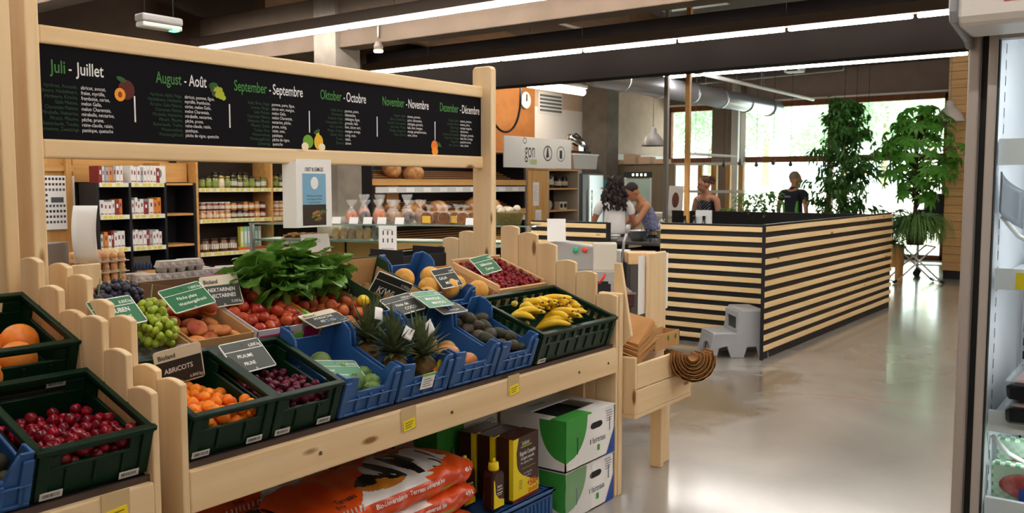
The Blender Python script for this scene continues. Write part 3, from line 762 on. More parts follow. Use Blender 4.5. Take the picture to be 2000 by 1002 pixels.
F['grapefruit'] = fmesh('grapefruit', blush('grapefruit_skin', '#f0953c', '#e77a2a', 9, .45, .06, bump=.15), .056, None, 24, 16)
F['melon'] = fmesh('melon', blush('melon_skin', '#e3b052', '#d3963a', 30, .6, .08, bump=.3), .05, None, 20, 14)
F['mango'] = fmesh('mango', blush('mango_skin', '#c5663a', '#8a9a3a', 10, .35, .1), (.055, .038, .036), lambda d: Vector((d[0], d[1] + .18 * d[0] * d[0], d[2])), 18, 12)
F['avocado'] = fmesh('avocado', blush('avocado_skin', '#2c3319', '#43352a', 9, .6, .2, bump=.3), (.042, .028, .027), lambda d: Vector((d[0], d[1] * (1 - .22 * d[0]), d[2] * (1 - .22 * d[0]))), 18, 12)
F['kiwi'] = fmesh('kiwi', blush('kiwi_skin', '#8a6a3c', '#72552e', 60, .9, .1), (.03, .023, .023))
F['lemon'] = fmesh('lemon', blush('lemon_skin', '#f3cf2c', '#e8be20', 12, .4, .05, bump=.2), (.032, .025, .025), lambda d: Vector((d[0] * (1 + .15 * abs(d[0]) ** 8), d[1], d[2])))
def heap(M, x0, x1, y0, y1, r, a, b=0.0, layers=2, sq=.86, jt=.25, skip=0, floor=.01, drop=.8):
    """positions of fruit heaped under the local surface z = a + b*y; yields world points"""
    out = []
    for l in range(layers):
        s = 2 * r * 1.0; row = 0; y = y0 + r + (l % 2) * r * .6
        while y < y1 - r * .8:
            x = x0 + r + ((row + l) % 2) * r
            while x < x1 - r * .7:
                z = a + b * y - r - l * r * 2 * drop + random.uniform(-.5, .15) * r * jt * 2
                if z > floor + r * .7 and random.random() > skip:
                    out.append(M @ Vector((x + jit(r * jt * .5), y + jit(r * jt * .5), z)))
                x += s
            y += s * sq; row += 1
    return out
def pile(parent, M, x0, x1, y0, y1, r, a, b=0., floor=.01, deep=4.2, seed=1, sup=.9):
    """drop fruit one by one onto a liner and onto each other until the heap reaches the surface a + b*y"""
    rnd = random.Random(seed); P = []
    bed = lambda y: max(floor, a + b * y - deep * r)
    cell = {}; R2 = 2 * r * sup
    def near(x, y):
        i, j = int(x / R2), int(y / R2)
        for p in range(i - 1, i + 2):
            for q in range(j - 1, j + 2): yield from cell.get((p, q), ())
    miss = 0
    while miss < 60:
        best = None
        for _ in range(14):
            x = rnd.uniform(x0 + r, x1 - r); y = rnd.uniform(y0 + r, y1 - r); z = bed(y) + r
            for c in near(x, y):
                d2 = (c[0] - x) ** 2 + (c[1] - y) ** 2
                if d2 < R2 * R2: z = max(z, c[2] + math.sqrt(R2 * R2 - d2))
            if z + r <= a + b * y + r * .5 and (best is None or z - b * y < best[2] - b * best[1]): best = (x, y, z)
        if best is None: miss += 1; continue
        P.append(best); cell.setdefault((int(best[0] / R2), int(best[1] / R2)), []).append(best)
    n = 6
    MB().grid(lambda u, v: (x0 + (x1 - x0) * u, y0 + (y1 - y0) * v, bed(y0 + (y1 - y0) * v) - .001), 2, n).build('paper_liner', mat('liner_paper', '#4a3a30', r=.9), parent)
    return [M @ Vector(p) for p in P]
def rr(full=1):
    return (random.uniform(-1.2, 1.2) * full, random.uniform(-1.2, 1.2) * full, random.uniform(0, 6.28))
def pour(kind, M, box, label, cat, group, r, a, b=0., layers=2, stemm=None, full=1, jt=0, deep=4.2):
    n = 0; par = min((o for o in COL.objects if o.type == 'EMPTY' and o.get('category') in ('crate', 'tray', 'box')), key=lambda o: (o.location - M.translation).length)
    for p in pile(par, M, *box, r, a, b, deep=deep, seed=len(label)):
        put(kind, F[kind], label, cat, p, rr(full), random.uniform(.92, 1.08), group); n += 1
    return n
TB = -math.tan(R_(TILT))
# liners so the heaps rest on something
def liner(parent, w, d, z, m=None):
    return
CX = [(1.475, 1.768), (1.775, 2.05), (2.06, 2.335), (2.347, 2.63), (2.642, 2.93), (2.942, 3.21), (3.222, 3.868)]
def cx(i): return (CX[i][0] + CX[i][1]) / 2, CX[i][1] - CX[i][0] - .004
CY, CZZ = 2.29, .796
# 1 apricots / 2 plums
x, w = cx(0); green_crate(x, CY, CZZ, w, .36, .15, 'dark green crate of orange apricots at the left end of the front row')
pour('apricot', frame(x, CY, CZZ), (-w / 2 + .012, w / 2 - .012, .012, .33), 'orange apricot in the dark green crate under the Abricots sign', 'apricot', 'apricots in the green crate', .0195, .138, TB * .72, 4)
x, w = cx(1); green_crate(x, CY, CZZ, w, .36, .15, 'dark green crate of purple plums next to the apricots')
pour('plum', frame(x, CY, CZZ), (-w / 2 + .012, w / 2 - .012, .012, .3), 'dark purple plum in the green crate under the Pflaume sign', 'plum', 'purple plums in the green crate', .0155, .128, TB * .62, 3)
# 3 custard apples
x, w = cx(2); blue_crate(x, CY, CZZ, w, .37, .15, 'blue crate with green custard apples beside the plum crate')
def knobbly(d):
    q = math.atan2(d[1], d[0]); k = 1 + .10 * math.cos(q * 9 + 2 * math.floor(d[2] * 4)) * math.cos(d[2] * 13)
    return Vector((d[0] * k, d[1] * k, d[2] * k * .95))
F['custard_apple'] = fmesh('custard_apple', blush('custard_skin', '#7d9a58', '#587a3d', 30, .7, .1), .036, knobbly, 36, 26)
F['melon_green'] = fmesh('green_melon', blush('green_melon_skin', '#6f8247', '#556b36', 16, .6), (.05, .042, .042))
M = frame(x, CY, CZZ)
for (px, py, pz) in ((.075, .07, .06), (.03, .1, .055), (.095, .135, .055), (.055, .04, .048), (-.03, .15, .05), (.02, .185, .06), (-.08, .1, .05), (-.06, .22, .05)):
    put('custard_apple', F['custard_apple'], 'knobbly green custard apple in the blue crate beside the plums', 'custard apple', M @ Vector((px, py, pz)), rr(), 1, 'custard apples in the blue crate')
put('green_melon', F['melon_green'], 'smooth green melon behind the custard apple sign', 'melon', M @ Vector((-.0, .27, .06)), (0, 0, .4), 1)
# 4 pineapples
x, w = cx(3); c4 = blue_crate(x, CY, CZZ, w, .37, .15, 'blue crate with three pineapples in the middle of the front row')
m = MB().box(-.03, .04, -.0115, -.0095, .035, .1); m.build('label', paper, c4)
MB().box(-.03, .04, -.0125, -.0115, .09, .1).build('label_band', mat('label_green', '#7ac143', r=.6), c4)
m = MB()
for k in range(4): m.rect(-.02, .03 - .01 * (k % 2), .045 + .01 * k, .0475 + .01 * k, M=T(0, -.0117, 0) @ FRONT)
m.build('label_print', ink, c4)
pine_skin = mat('pineapple_skin', '#7a5a22', r=.6, c2='#4c3a1c', ns=25)
crown_m = [leafmat('crown_leaf', '#3c4730', '#66744a', .12, .5)]
def leaf_blade(mb, M, L_, w, curl, fold=.25, n=6, mi=0, wav=0, base=.6):
    """one strap leaf growing along +y, curling down by curl radians"""
    pts = []; p = Vector((0, 0, 0)); a = 0; st_ = L_ / n
    vs = []
    for i in range(n + 1):
        u = i / n
        ww = w * (base + (1 - base) * math.sin(min(1, u * 1.6) * math.pi / 2)) * (1 - u ** 2.2) + w * .03
        off = wav * math.sin(u * 11)
        vs += [(-ww, p.y, p.z + fold * ww + off), (0, p.y, p.z), (ww, p.y, p.z + fold * ww - off)]
        p = p + Vector((0, math.cos(a), math.sin(a))) * st_; a -= curl / n
    fs = []
    for i in range(n):
        for k in range(2): fs.append((3 * i + k, 3 * i + k + 1, 3 * i + k + 4, 3 * i + k + 3))
    mb.add(vs, fs, mi, M, True)
def make_pineapple(loc, rot, label, seed, tags=False):
    random.seed(seed)
    t = thing('pineapple', label, 'pineapple', loc, rot)
    b = MB(); n, m = 40, 30
    def fn(d):
        q = math.atan2(d[1], d[0]); u = d[2]
        k = 1 + .06 * (abs(math.sin(q * 4 + u * 6)) + abs(math.sin(q * 4 - u * 6)) - 1.2)
        return Vector((d[0] * k, d[1] * k, d[2]))
    b.ball((0, 0, 0), (.052, .052, .07), n, m, fn=fn); b.build('fruit_body', pine_skin, t)
    c = MB()
    for i in range(64):
        e = i / 64; az = i * 2.4
        L_ = (.1 + .07 * e) * random.uniform(.85, 1.15)
        el = 12 + 74 * e + jit(6)
        leaf_blade(c, T(0, 0, .058 + .02 * e) @ RZ(math.degrees(az)) @ RX(el) @ T(0, .004, 0), L_, .0125, -.3 + .8 * (1 - e) , .5, 6)
    c.build('crown', crown_m, t)
    if tags:
        MB().box(-.017, .017, -.001, .0, -.03, .02).build('orange_tag', mat('tag_orange', '#ef8a26', r=.6), t, loc=(.0, -.052, .0), rot=(0, R_(-12), 0))
        g = MB(); g.prism([(.016 * math.cos(k * .4) , .021 * math.sin(k * .4)) for k in range(16)], 0, .001, M=FRONT); g.box(.012, .026, -.001, 0, .006, .012); g.box(.018, .03, -.001, 0, .012, .016)
        g.build('pineapple_tag', mat('tag_yellow', '#e8d52a', r=.6), t, loc=(.036, -.046, .02), rot=(0, R_(35), 0))
    return t
Mw = frame(x, CY, CZZ)
make_pineapple(Mw @ Vector((.075, .065, .055)), (R_(-5), R_(-6), .15), 'pineapple with an orange tag nearest the crate front', 3, True)
make_pineapple(Mw @ Vector((-.045, .12, .06)), (R_(-4), R_(-8), 1.0), 'pineapple with a dark crown in the middle of the blue crate', 5)
make_pineapple(Mw @ Vector((-.075, .25, .055)), (R_(6), R_(-6), 2.0), 'leftmost pineapple at the back of the blue crate', 9)
tgm = paper
for k, (px, py, pz, ry, rz) in enumerate(((-.05, .1, .2, 40, -10), (.1, .1, .2, -20, 15), (-.11, .2, .24, 30, 10))):
    t = tag(MB().grid(lambda u, v: (.046 * (u - .5), .005 * math.sin(4 * u + k), .05 * v + .006 * u), 6, 4).build('pineapple_leaflet', tgm, None, loc=Mw @ Vector((px, py, pz)), rot=(R_(-15), R_(ry), R_(rz)), solid=.0008),
            ('crumpled white paper tag on the middle pineapple crown', 'white printed tag on the front pineapple crown', 'white paper tag on the leftmost pineapple')[k], 'tag')
# 5 mangoes
x, w = cx(4); blue_crate(x, CY, CZZ, w, .37, .15, 'blue crate holding a few red and green mangoes')
M = frame(x, CY, CZZ)
for (px, py, pz, rz, lb) in ((-.08, .2, .09, .4, 'large red mango at the back of the mango crate'), (-.02, .13, .07, -.2, 'brownish mango in the middle of the mango crate'), (.05, .07, .05, .5, 'green mango at the front of the mango crate'), (-.07, .08, .045, 1.2, 'mango low in the front corner of the crate')):
    put('mango', F['mango'], lb, 'mango', M @ Vector((px, py, pz)), (.2, .1, rz), 1.05)
for (px, py, pz, rz) in ((-.03, .26, .05, .2), (.06, .2, .045, 1)):
    put('mango', F['mango'], 'mango at the bottom of the crate behind the mango sign', 'mango', M @ Vector((px, py, pz)), (.2, .1, rz), 1.0, 'mangoes under the sign')
# 6 avocados
x, w = cx(5); blue_crate(x, CY, CZZ, w, .37, .15, 'blue crate full of dark avocados beside the bananas')
random.seed(21)
for p in pile(bpy.data.objects['blue_crate.003'], frame(x, CY, CZZ), -w / 2 + .012, w / 2 - .012, .012, .34, .031, .118, .1, seed=4):
    put('avocado', F['avocado'], 'dark green avocado in the blue crate beside the bananas', 'avocado', p, (jit(.5), jit(.5), random.uniform(0, 6.28)), random.uniform(.9, 1.05), 'avocados in the blue crate')
# 7 bananas
x, w = cx(6); green_crate(x, CY - .01, CZZ, w, .40, .155, 'wide dark green crate with square openings holding bananas', slots=9)
ban_m = mat('banana_skin', '#f2cf3a', r=.45, c2='#e9bf2a', ns=20, rnd=.06); ban_t = mat('banana_tip', '#4b3a1c', r=.8)
ban_s = mat('banana_stalk', '#b9a53a', r=.6)
def make_banana_mesh(L_=.15, bend=1.25, r=.0155):
    n = 10; pts = []; rs = []; R0 = L_ / bend
    for i in range(n + 1):
        u = i / n; a = bend * (u - .5)
        pts.append((0, R0 * math.sin(a), R0 * (math.cos(a) - 1)))
        rs.append(r * (.28 + .72 * min(1, math.sin(math.pi * min(1, max(0, (u * 1.04))) ) ** .55)) if 0 < i < n else r * .28)
    m = MB(); m.tube(pts, rs, 6, 0, sm=True)
    return m, pts
def banana_hand(loc, rot, k, label):
    t = thing('banana_bunch', label, 'bananas', loc, rot)
    for i in range(k):
        m, pts = make_banana_mesh(.165 + jit(.015), 1.15 + jit(.12))
        tip = pts[-1]
        m.tube([pts[-1], (tip[0], tip[1] + .005, tip[2] - .004)], [.0042, .0032], 6, 1)
        a = (i - (k - 1) / 2) * 15
        b_ = m.build('banana', [ban_m, ban_t], t)
        # fingers hang from the stalk at the origin
        b_.matrix_local = RZ(a) @ RX(-8 + 6 * (i % 2)) @ T(0, .09, -.014) 
    MB().tube([(-.012, -.006, .012), (0, -.012, .004), (.014, -.004, .01)], [.01, .014, .01], 8).build('stalk', [ban_s], t)
    return t
M = frame(x, CY, CZZ)
random.seed(5)
BN = [(-.2, .24, .09, 200, 5, 'banana bunch lying at the left rear of the crate'), (-.08, .26, .115, 185, 6, 'banana bunch at the rear middle of the crate'), (.0, .25, .125, 175, 6, 'largest banana bunch at the centre of the heap'),
      (.09, .24, .115, 165, 5, 'banana bunch right of the centre of the heap'), (.16, .2, .1, 150, 5, 'banana bunch nearest the right crate wall'), (-.03, .16, .1, 190, 4, 'banana bunch lying on the front of the heap'), (-.13, .13, .075, 215, 4, 'banana bunch low at the front left of the crate'), (.07, .15, .085, 170, 4, 'banana bunch low at the front of the crate')]
for px, py, pz, rz, k, lb in BN:
    banana_hand(M @ Vector((px - .05, py + .03, pz + .03)), (R_(24), R_(jit(6)), R_(rz)), k, lb).scale = (1.14,) * 3
# ================ rear tier
RY_, RZ_ = 2.675, .995
gcard = mat('grey_cardboard', '#a9a4a6', r=.85)
tray(1.61, RY_, RZ_, .262, .34, .075, 'grey cardboard tray heaped with green and black grapes', gcard, card, cut=.05, fh=.045)
M = frame(1.61, RY_, RZ_)
F['grape'] = fmesh('grape', mat('grape_green', '#a9bb3f', r=.3, c2='#8fa832', ns=20, rnd=.12, sss=.25), (.0132, .0132, .0155), None, 12, 8)
F['black_grape'] = fmesh('black_grape', mat('grape_black', '#22202e', r=.45, c2='#38364a', ns=30, rnd=.2), (.0115, .0115, .0128), None, 12, 8)
def grape_bunch(label, cat, kind, n, c, ext, seed, group=None):
    random.seed(seed)
    t = thing('grape_bunch', label, cat, c, group=group)
    k = 0; tries = 0; P = []
    r = .0125 if kind == 'grape' else .0112
    while k < n and tries < 6000:
        tries += 1
        d = Vector((random.gauss(0, 1), random.gauss(0, 1), random.gauss(0, 1))).normalized() * random.uniform(.55, 1)
        p = Vector((d.x * ext[0], d.y * ext[1], d.z * ext[2]))
        if all((p - q).length > r * 1.62 for q in P):
            P.append(p); put('grape', F[kind], None, None, p, rr(.5), random.uniform(.9, 1.08), parent=t); k += 1
    MB().tube([(0, 0, 0), (.01, .01, ext[2] * .8), (.03, .03, ext[2] + .05)], [.003, .0025, .002], 6).build('stem', mat('grape_stem', '#6d7a34', r=.7), t)
grape_bunch('bunch of green grapes hanging over the front of the grey tray', 'grapes', 'grape', 62, M @ Vector((.055, .09, .085)), (.07, .09, .055), 3)
grape_bunch('bunch of green grapes behind, next to the flat peaches', 'grapes', 'grape', 40, M @ Vector((.075, .17, .12)), (.05, .06, .045), 4)
grape_bunch('bunch of black grapes in the left front corner of the grey tray', 'grapes', 'black_grape', 60, M @ Vector((-.07, .08, .06)), (.055, .07, .045), 6)
grape_bunch('bunch of black grapes behind the Trauben sign', 'grapes', 'black_grape', 90, M @ Vector((-.05, .28, .1)), (.075, .06, .05), 7)
grape_bunch('bunch of black grapes heaped at the rear of the tray', 'grapes', 'black_grape', 90, M @ Vector((.05, .33, .12)), (.08, .06, .05), 8)
# flat peaches
tray(1.875, RY_, RZ_, .25, .34, .08, 'brown cardboard tray of flat peaches behind the plum crate', card)
M = frame(1.875, RY_, RZ_); random.seed(31)
for p in pile(bpy.data.objects['cardboard_tray.001'], M, -.12, .12, .01, .33, .031, .09, .0, seed=9):
    put('flat_peach', F['flat_peach'], 'flat peach in the brown tray under the Pêche plate sign', 'peach', p, rr(.5), random.uniform(.9, 1.08), 'flat peaches in the brown tray')
put('flat_peach', F['flat_peach'], 'largest flat peach, on top of the tray below the green sign', 'peach', M @ Vector((.05, .2, .115)), (.7, .2, .8), 1.35)
# nectarines in the colourful carton
pinkm = mat('carton_magenta', '#b01e63', r=.6); orm = mat('carton_orange', '#e58a22', r=.6); grm = mat('carton_lime', '#7fc241', r=.6)
nt_ = tray(2.155, RY_, RZ_, .275, .36, .08, 'white and magenta carton tray of red nectarines', mat('carton_white', '#cfcdd2', r=.7), mat('carton_white', '#cfcdd2', r=.7))
sd = MB()
for k, (y0, y1, mi) in enumerate(((.0, .05, 0), (.05, .1, 2), (.1, .27, 1), (.27, .31, 2), (.31, .36, 0))): sd.box(.1375, .152, y0, y1, .0, .088 if mi != 2 else .09, mi)
sd.build('coloured_side', [pinkm, orm, grm], nt_)
MB().box(-.13, .02, -.007, -.004, .0, .06).build('coloured_front', pinkm, nt_); MB().box(.03, .14, -.007, -.004, .01, .05).build('coloured_front', grm, nt_); MB().box(.075, .15, -.009, -.007, .02, .075).build('front_flap', pinkm, nt_)
MB().box(-.1375, .08, .355, .36, .08, .15).build('rear_flap', pinkm, nt_)
random.seed(41)
pour('nectarine', frame(2.155, RY_, RZ_), (-.13, .13, .01, .34), 'red nectarine in the carton under the Nektarinen sign', 'nectarine', 'red nectarines in the carton', .0235, .105, .0, 2)
# peaches under the lettuce
pt_ = tray(2.475, RY_, RZ_, .325, .36, .075, 'brown wooden-coloured carton of peaches below the leafy greens', mat('tan_card', '#d6a86c', r=.8), card, cut=.07, fh=.055)
random.seed(43)
pour('peach', frame(2.475, RY_, RZ_), (-.155, .155, .01, .33), 'red and yellow peach in the carton under the Pfirsiche sign', 'peach', 'peaches in the carton below the greens', .026, .085, .0, 2, full=.6)
put('lemon', F['lemon'], 'single yellow fruit lying among the peaches', 'lemon', frame(2.475, RY_, RZ_) @ Vector((.13, .08, .1)), (.3, .3, .3))
# kiwi carton
kg = mat('kiwi_carton_green', '#22402a', r=.6)
kc = tray(2.79, RY_, RZ_, .275, .36, .13, 'dark green lettered carton of kiwis in the rear row', kg, None, cut=.06, fh=.075, rh=.17)
MB().box(-.13, .13, .01, .35, .004, .01).build('lining', card, kc)
m = MB(); m.text('Parlan', .0, .03, .075, T(-.1385, .3, .01) @ LEFT, 0, .8); m.text('Parlan', .0, .03, .075, T(-.134, .3, .01) @ LEFT, 0, .8); m.build('carton_lettering', mat('cream_print', '#d9d2ae', r=.8), kc)
MB().box(.131, .1335, .02, .34, .01, .125).build('inner_wall', card, kc); MB().box(-.13, .13, .352, .355, .01, .165).build('inner_wall', card, kc)
random.seed(47)
pour('kiwi', frame(2.79, RY_, RZ_), (-.13, .13, .02, .34), 'brown kiwi in the dark green carton under the Kiwi sign', 'kiwi', 'kiwis in the green carton', .024, .075, .0, 1)
# melons
blue_crate(3.1, RY_, RZ_, .3, .37, .13, 'blue crate of yellow melons in the rear row', peak=.035)
M = frame(3.1, RY_, RZ_); random.seed(3)
for k, (px, py, pz) in enumerate(((-.1, .23, .1), (.08, .1, .09), (-.02, .14, .085), (.095, .24, .09), (-.09, .08, .07))):
    put('melon', F['melon'], ('yellow melon behind the mango sign at the left of the blue crate', 'yellow melon at the front right of the blue crate', 'yellow melon half under the mango sign', 'yellow melon below the Galia sign', 'yellow melon low behind the coconut sign')[k], 'melon', M @ Vector((px, py, pz)), rr(), 1.0)
# narrow carton with melons and the pale wooden box of cherries
tray(3.35, RY_, RZ_, .17, .34, .09, 'brown carton with two melons beside the cherry box', card, cut=.03, fh=.06)
M = frame(3.35, RY_, RZ_)
put('melon', F['melon'], 'orange melon at the front of the brown carton beside the cherries', 'melon', M @ Vector((.02, .07, .07)), rr(), 1.05)
put('melon', F['melon'], 'pale melon behind the orange one in the brown carton', 'melon', M @ Vector((-.03, .17, .065)), rr(), .95)
cb = thing('wooden_box', 'pale wooden box full of red cherries at the ridge post', 'box', (3.655, RY_, RZ_ + .01), (R_(TILT), 0, 0))
bw = .4
palew = wood('pale_wood', '#e4bf8c', '#d9b07a', 0, kn=0)
MB().box(-bw / 2, bw / 2, 0, .014, 0, .085).build('front_wall', palew, cb, bevel=.003); MB().box(-bw / 2, bw / 2, .33, .344, 0, .11).build('rear_wall', palew, cb, bevel=.003)
for sx_ in (-bw / 2, bw / 2 - .014): MB().box(sx_, sx_ + .014, .014, .33, 0, .1).build('side_wall', palew, cb, bevel=.003)
MB().box(-bw / 2, bw / 2, 0, .344, -.004, 0).build('base', palew, cb)
random.seed(51)
n = pour('cherry', frame(3.655, RY_, RZ_ + .01), (-bw / 2 + .016, bw / 2 - .016, .015, .33), 'red cherry in the pale wooden box under the cherry sign', 'cherry', 'cherries in the wooden box', .0118, .098, .0, deep=3.2)
# ---------------------------------------------------------------- left module
lx, lw = 1.195, .31
green_crate(lx, CY, CZZ, lw, .36, .15, 'dark green crate of small red plums at the bottom left of the stand')
random.seed(61)
pour('cherry_plum', frame(lx, CY, CZZ), (-lw / 2 + .012, lw / 2 - .012, .012, .3), 'glossy red plum in the lower green crate of the left module', 'plum', 'red plums in the lower left crate', .0165, .135, TB * .55, 3)
green_crate(lx, RY_, RZ_, lw, .36, .15, 'dark green crate of grapefruits at the upper left of the stand')
M = frame(lx, RY_, RZ_)
for k, (px, py, pz) in enumerate(((-.085, .12, .09), (.02, .08, .065), (-.1, .03, .06), (-.02, .22, .06), (.08, .2, .06))):
    put('grapefruit', F['grapefruit'], ('biggest orange grapefruit at the top of the left crate', 'orange grapefruit behind the crate slot at the front', 'grapefruit cut by the left edge of the photo', 'grapefruit at the rear of the left crate', 'grapefruit hidden at the right rear of the crate')[k], 'grapefruit', M @ Vector((px, py, pz)), rr(), 1.0)
blue_crate(.905, CY, CZZ, .25, .37, .15, 'blue crate with avocados at the lower left corner of the photo')
M = frame(.905, CY, CZZ)
for (px, py, pz) in ((.07, .1, .07), (.06, .17, .07), (.0, .12, .07), (.09, .05, .05), (.03, .05, .05)):
    put('avocado', F['avocado'], 'green avocado in the blue crate at the lower left corner', 'avocado', M @ Vector((px, py, pz)), (.2, .2, random.uniform(0, 6)), 1.05, 'avocados in the lower left crate')
# ---------------------------------------------------------------- leafy greens heaped over the peaches
lf = [leafmat('lettuce_leaf', '#41752a', '#6f9e3e', .25, .42), mat('lettuce_rib', '#9dbb62', r=.5)]
def greens(loc, rot, label, seed, n=16, s=1.0):
    random.seed(seed)
    t = thing('lettuce_head', label, 'leafy greens', loc, rot)
    lv = MB(); rb = MB()
    for i in range(n):
        az = i * 360 / n * 2.4 + jit(25); el = random.uniform(5, 75); L_ = s * random.uniform(.11, .17); W_ = L_ * random.uniform(.42, .58); curl = random.uniform(.9, 1.9)
        M = RZ(az) @ RX(el)
        ph = random.uniform(0, 6)
        def fn(u, v):
            a = curl * v; y = L_ * (math.sin(a) / curl); z = -L_ * (1 - math.cos(a)) / curl
            w = W_ * (math.sin(math.pi * min(1, .06 + v * .94)) ** .6) * (.35 + .65 * v ** .5)
            x = (u - .5) * 2
            ruf = .014 * s * math.sin(v * 19 + ph + 3 * x) * abs(x) ** 1.3 + .004 * math.sin(v * 31 + 9 * x + ph)
            return (x * w, y, z + ruf + .012 * x * x)
        lv.grid(fn, 8, 14, 0, M)
        rb.tube([fn(.5, v / 5) for v in range(5)], [.004 * s, .0035 * s, .003 * s, .002 * s, .001], 5, M=M)
    lv.build('leaves', lf[0], t); rb.build('leaf_ribs', lf[1], t)
    MB().tube([(0, 0, -.05), (0, 0, .02)], [.015, .02], 8).build('stalk', lf[1], t)
GL = [((2.20, 2.9, 1.2), 'leafy green lettuce at the left of the heap'), ((2.33, 2.98, 1.24), 'leafy green lettuce at the top left of the heap'), ((2.47, 3.0, 1.235), 'leafy green lettuce at the top middle of the heap'),
      ((2.42, 2.84, 1.18), 'leafy green lettuce drooping in the middle over the peaches'), ((2.56, 2.9, 1.18), 'leafy green lettuce at the right of the heap'), ((2.6, 3.02, 1.215), 'leafy green lettuce at the top right of the heap'), ((2.3, 2.84, 1.17), 'leafy green lettuce drooping towards the nectarines')]
for k, (p, lb) in enumerate(GL): greens(p, (R_(-20 + jit(8)), R_(jit(10)), 0), lb, 70 + k, 20, 1.12)
# ---------------------------------------------------------------- chalk price signs
sg_g = mat('sign_board_green', '#2a7048', r=.5); sg_g2 = mat('sign_board_pale', '#5f9a78', r=.5); sg_b = mat('sign_board_black', '#3a413c', r=.5); sg_k = mat('sign_board_dark', '#262b28', r=.5)
cream = mat('sign_cream', '#dcd6bd', r=.6)
def chalk_sign(label, loc, rot, w, h, board, lines, price='', head=.3, brand=None, small='ES'):
    t = thing('price_sign', label, 'price sign', loc, rot)
    n = 5; r = .009
    o = []
    for cx_, cz, a0 in ((w / 2 - r, r, -90), (w / 2 - r, h - r, 0), (-w / 2 + r, h - r, 90), (-w / 2 + r, r, 180)):
        for k in range(n + 1): a = R_(a0 + 90 * k / n); o.append((cx_ + r * math.cos(a), cz + r * math.sin(a)))
    MB().prism(o, -.002, .002, M=FRONT).build('frame', cream if brand else chalk, t)
    e = .0035; hz = h * (1 - head)
    k1 = lambda z0, z1, m, nm: MB().box(-w / 2 + e, w / 2 - e, -.0028, -.0018, z0, z1).build(nm, m, t, bevel=.003)
    k1(e, hz - .002, board, 'panel')
    if not brand: k1(hz + .001, h - e, board, 'header')
    M = T(0, -.0032, 0) @ FRONT
    m = MB()
    for (s, x, y, sz) in lines: m.text(s, x * w, y * h, sz * h, M, 0, .85, 'C', shear=.1, off=.012, rot=jit(2), fit=w * .86)
    if price: m.text(price, w * .46, (hz + h * .05) if not brand else h * .09, h * (.15 if not brand else .12), M, 0, .8, 'R', shear=.15, fit=w * .5)
    if small: m.text(small, 0, h * .03, h * .08, M, 0, .9, 'C')
    m.build('lettering', chalk, t)
    if brand:
        b = MB(); b.text(brand, -w * .42, hz + h * .05, h * .18, M, 0, .85, off=.02); b.build('brand_lettering', ink, t)
    else:
        MB().add([(.003 * math.cos(q), .003 * math.sin(q), 0) for q in range(0, 6)], [(0, 1, 2, 3, 4, 5)], 0, T(0, -.0031, hz + h * head * .5) @ FRONT).build('punch_hole', ink, t)
random.seed(8)
chalk_sign('green chalk sign reading Trauben Raisins above the grapes', (1.523, 2.664, 1.153), (-.793, -.038, .149), .165, .116, sg_g, [('TRAUBEN', 0, .46, .22), ('RAISINS', .02, .16, .22)], '8.80€/kg', small='')
chalk_sign('green chalk sign reading Pêche plate Weinbergpfirsich', (1.832, 2.746, 1.168), (-.91, -.143, .016), .167, .118, sg_g, [('Pêche plate', -.02, .44, .17), ('Weinbergpfirsich', .03, .22, .16)], '7.80€/kg')
chalk_sign('black chalk sign reading Nektarinen Nectarines with cream header', (2.009, 2.83, 1.148), (-.39, -.035, -.146), .151, .122, sg_b, [('NEKTARINEN', 0, .48, .17), ('NECTARINES', 0, .29, .17)], '7.15€/kg', brand='Bioland')
chalk_sign('black chalk sign reading Abricots stuck in the apricot crate', (1.62, 2.519, .972), (.149, -.162, -.275), .149, .121, sg_k, [('ABRiCOTS', -.03, .36, .19)], '6.80€/kg', brand='Bioland')
chalk_sign('grey chalk sign reading Pflaume Prune over the plum crate', (1.873, 2.466, .976), (-.796, -.004, .131), .178, .128, sg_b, [('PFLAUME', -.08, .45, .15), ('PRUNE', -.08, .2, .15)], '6.80€/kg')
chalk_sign('pale green chalk sign lying on the custard apple crate', (2.169, 2.36, .9), (-1.055, .134, -.203), .189, .117, sg_g2, [('Avocat', -.2, .45, .13), ('Chirimoya', 0, .24, .13)], '3.40/100g')
chalk_sign('black chalk sign reading Pfirsiche Pêches over the peaches', (2.286, 2.547, 1.072), (-1.264, -.076, -.042), .164, .117, sg_b, [('PFiRSiCHE', 0, .47, .2), ('PÊCHES', 0, .22, .2)], '7.20€', brand='Bioland')
chalk_sign('black chalk sign reading KiWi on the green carton', (2.805, 2.80, 1.085), (.342, .415, -.456), .174, .125, sg_k, [('KiWi', -.08, .24, .36)], '5.90/kg', small='')
chalk_sign('black chalk sign reading Noix de coco above the pineapples', (2.704, 2.534, 1.071), (-1.058, -.102, -.052), .168, .12, sg_b, [('Noix de', -.05, .42, .2), ('COCO', .1, .17, .2)], '2.90/pièce')
chalk_sign('pale green chalk sign reading Mangue Mango above the mangoes', (2.844, 2.488, 1.084), (-1.11, .032, .052), .169, .125, sg_g2, [('MANGUE', 0, .42, .22), ('MANGO', .03, .16, .22)], '4.50')
chalk_sign('black chalk sign half hidden under the mango sign', (2.936, 2.49, 1.046), (-1.219, 0, -.117), .146, .09, sg_b, [('AVOCAT', .05, .2, .2)], '', small='')
chalk_sign('black chalk sign reading Galia Melonen behind the melons', (3.158, 2.695, 1.123), (-.768, -.054, -.065), .14, .115, sg_k, [('GALiA', -.2, .44, .19), ('MELONEN', .08, .18, .19)], '3.60€')
chalk_sign('green chalk sign reading Süßkirschen Cerises over the cherries', (3.58, 2.789, 1.152), (-.845, -.102, -.007), .155, .12, sg_g, [('Süßkirschen', 0, .44, .19), ('Cerises', .0, .18, .2)], '9.90', small='13')
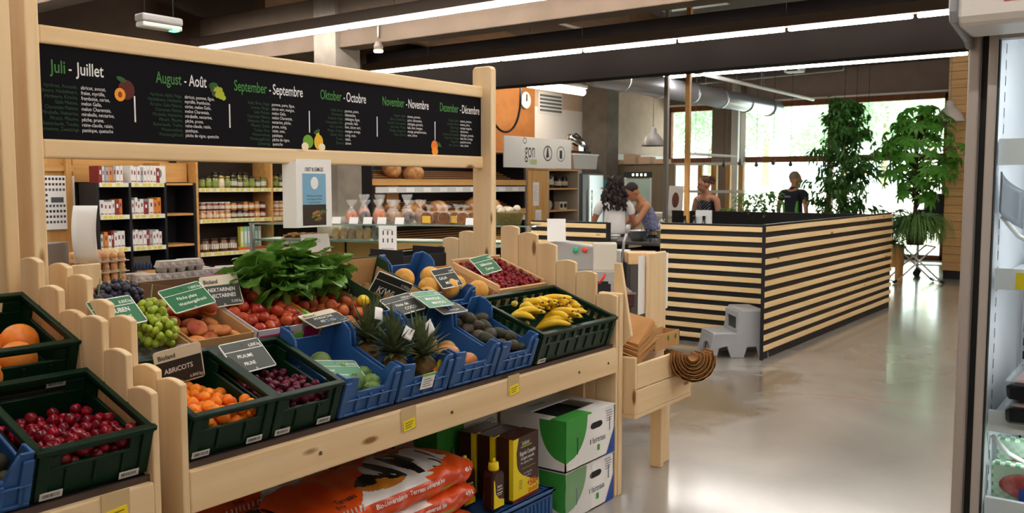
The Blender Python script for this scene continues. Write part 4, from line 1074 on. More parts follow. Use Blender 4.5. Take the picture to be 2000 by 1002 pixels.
# ================================================================ shelves along the dark back wall
rail = mat('price_rail', '#e9e6cf', r=.5); railY = mat('rail_yellow', '#e3d35a', r=.6)
def shelf_unit(name, label, cat, x0, x1, y0, y1, z1, bays, levels, body, edge, rails=(), back=None, z0=0):
    t = thing(name, label, cat, (0, 0, 0))
    for x in bays: MB().box(x - .015, x + .015, y0, y1, z0, z1).build('upright', edge if body is None else body, t)
    MB().box(x0, x1, y1 - .02, y1, z0, z1).build('back_panel', back or blackm, t)
    for i, (a, b) in enumerate(zip(bays, bays[1:])):
        for j, z in enumerate(levels):
            MB().box(a + .015, b - .015, y0 + .01, y1 - .02, z - .025, z).build('shelf', edge, t)
            if (i, j) in rails:
                r_ = MB().box(a + .02, b - .02, y0 - .012, y0 + .008, z - .045, z + .004).build('price_rail', rail, t)
                m = MB(); x = a + .05; random.seed(i * 7 + j)
                while x < b - .08:
                    m.rect(x, x + .05, z - .038, z - .004, M=T(0, y0 - .0125, 0) @ FRONT); x += random.choice((.06, .075, .1))
                m.build('price_labels', railY, r_)
    return t
SY = 9.6
su = shelf_unit('shelf_unit', 'black shelf unit with rows of small white product boxes', 'shelf unit', 5.19, 6.43, SY, 10.0, 1.62, (5.205, 5.585, 6.03, 6.42), (.50, .886, 1.255, 1.618), blackm, oak[0], rails={(a, b) for a in (0, 1) for b in range(4)})
bx_cols = [('white', mat('box_white', '#e9e7e4', r=.5)), ('orange', mat('box_orange', '#dc8a36', r=.5)), ('dark red', mat('box_red', '#8c2b2e', r=.5)), ('grey', mat('box_grey', '#a8a8ac', r=.5))]
stripe = mat('box_print', '#7d3540', r=.7)
def product_box(c, w, h, d, loc, label, group):
    m = MB().box(0, w, 0, d, 0, h); m.rect(w * .12, w * .88, h * .07, h * .13, 1, T(0, -.0006, 0) @ FRONT); m.rect(w * .3, w * .7, h * .5, h * .75, 1 if c != 2 else 2, T(0, -.0006, 0) @ FRONT)
    o = m.build('product_box', [bx_cols[c][1], stripe, paper], None, loc=loc); tag(o, label, 'box', group)
LV = {1.618: 'top', 1.255: 'second', .886: 'third'}
random.seed(12)
for z, nm in LV.items():
    for bay, (a, b) in (('left', (5.24, 5.56)), ('middle', (5.62, 6.01))):
        x = a
        while x < b - .05:
            w = random.uniform(.028, .055); c = random.choice((0, 0, 0, 0, 0, 0, 0, 1, 2, 3)); h = random.uniform(.14, .2) if nm != 'top' else random.uniform(.17, .2)
            product_box(c, w, h, .2, (x, SY + .03 + random.random() * .02, z + .001), '%s upright box on the %s shelf of the black unit, %s bay' % (bx_cols[c][0], nm, bay), '%s boxes, %s shelf, %s bay' % (bx_cols[c][0], nm, bay))
            x += w + .004
t = thing('picture_box', 'long white box with drawings lying on top of the black unit', 'box', (5.74, SY + .02, 1.62))
MB().box(0, .33, .03, .05, 0, .2).build('box_front', bx_cols[0][1], t); MB().box(0, .33, .05, .25, 0, .19).build('box_body', bx_cols[0][1], t)
m = MB()
for k in range(4): m.ball((.05 + .07 * k, .029, .11), (.022, .001, .05), 8, 6)
m.build('drawings', mat('print_brown', '#8b8070', r=.8), t)
t = thing('bottle_display', 'small cardboard display with bottles on the lowest shelf of the black unit', 'display', (5.65, SY + .03, .501))
MB().box(0, .24, .1, .12, 0, .26).build('back_card', mat('display_grey', '#6d675c', r=.8), t); MB().box(0, .24, 0, .1, 0, .1).build('tray', oak[0], t)
for k in range(5): MB().lathe([(.016, .1), (.016, .16), (.007, .18), (.007, .2)], 10, M=T(.03 + .045 * k, .05, 0)).build('bottle', mat('bottle_navy', '#2a3f6b', r=.3), t)
t = thing('plank_wall_panel', 'honey wood wall panel beside the black shelf unit', 'panel', (0, 0, 0))
MB().box(4.4, 5.17, 10.1, 10.13, 0, 2.0).build('panel', oak[2], t); MB().box(4.4, 5.17, 10.06, 10.1, 1.75, 1.82).build('ledge', oak[0], t)
MB().box(5.08, 5.14, 10.02, 10.1, 0, 2.0).build('post', oak[2], t)
t = thing('wall_board', 'honey wood boards closing the wall above the black shelf unit', 'panel', (0, 0, 0)); MB().box(5.2, 6.42, 10.12, 10.15, 1.63, 2.1).build('board', oak[0], t)
MB().box(6.06, 6.42, 9.75, 10.1, 1.63, 1.86).build('cupboard', oak[0], t)
t = thing('grid_poster', 'white poster with rows of small dark pictures on the wood panel', 'poster', (4.78, 10.05, 1.1))
MB().box(0, .4, 0, .005, 0, .6).build('sheet', paper, t)
m = MB()
for r_ in range(9):
    for c in range(9):
        if 3 <= r_ <= 4 and 2 <= c <= 6: continue
        m.rect(.03 + c * .039, .055 + c * .039, .55 - r_ * .06, .578 - r_ * .06, (r_ * 5 + c * 3) % 3, T(0, -.001, 0) @ FRONT)
m.rect(.13, .27, .3, .36, 1, T(0, -.001, 0) @ FRONT)
m.build('pictures', [ink, mat('pic_grey', '#55585a', r=.8), mat('pic_brown', '#5b3b33', r=.8)], t)
# ---- oak jar shelves
JB = (6.46, 7.58, 8.72)
shelf_unit('jar_shelf', 'honey wood shelf unit filled with jars and preserves', 'shelf unit', 6.46, 8.72, SY, 10.0, 2.15, JB, (.38, .76, 1.17, 1.554, 2.15), None, oak[0], rails={(a, b) for a in (0, 1) for b in (1, 2, 3)}, back=mat('shelf_back_dark', '#33261d', r=.8))
jl_gold = mat('lid_gold', '#b39a5a', r=.3, m=.8); jl_dark = mat('lid_dark', '#3a2e2a', r=.35, m=.5); jl_white = mat('lid_white', '#d9d7cf', r=.4)
jlab = mat('jar_label', '#e4ddc8', r=.7); jlab2 = mat('jar_label_green', '#8fa04a', r=.7)
def jar_mesh(r, h):
    return [(.001, 0), (r * .9, 0), (r, .008), (r, h * .74), (r * .86, h * .82), (r * .86, h * .86), (.001, h * .86)]
JC = {'pickle': ('#6f7a2c', 'green pickled vegetables'), 'olive': ('#4d5424', 'dark olives'), 'cream': ('#cdb98a', 'pale spread'), 'jam': ('#7a2d1c', 'red jam'), 'curd': ('#c98435', 'orange jam'), 'honey': ('#5d2f12', 'brown honey'), 'choc': ('#3b2018', 'chocolate spread')}
JM = {}
def jar(kind, r, h, lid, loc, label, group, lab=None):
    key = (kind, r, h, lid.name, bool(lab))
    if key not in JM:
        g = mat('jar_' + kind, JC[kind][0], r=.12, c2=JC[kind][0], coat=.6)
        JM[key] = (MB().lathe(jar_mesh(r, h), 14).mesh('jar_body', g), MB().lathe([(.001, h * .86), (r * .92, h * .86), (r * .92, h), (.001, h)], 14).mesh('lid', lid),
                   MB().tube([(0, 0, h * .22), (0, 0, h * .6)], r * 1.012, 14, cap=False).mesh('label', lab or jlab))
    t = thing('preserve_jar', label, 'jar', loc, (0, 0, random.uniform(0, 6)), group)
    for n_, me in zip(('jar_body', 'lid', 'label'), JM[key]): put(n_, me, None, None, (0, 0, 0), parent=t)
random.seed(33)
for bay, (a, b) in (('left', (6.52, 7.54)), ('right', (7.64, 8.66))):
    x = a + .05
    while x < b:
        k = random.choice(('pickle', 'pickle', 'olive', 'cream', 'pickle')); r_ = random.choice((.04, .045)); h = random.choice((.13, .15))
        jar(k, r_, h, random.choice((jl_gold, jl_dark)), (x, SY + .07, 1.555), 'jar of %s in front on the top shelf, %s bay' % (JC[k][1], bay), 'jars of %s, top shelf, %s bay' % (JC[k][1], bay), random.choice((jlab, jlab2)))
        if random.random() < .55: jar('olive', .042, .2, jl_dark, (x, SY + .2, 1.555), 'tall dark jar behind the front row on the top shelf, %s bay' % bay, 'tall jars, top shelf, %s bay' % bay)
        x += .092
    x = a + .05
    while x < b:
        k = 'curd' if x < a + .45 else random.choice(('jam', 'curd', 'choc', 'cream')); low = x < a + .45
        lid = jl_white if low else random.choice((jl_gold, jl_dark))
        for s in range(2):
            jar(k if s == 0 else random.choice(('curd', 'jam')), .043, .105, lid, (x, SY + .07, 1.171 + s * .106), 'small jar with a %s lid in the %s layer on the second shelf, %s bay' % ('pale' if low else 'metal', ('lower', 'upper')[s], bay), 'small jars %s %s %s' % (low, s, bay))
        x += .09
    x = a + .07
    while x < (b - .5 if bay == 'left' else b):
        jar('honey', .062, random.choice((.17, .13)), jl_dark, (x, SY + .08, .761), 'wide jar of brown honey on the third shelf, %s bay' % bay, 'honey jars, %s bay' % bay)
        jar('honey', .055, .13, jl_dark, (x, SY + .22, .761), 'honey jar in the second row of the third shelf, %s bay' % bay, 'rear honey jars, %s bay' % bay)
        x += .135
    x = a + .06
    while x < b:
        jar('jam', .05, .12, jl_white if x < a + .3 else jl_dark, (x, SY + .08, .381), 'jar of red jam on the lowest jar shelf, %s bay' % bay, 'jam jars low, %s bay' % bay); x += .12
for k, c in enumerate(('#d8d95a', '#9ed3a0', '#8fc6dd', '#c9cf58', '#7fbfae', '#e3b9c4')):
    m = MB().box(0, .045, 0, .06, 0, .26); m.rect(.006, .039, .05, .2, 1, T(0, -.0006, 0) @ FRONT)
    tag(m.build('candle_pack', [mat('pack_%d' % k, c, r=.4), paper], None, loc=(7.1 + .055 * k, SY + .04, .80)), ('yellow', 'mint green', 'light blue', 'lime', 'teal', 'pink')[k] + ' tall pack on the orange box on the third shelf', 'pack')
tag(MB().box(0, .46, 0, .2, 0, .038).build('orange_box', mat('box_coral', '#d9683f', r=.6), None, loc=(7.06, SY + .03, .761)), 'flat orange box under the pastel packs on the third shelf', 'box')
# ================================================================ glass deli counter (local x runs left to right, faces -y)
DW = 3.15
dg = glass('counter_glass', '#eef4f0', .08); edge_g = mat('glass_edge', '#7d948a', r=.15)
dc = thing('deli_counter', 'glass deli counter on steel frame with pastries behind the stand', 'counter', (6.13, 8.17, 0), (0, 0, R_(-66.3)))
MB().box(0, DW, 0, .7, 0, .72).build('base_cabinet', mat('counter_base', '#b7b5b0', r=.4, m=.3), dc, bevel=.01)
MB().box(-.02, DW + .02, -.03, .7, .72, .77).build('front_ledge', mat('ledge_steel', '#cfcfcb', r=.3, m=.4), dc, bevel=.01)
MB().box(0, DW, .0, .6, 1.17, 1.18).build('top_glass', dg, dc); MB().box(0, DW, -.004, .0, 1.168, 1.183).build('glass_edge', edge_g, dc)
MB().box(0, DW, .12, .6, .985, .995).build('glass_shelf', mat('shelf_white', '#e6e4de', r=.35), dc); MB().box(0, DW, .112, .12, .98, 1.0).build('glass_edge', edge_g, dc)
MB().box(.03, DW - .03, 0, .006, .77, 1.168).build('front_glass', dg, dc)
for x in (0, DW - .04): MB().box(x, x + .04, .0, .05, .77, 1.17).build('corner_post', steel, dc, bevel=.008)
MB().box(0.0, .03, .05, .6, .77, 1.17).build('side_glass', dg, dc)
MB().box(.4, 1.5, .45, .62, .77, .97).build('inner_drawer', oak[0], dc); MB().box(.93, .95, .44, .45, .77, .97).build('drawer_gap', ink, dc)
MB().box(.05, DW - .05, .5, .56, 1.15, 1.167).build('lamp_strip', mat('counter_lamp', '#fff6e6', em=5), dc)
def dloc(x, y, z): return Matrix.Translation((6.13, 8.17, 0)) @ RZ(-66.3) @ Vector((x, y, z))
DR = (0, 0, R_(-66.3))
# pastries on the shelf
cookm = mat('cookie_brown', '#b9793a', r=.7, c2='#8f5526', ns=25, rnd=.15)
cm = MB().ball((0, 0, 0), (.032, .03, .018), 10, 7, fn=lambda d: d * (1 + .1 * math.sin(9 * d[0] + 7 * d[1]))).mesh('cookie', cookm)
random.seed(77)
for s_ in range(2):
    t = tag(MB().box(0, .5, 0, .25, 0, .012).build('pastry_tray', steel, None, loc=dloc(.28 + s_ * .55, .2, .997), rot=DR), ('left', 'right')[s_] + ' steel tray of cookies on the counter shelf', 'tray')
    for i in range(9):
        for j in range(3):
            put('cookie', cm, 'brown cookie on the %s tray of the counter' % ('left', 'right')[s_], 'cookie', dloc(.31 + s_ * .55 + i * .052, .24 + j * .07, 1.026 + .02 * (i % 2)), rr(.2) , 1, 'cookies on the %s tray' % ('left', 'right')[s_])
cello = mat('cellophane', '#f7f7f7', r=.12, alpha=.2, spec=.9)
tie = mat('bag_tie_orange', '#e07a2c', r=.5)
fillm = {'biscuit': mat('fill_biscuit', '#c9954f', r=.7, c2='#a8712f', ns=40), 'cookie': mat('fill_cookie', '#9a6838', r=.7, c2='#7a4c22', ns=40), 'dark': mat('fill_dark', '#4b3322', r=.7, c2='#35241a', ns=40), 'orange': mat('fill_orange', '#d9772e', r=.6, c2='#c25f22', ns=30), 'nut': mat('fill_nut', '#8a5a34', r=.7, c2='#b98a55', ns=60)}
def cello_bag(loc, rot, w, h, fill, label, group=None, s=0):
    random.seed(s)
    t = thing('pastry_bag', label, 'bag', loc, rot, group)
    MB().ball((0, 0, h * .5), (w * .5, w * .38, h * .5), 12, 8, fn=lambda d: Vector((max(-.85, min(.85, d[0])) / .85 * 1, max(-.8, min(.8, d[1])) / .8, max(-.9, min(.9, d[2])) / .9))).build('filling', fillm[fill], t)
    b = MB()
    b.lathe([(w * .5, .0), (w * .56, h * .3), (w * .54, h * .9), (w * .3, h * 1.15), (w * .1, h * 1.3), (w * .12, h * 1.36), (w * .42, h * 1.75), (w * .5, h * 1.95)], 14)
    for i, v in enumerate(b.v):
        k = 1 + (.25 * math.sin(i * 2.9) if v[2] > h * 1.2 else .05 * math.sin(i * 1.7)); b.v[i] = (v[0] * k, v[1] * k * .8, v[2])
    b.f = [f for f in b.f if len(f) == 4]; b.mi = [0] * len(b.f); b.sm = [True] * len(b.f)
    b.build('wrapper', cello, t)
    MB().tube([(0, 0, h * 1.27), (0, 0, h * 1.34)], w * .13, 8).build('tie', tie if s % 2 else mat('tie_white', '#e8e8e8', r=.5), t)
fills = ('orange', 'orange', 'dark', 'nut', 'orange', 'cookie', 'nut', 'biscuit', 'dark', 'cookie')
for k in range(10):
    cello_bag(dloc(1.12 + .083 * k + jit(.01), .2 + .14 * (k % 2), 1.182), DR, .115, .13 + .03 * (k % 3 == 1), fills[k],
              'clear tied bag of %s, number %s from the left on the glass top' % ({'orange': 'orange crackers', 'dark': 'dark cookies', 'nut': 'nuts', 'cookie': 'cookies', 'biscuit': 'biscuits'}[fills[k]], ('one', 'two', 'three', 'four', 'five', 'six', 'seven', 'eight', 'nine', 'ten')[k]), None, k)
for k in range(8):
    cello_bag(dloc(.93 + .092 * k, .22, .997), DR, .085, .13, ('biscuit', 'biscuit', 'cookie', 'biscuit', 'biscuit', 'dark', 'dark', 'biscuit')[k], ('flat', 'upright')[k % 2] + ' cellophane bag of %s on the lower glass shelf' % ('dark cookies' if k in (5, 6) else 'yellow biscuits'), 'bags on the lower glass shelf %d' % (k in (5, 6)) + str(k % 2), 30 + k)
loafm = mat('loaf_crust', '#8c5b34', r=.7, c2='#6f4526', ns=30, rnd=.12)
for k in range(6):
    t = thing('bagged_loaf', ('first', 'second', 'third', 'fourth', 'fifth', 'sixth')[k] + ' sliced loaf in a tied clear bag right of the biscuit bags', 'bread', dloc(1.98 + .10 * k, .2 + .06 * (k % 2), 1.182), (0, 0, R_(-60)))
    pts = [(-.055, 0), (.055, 0), (.06, .08)] + [(.06 * math.cos(a * .52), .08 + .045 * math.sin(a * .52)) for a in range(1, 6)] + [(-.06, .08)]
    for j in range(5): MB().prism(pts, -.02 - .035 * j, .012 - .035 * j, M=FRONT).build('slice', loafm, t)
    b = MB(); b.tube([(0, -.01, .06), (0, .2, .06)], .075, 10); b.tube([(0, .1, .12), (0, .1, .16), (.01, .1, .2)], [.02, .016, .06], 10)
    b.build('wrapper', cello, t)
    if k in (0, 3): MB().box(-.045, .045, -.016, -.013, .01, .085).build('label', mat('loaf_label', '#ecc04a', r=.6), t)
for k in range(6):
    x = (1.0, 1.2, 1.36, 1.52, 1.72, 2.5)[k]
    tag(MB().box(-.05, .05, 0, .003, 0, .075, M=RX(-18)).build('price_card', paper, None, loc=dloc(x, .06, 1.182), rot=DR), ('first', 'second', 'third', 'fourth', 'fifth', 'last')[k] + ' small white price card along the edge of the glass top', 'card')
t = thing('menu_sheet', 'white sheet with small symbols hanging on the front of the counter', 'sheet', dloc(1.52, -.02, .8), DR)
MB().box(0, .2, 0, .003, 0, .37).build('sheet', paper, t)
m = MB(); M_ = T(0, -.001, 0) @ FRONT; m.text('Pains & Boissons', .1, .32, .02, M_, 0, .7, 'C')
for i in range(3):
    for j in range(2): m.rect(.045 + .05 * i, .058 + .05 * i, .19 + .08 * j, .235 + .08 * j, 0, M_)
for i in range(4): m.rect(.03, .17, .05 + .025 * i, .054 + .025 * i, 0, M_)
m.build('print', ink, t)
t = thing('bread_basket', 'woven basket of white cloth bags standing at the right end of the counter', 'basket', dloc(2.86, .28, 1.182))
wick = wood('wicker', '#8a7a3f', '#5c4f25', 0, kn=0, fine=60)
MB().lathe([(.001, 0), (.13, 0), (.17, .12), (.175, .13), (.165, .13), (.12, .015), (.001, .015)], 24).build('basket', wick, t)
for k in range(6): MB().ball((.11 * math.cos(k), .09 * math.sin(k), .14 + .015 * (k % 3)), (.055, .03, .035), 10, 7, M=None).build('cloth_bag', mat('linen', '#e3d9c6', r=.9, c2='#cfc3ac', ns=8), t)
# ================================================================ bread wall
KY = 8.6
bs = thing('bread_shelf', 'black bread shelf with slanting wooden slat boards', 'shelf unit', (0, 0, 0))
MB().box(8.42, 8.45, KY, KY + .6, 0, 2.0).build('side_panel', blackm, bs); MB().box(11.86, 11.89, KY, KY + .6, 0, 2.1).build('side_panel', blackm, bs)
MB().box(8.42, 11.89, KY + .58, KY + .6, 0, 2.1).build('back_panel', blackm, bs); MB().box(8.42, 11.89, KY, KY + .6, 2.1, 2.13).build('top_board', oak[0], bs)
bslat = wood('bread_slat', '#b98551', '#9a6a3c', 0, kn=0)
def slat_z(z, y): return z + .2 * (y - .02) / .5
for z, nm in ((1.6, 'top'), (1.14, 'middle'), (.72, 'low')):
    for k in range(7):
        yy = .04 + .075 * k
        MB().box(8.46, 11.85, KY + yy, KY + yy + .05, slat_z(z, yy), slat_z(z, yy) + .018).build('slat', bslat, bs)
    MB().box(8.43, 11.88, KY - .03, KY, z - .01, z + .075).build('front_board', oak[0], bs)
    r_ = MB().box(8.46, 11.85, KY - .035, KY - .025, z - .11, z - .03).build('price_rail', mat('rail_pale', '#d5d4d0', r=.5), bs)
    m = MB()
    for k in range(9): m.rect(8.7 + .35 * k, 8.86 + .35 * k, z - .1, z - .04, M=T(0, KY - .0355, 0) @ FRONT)
    m.build('price_labels', paper, r_)
breadm = mat('bread_crust', '#b8743a', r=.75, c2='#d9ab72', ns=14, rnd=.1)
F['round_loaf'] = fmesh('round_loaf', breadm, (.15, .15, .12), None, 20, 12); F['long_loaf'] = fmesh('long_loaf', breadm, (.17, .085, .075), None, 18, 10)
for k, (x, y, z, kd, lb) in enumerate(((9.05, .25, 1.83, 'round_loaf', 'round loaf leaning on the top bread shelf, left one'), (9.36, .12, 1.76, 'round_loaf', 'round loaf lying on the top bread shelf, right one'),
    (9.0, .2, 1.29, 'long_loaf', 'loaf at the left of the middle bread shelf'), (9.35, .1, 1.25, 'long_loaf', 'second loaf from the left on the middle bread shelf'), (9.6, .25, 1.31, 'long_loaf', 'dark loaf behind on the middle bread shelf'), (9.85, .1, 1.25, 'round_loaf', 'round loaf in the middle of the middle bread shelf'),
    (10.7, .12, 1.27, 'round_loaf', 'round loaf left of the post on the middle shelf'), (11.0, .3, 1.34, 'long_loaf', 'loaf with pale crust behind, on the middle shelf'), (11.12, .1, 1.26, 'round_loaf', 'rightmost round loaf seen beside the post'))):
    put(kd, F[kd], lb, 'bread', (x, KY + y, z), (R_(50) if k == 0 else R_(-10), 0, jit(.4)))
t = tag(MB().box(0, .24, 0, .3, 0, .32).build('carton', card, None, loc=(8.9, KY + .2, 1.26)), 'brown carton between the two bread shelves at the left', 'box')
# ---- cabinet, refrigerator and sign above
cab = thing('kitchen_cabinet', 'tall cabinet with honey wood door and dark open shelves', 'cabinet', (11.92, KY, 0))
CWD = 1.63
MB().box(0, CWD, 0, .55, 0, .04).build('plinth', blackm, cab); MB().box(0, CWD, .53, .55, 0, 1.86).build('back_panel', blackm, cab); MB().box(0, CWD, 0, .55, 1.84, 1.87).build('top_board', oak[0], cab)
for x in (0, .64, CWD - .04): MB().box(x, x + .04, 0, .53, .04, 1.84).build('side_panel', mat('cab_side', '#9b9284', r=.5), cab)
for z in (.45, .9, 1.16, 1.54): MB().box(.68, CWD - .04, 0.02, .53, z - .025, z).build('shelf', oak[0], cab)
d = MB().box(0.02, .63, -.02, 0, .05, 1.83).build('door', oak[2], cab, bevel=.004)
MB().box(.57, .59, -.035, -.02, .9, 1.05).build('handle', steel, d)
for x, z0, z1 in ((.17, 1.25, 1.64), (.24, .84, 1.18)):
    o = MB().box(x, x + .17, -.024, -.021, z0, z1).build('note_sheet', paper, d); m = MB()
    for k in range(9): m.rect(x + .02, x + .15 - .03 * (k % 2), z1 - .06 - k * .03, z1 - .055 - k * .03, M=T(0, -.0245, 0) @ FRONT)
    m.build('print', mat('print_grey', '#9a9a9a', r=.8), o)
t = thing('radio', 'small retro radio with two dials in the open cabinet', 'radio', (13.1, KY + .12, 1.161))
MB().box(0, .24, 0, .12, 0, .14).build('case', mat('radio_beige', '#c9bfa6', r=.5), t, bevel=.008)
for x in (.06, .18): MB().lathe([(.001, .006), (.04, .006), (.042, 0)], 16, M=T(x, 0, .07) @ FRONT).build('dial', ink, t)
for k, (x, h, c) in enumerate(((12.72, .12, '#a98752'), (12.9, .26, '#4d4238'), (13.15, .2, '#574a3d'), (13.35, .2, '#6a5846'))):
    jar('choc', .07, h, jl_dark, (x, KY + .2, 1.541), ('short pale', 'tall dark', 'dark', 'brown')[k] + ' canister on the upper shelf of the open cabinet', None)
t = tag(MB().ball((0, 0, .09), (.1, .07, .09), 12, 8).build('flour_bag', mat('pale_bag', '#b8a99a', r=.7), None, loc=(12.78, KY + .15, 1.161)), 'pale bag lying in the open cabinet left of the radio', 'bag')
fr_ = thing('refrigerator', 'tall stainless steel refrigerator beside the open cabinet', 'refrigerator', (13.6, KY, 0))
MB().box(0, .74, 0, .62, .06, 1.80).build('body', mat('fridge_side', '#77787a', r=.4, m=.6), fr_, bevel=.01)
MB().box(.01, .2, -.03, 0, .08, 1.79).build('door_edge', mat('fridge_dark', '#5a5b5c', r=.35, m=.7), fr_, bevel=.01); d = MB().box(.21, .73, -.04, 0, .08, 1.79).build('door', steel, fr_, bevel=.02)
MB().tube([(.25, -.08, .7), (.25, -.08, 1.5)], .012, 8).build('handle', chrome, d)
for x in (.05, .69): MB().box(x - .03, x + .03, .1, .16, 0, .06).build('foot', rubber, fr_)
ks = thing('kitchen_sign', 'white lettered sign board above the cabinet with two round symbols', 'sign', (11.3, KY - .02, 1.875))
MB().box(0, 1.95, 0, .02, 0, .5).build('board', white, ks, bevel=.004)
M_ = T(0, -.001, 0) @ FRONT; m = MB(); m.text('gon', .56, .17, .36, M_, 0, .55); ring(m, .56, .44, .05, .012, M_)
ring(m, 1.22, .25, .13, .02, M_); ring(m, 1.62, .25, .13, .012, M_)
m.add([(1.17, .17, 0), (1.2, .34, 0), (1.23, .36, 0), (1.26, .19, 0)], [(0, 1, 2, 3)], 0, M_); m.rect(1.58, 1.66, .17, .31, 0, M_)
m.build('lettering', mat('sign_charcoal', '#3a3a3d', r=.8), ks)
m = MB(); m.rect(.72, .9, .06, .14, 0, M_); m.build('green_mark', mat('sign_lime', '#b9c98f', r=.8), ks)
t = thing('storage_tub', 'grey and white plastic tub on top of the refrigerator', 'tub', (13.42, KY + .02, 1.875))
MB().prism([(0, 0), (.75, 0), (.8, .26), (-.05, .26)], 0, .4, M=T(0, .4, 0) @ FRONT).build('tub', mat('tub_grey', '#b5b0ac', r=.5), t, bevel=.01)
MB().box(-.07, .82, -.01, .41, .25, .28).build('rim', white, t, bevel=.006)
t = thing('kitchen_machine', 'chrome and black kitchen machine standing on the plastic tub', 'machine', (13.5, KY + .2, 2.16))
MB().box(.05, .6, -.1, .1, 0, .05).build('base', rubber, t, bevel=.01); MB().tube([(.0, 0, .28), (.35, 0, .2), (.6, 0, .1)], [.07, .1, .05], 14).build('motor_head', chrome, t)
MB().tube([(.1, 0, .3), (.25, 0, .36), (.4, 0, .3)], .015, 8).build('handle', rubber, t); MB().tube([(.6, 0, .1), (.72, 0, .16)], .012, 8).build('lever', chrome, t); MB().box(.25, .4, -.06, .06, .04, .2).build('stand', chrome, t)
# ================================================================ slatted counter panels around the kitchen and seating
lat_b = mat('panel_black', '#101014', r=.55)
def slat_panel(mb_root, L_, h, z0, n, M, pitch=.0995):
    o = MB().box(0, L_, 0, .015, z0, h, M=M).build('black_board', lat_b, mb_root)
    for k in range(n):
        zc = h - .035 - k * pitch
        b = MB().box(.002, L_ - .002, -.02, 0, zc - .024, zc + .024); 
        ob = b.build('slat', slat_w[0], mb_root, bevel=.003); ob.matrix_local = M
    MB().box(-.003, L_ + .003, -.022, .016, h, h + .01, M=M).build('cap_rail', mat('cap_dark', '#2c2a2a', r=.4), mb_root)
c1 = thing('slatted_counter', 'long slatted counter wall of pale wood on black, running to the windows', 'counter', (7.816, 2.99, 0))
slat_panel(c1, 4.48, 1.232, 0, 12, T(0, 0, 0))
MB().box(-.004, .0, -.02, .012, 0, 1.235).build('end_trim', lat_b, c1)
c2 = thing('slatted_counter', 'slatted counter front of pale wood on black behind the grey step stool', 'counter', (8.36, 4.3, 0))
slat_panel(c2, 1.27, 1.20, 0, 12, RZ(-90) @ T(0, 0, 0))
c3 = thing('slatted_counter', 'short slatted counter beside the bread slicer, left of the kitchen gap', 'counter', (8.36, 5.95, 0))
slat_panel(c3, 1.0, 1.185, 0, 12, RZ(-90) @ T(0, 0, 0))
MB().box(-.02, .05, -1.02, -1.0, 0, 1.19).build('end_trim', lat_b, c3)
bb = thing('black_partition', 'black partition closing the far side of the slatted seating area', 'partition', (12.32, 3.06, 0))
MB().box(0, .05, 0, 3.1, 0, 1.2).build('board', lat_b, bb, bevel=.005); MB().box(-.01, .06, 0, 3.1, 1.2, 1.212).build('cap', mat('cap_dark', '#2c2a2a', r=.4), bb)
# kitchen worktop with its odds and ends
wt = thing('kitchen_worktop', 'dark kitchen worktop on wooden legs seen through the gap between the counters', 'worktop', (9.0, 4.5, 0))
MB().box(0, .75, 0, 1.9, .91, .95).build('top', mat('worktop_dark', '#4b4744', r=.25, m=.3), wt, bevel=.006)
for x, y in ((.05, .05), (.7, .05), (.05, 1.8), (.7, 1.8)): MB().box(x - .04, x + .04, y - .0, y + .09, 0, .91).build('leg', oak[2], wt)
ov = thing('oven', 'black oven with a wire rack under the worktop', 'oven', (9.1, 4.66, 0)); MB().box(0, .6, 0, .5, .0, .86).build('body', rubber, ov, bevel=.01)
for k in range(4): MB().tube([(-.012, .05, .5 + .06 * k), (-.012, .45, .5 + .06 * k)], .006, 6).build('rack_bar', chrome, ov)
MB().tube([(-.03, .05, .8), (-.03, .45, .8)], .01, 8).build('handle', chrome, ov)
kb = thing('black_cabinet', 'low black cabinet with papers on top in the kitchen gap', 'cabinet', (8.5, 4.78, 0)); MB().box(0, .48, 0, .62, 0, .86).build('body', lat_b, kb, bevel=.006)
for x in (.22,): MB().box(-.004, 0, .05, .57, .1, .8).build('door', blackm, kb)
tag(MB().box(0, .25, 0, .35, 0, .015).build('paper_stack', paper, None, loc=(8.55, 4.85, .861), rot=(0, 0, .2)), 'stack of white papers on the low black cabinet', 'paper')
tag(MB().ball((0, 0, .1), (.09, .08, .12), 14, 9, fn=lambda d: d * (1 + .12 * math.sin(7 * d[0] + 5 * d[2]))).build('white_bag', paper, None, loc=(8.6, 5.28, .861)), 'crumpled white bag on the low black cabinet', 'bag')
def bowl(name, loc, r, h, m, label):
    tag(MB().lathe([(.001, 0), (r * .5, 0), (r * .85, h * .45), (r, h), (r * 1.03, h), (r * .97, h * .93), (r * .8, h * .45), (r * .45, .01), (.001, .01)], 24).build(name, m, None, loc=loc), label, 'bowl')
bowl('mixing_bowl', (9.2, 5.03, .951), .135, .12, steel, 'large stainless steel mixing bowl on the kitchen worktop')
bowl('serving_bowl', (9.0 + .12, 5.3, .951), .075, .06, white, 'small white bowl left of the steel mixing bowl')
bowl('ceramic_bowl', (9.25, 4.7, .951), .11, .13, mat('glaze_olive', '#8a8a72', r=.3), 'olive grey bowl with whisks next to the counter edge')
for k in range(3):
    t = thing('whisk', ('left', 'middle', 'right')[k] + ' wire whisk standing in the olive grey bowl', 'whisk', (9.25 + .03 * k, 4.68 + .03 * k, .97), (R_(-12 + 10 * k), R_(8 * k - 6), k))
    for q in range(4):
        MB().tube([(.0, 0, .1)] + [(.045 * math.sin(math.pi * u / 8) * math.cos(q * .785), .045 * math.sin(math.pi * u / 8) * math.sin(q * .785), .1 + .14 * u / 8) for u in range(1, 8)] + [(0, 0, .24)] , .002, 5).build('wire', chrome, t)
    MB().tube([(0, 0, 0), (0, 0, .1)], .008, 8).build('handle', oak[2], t)
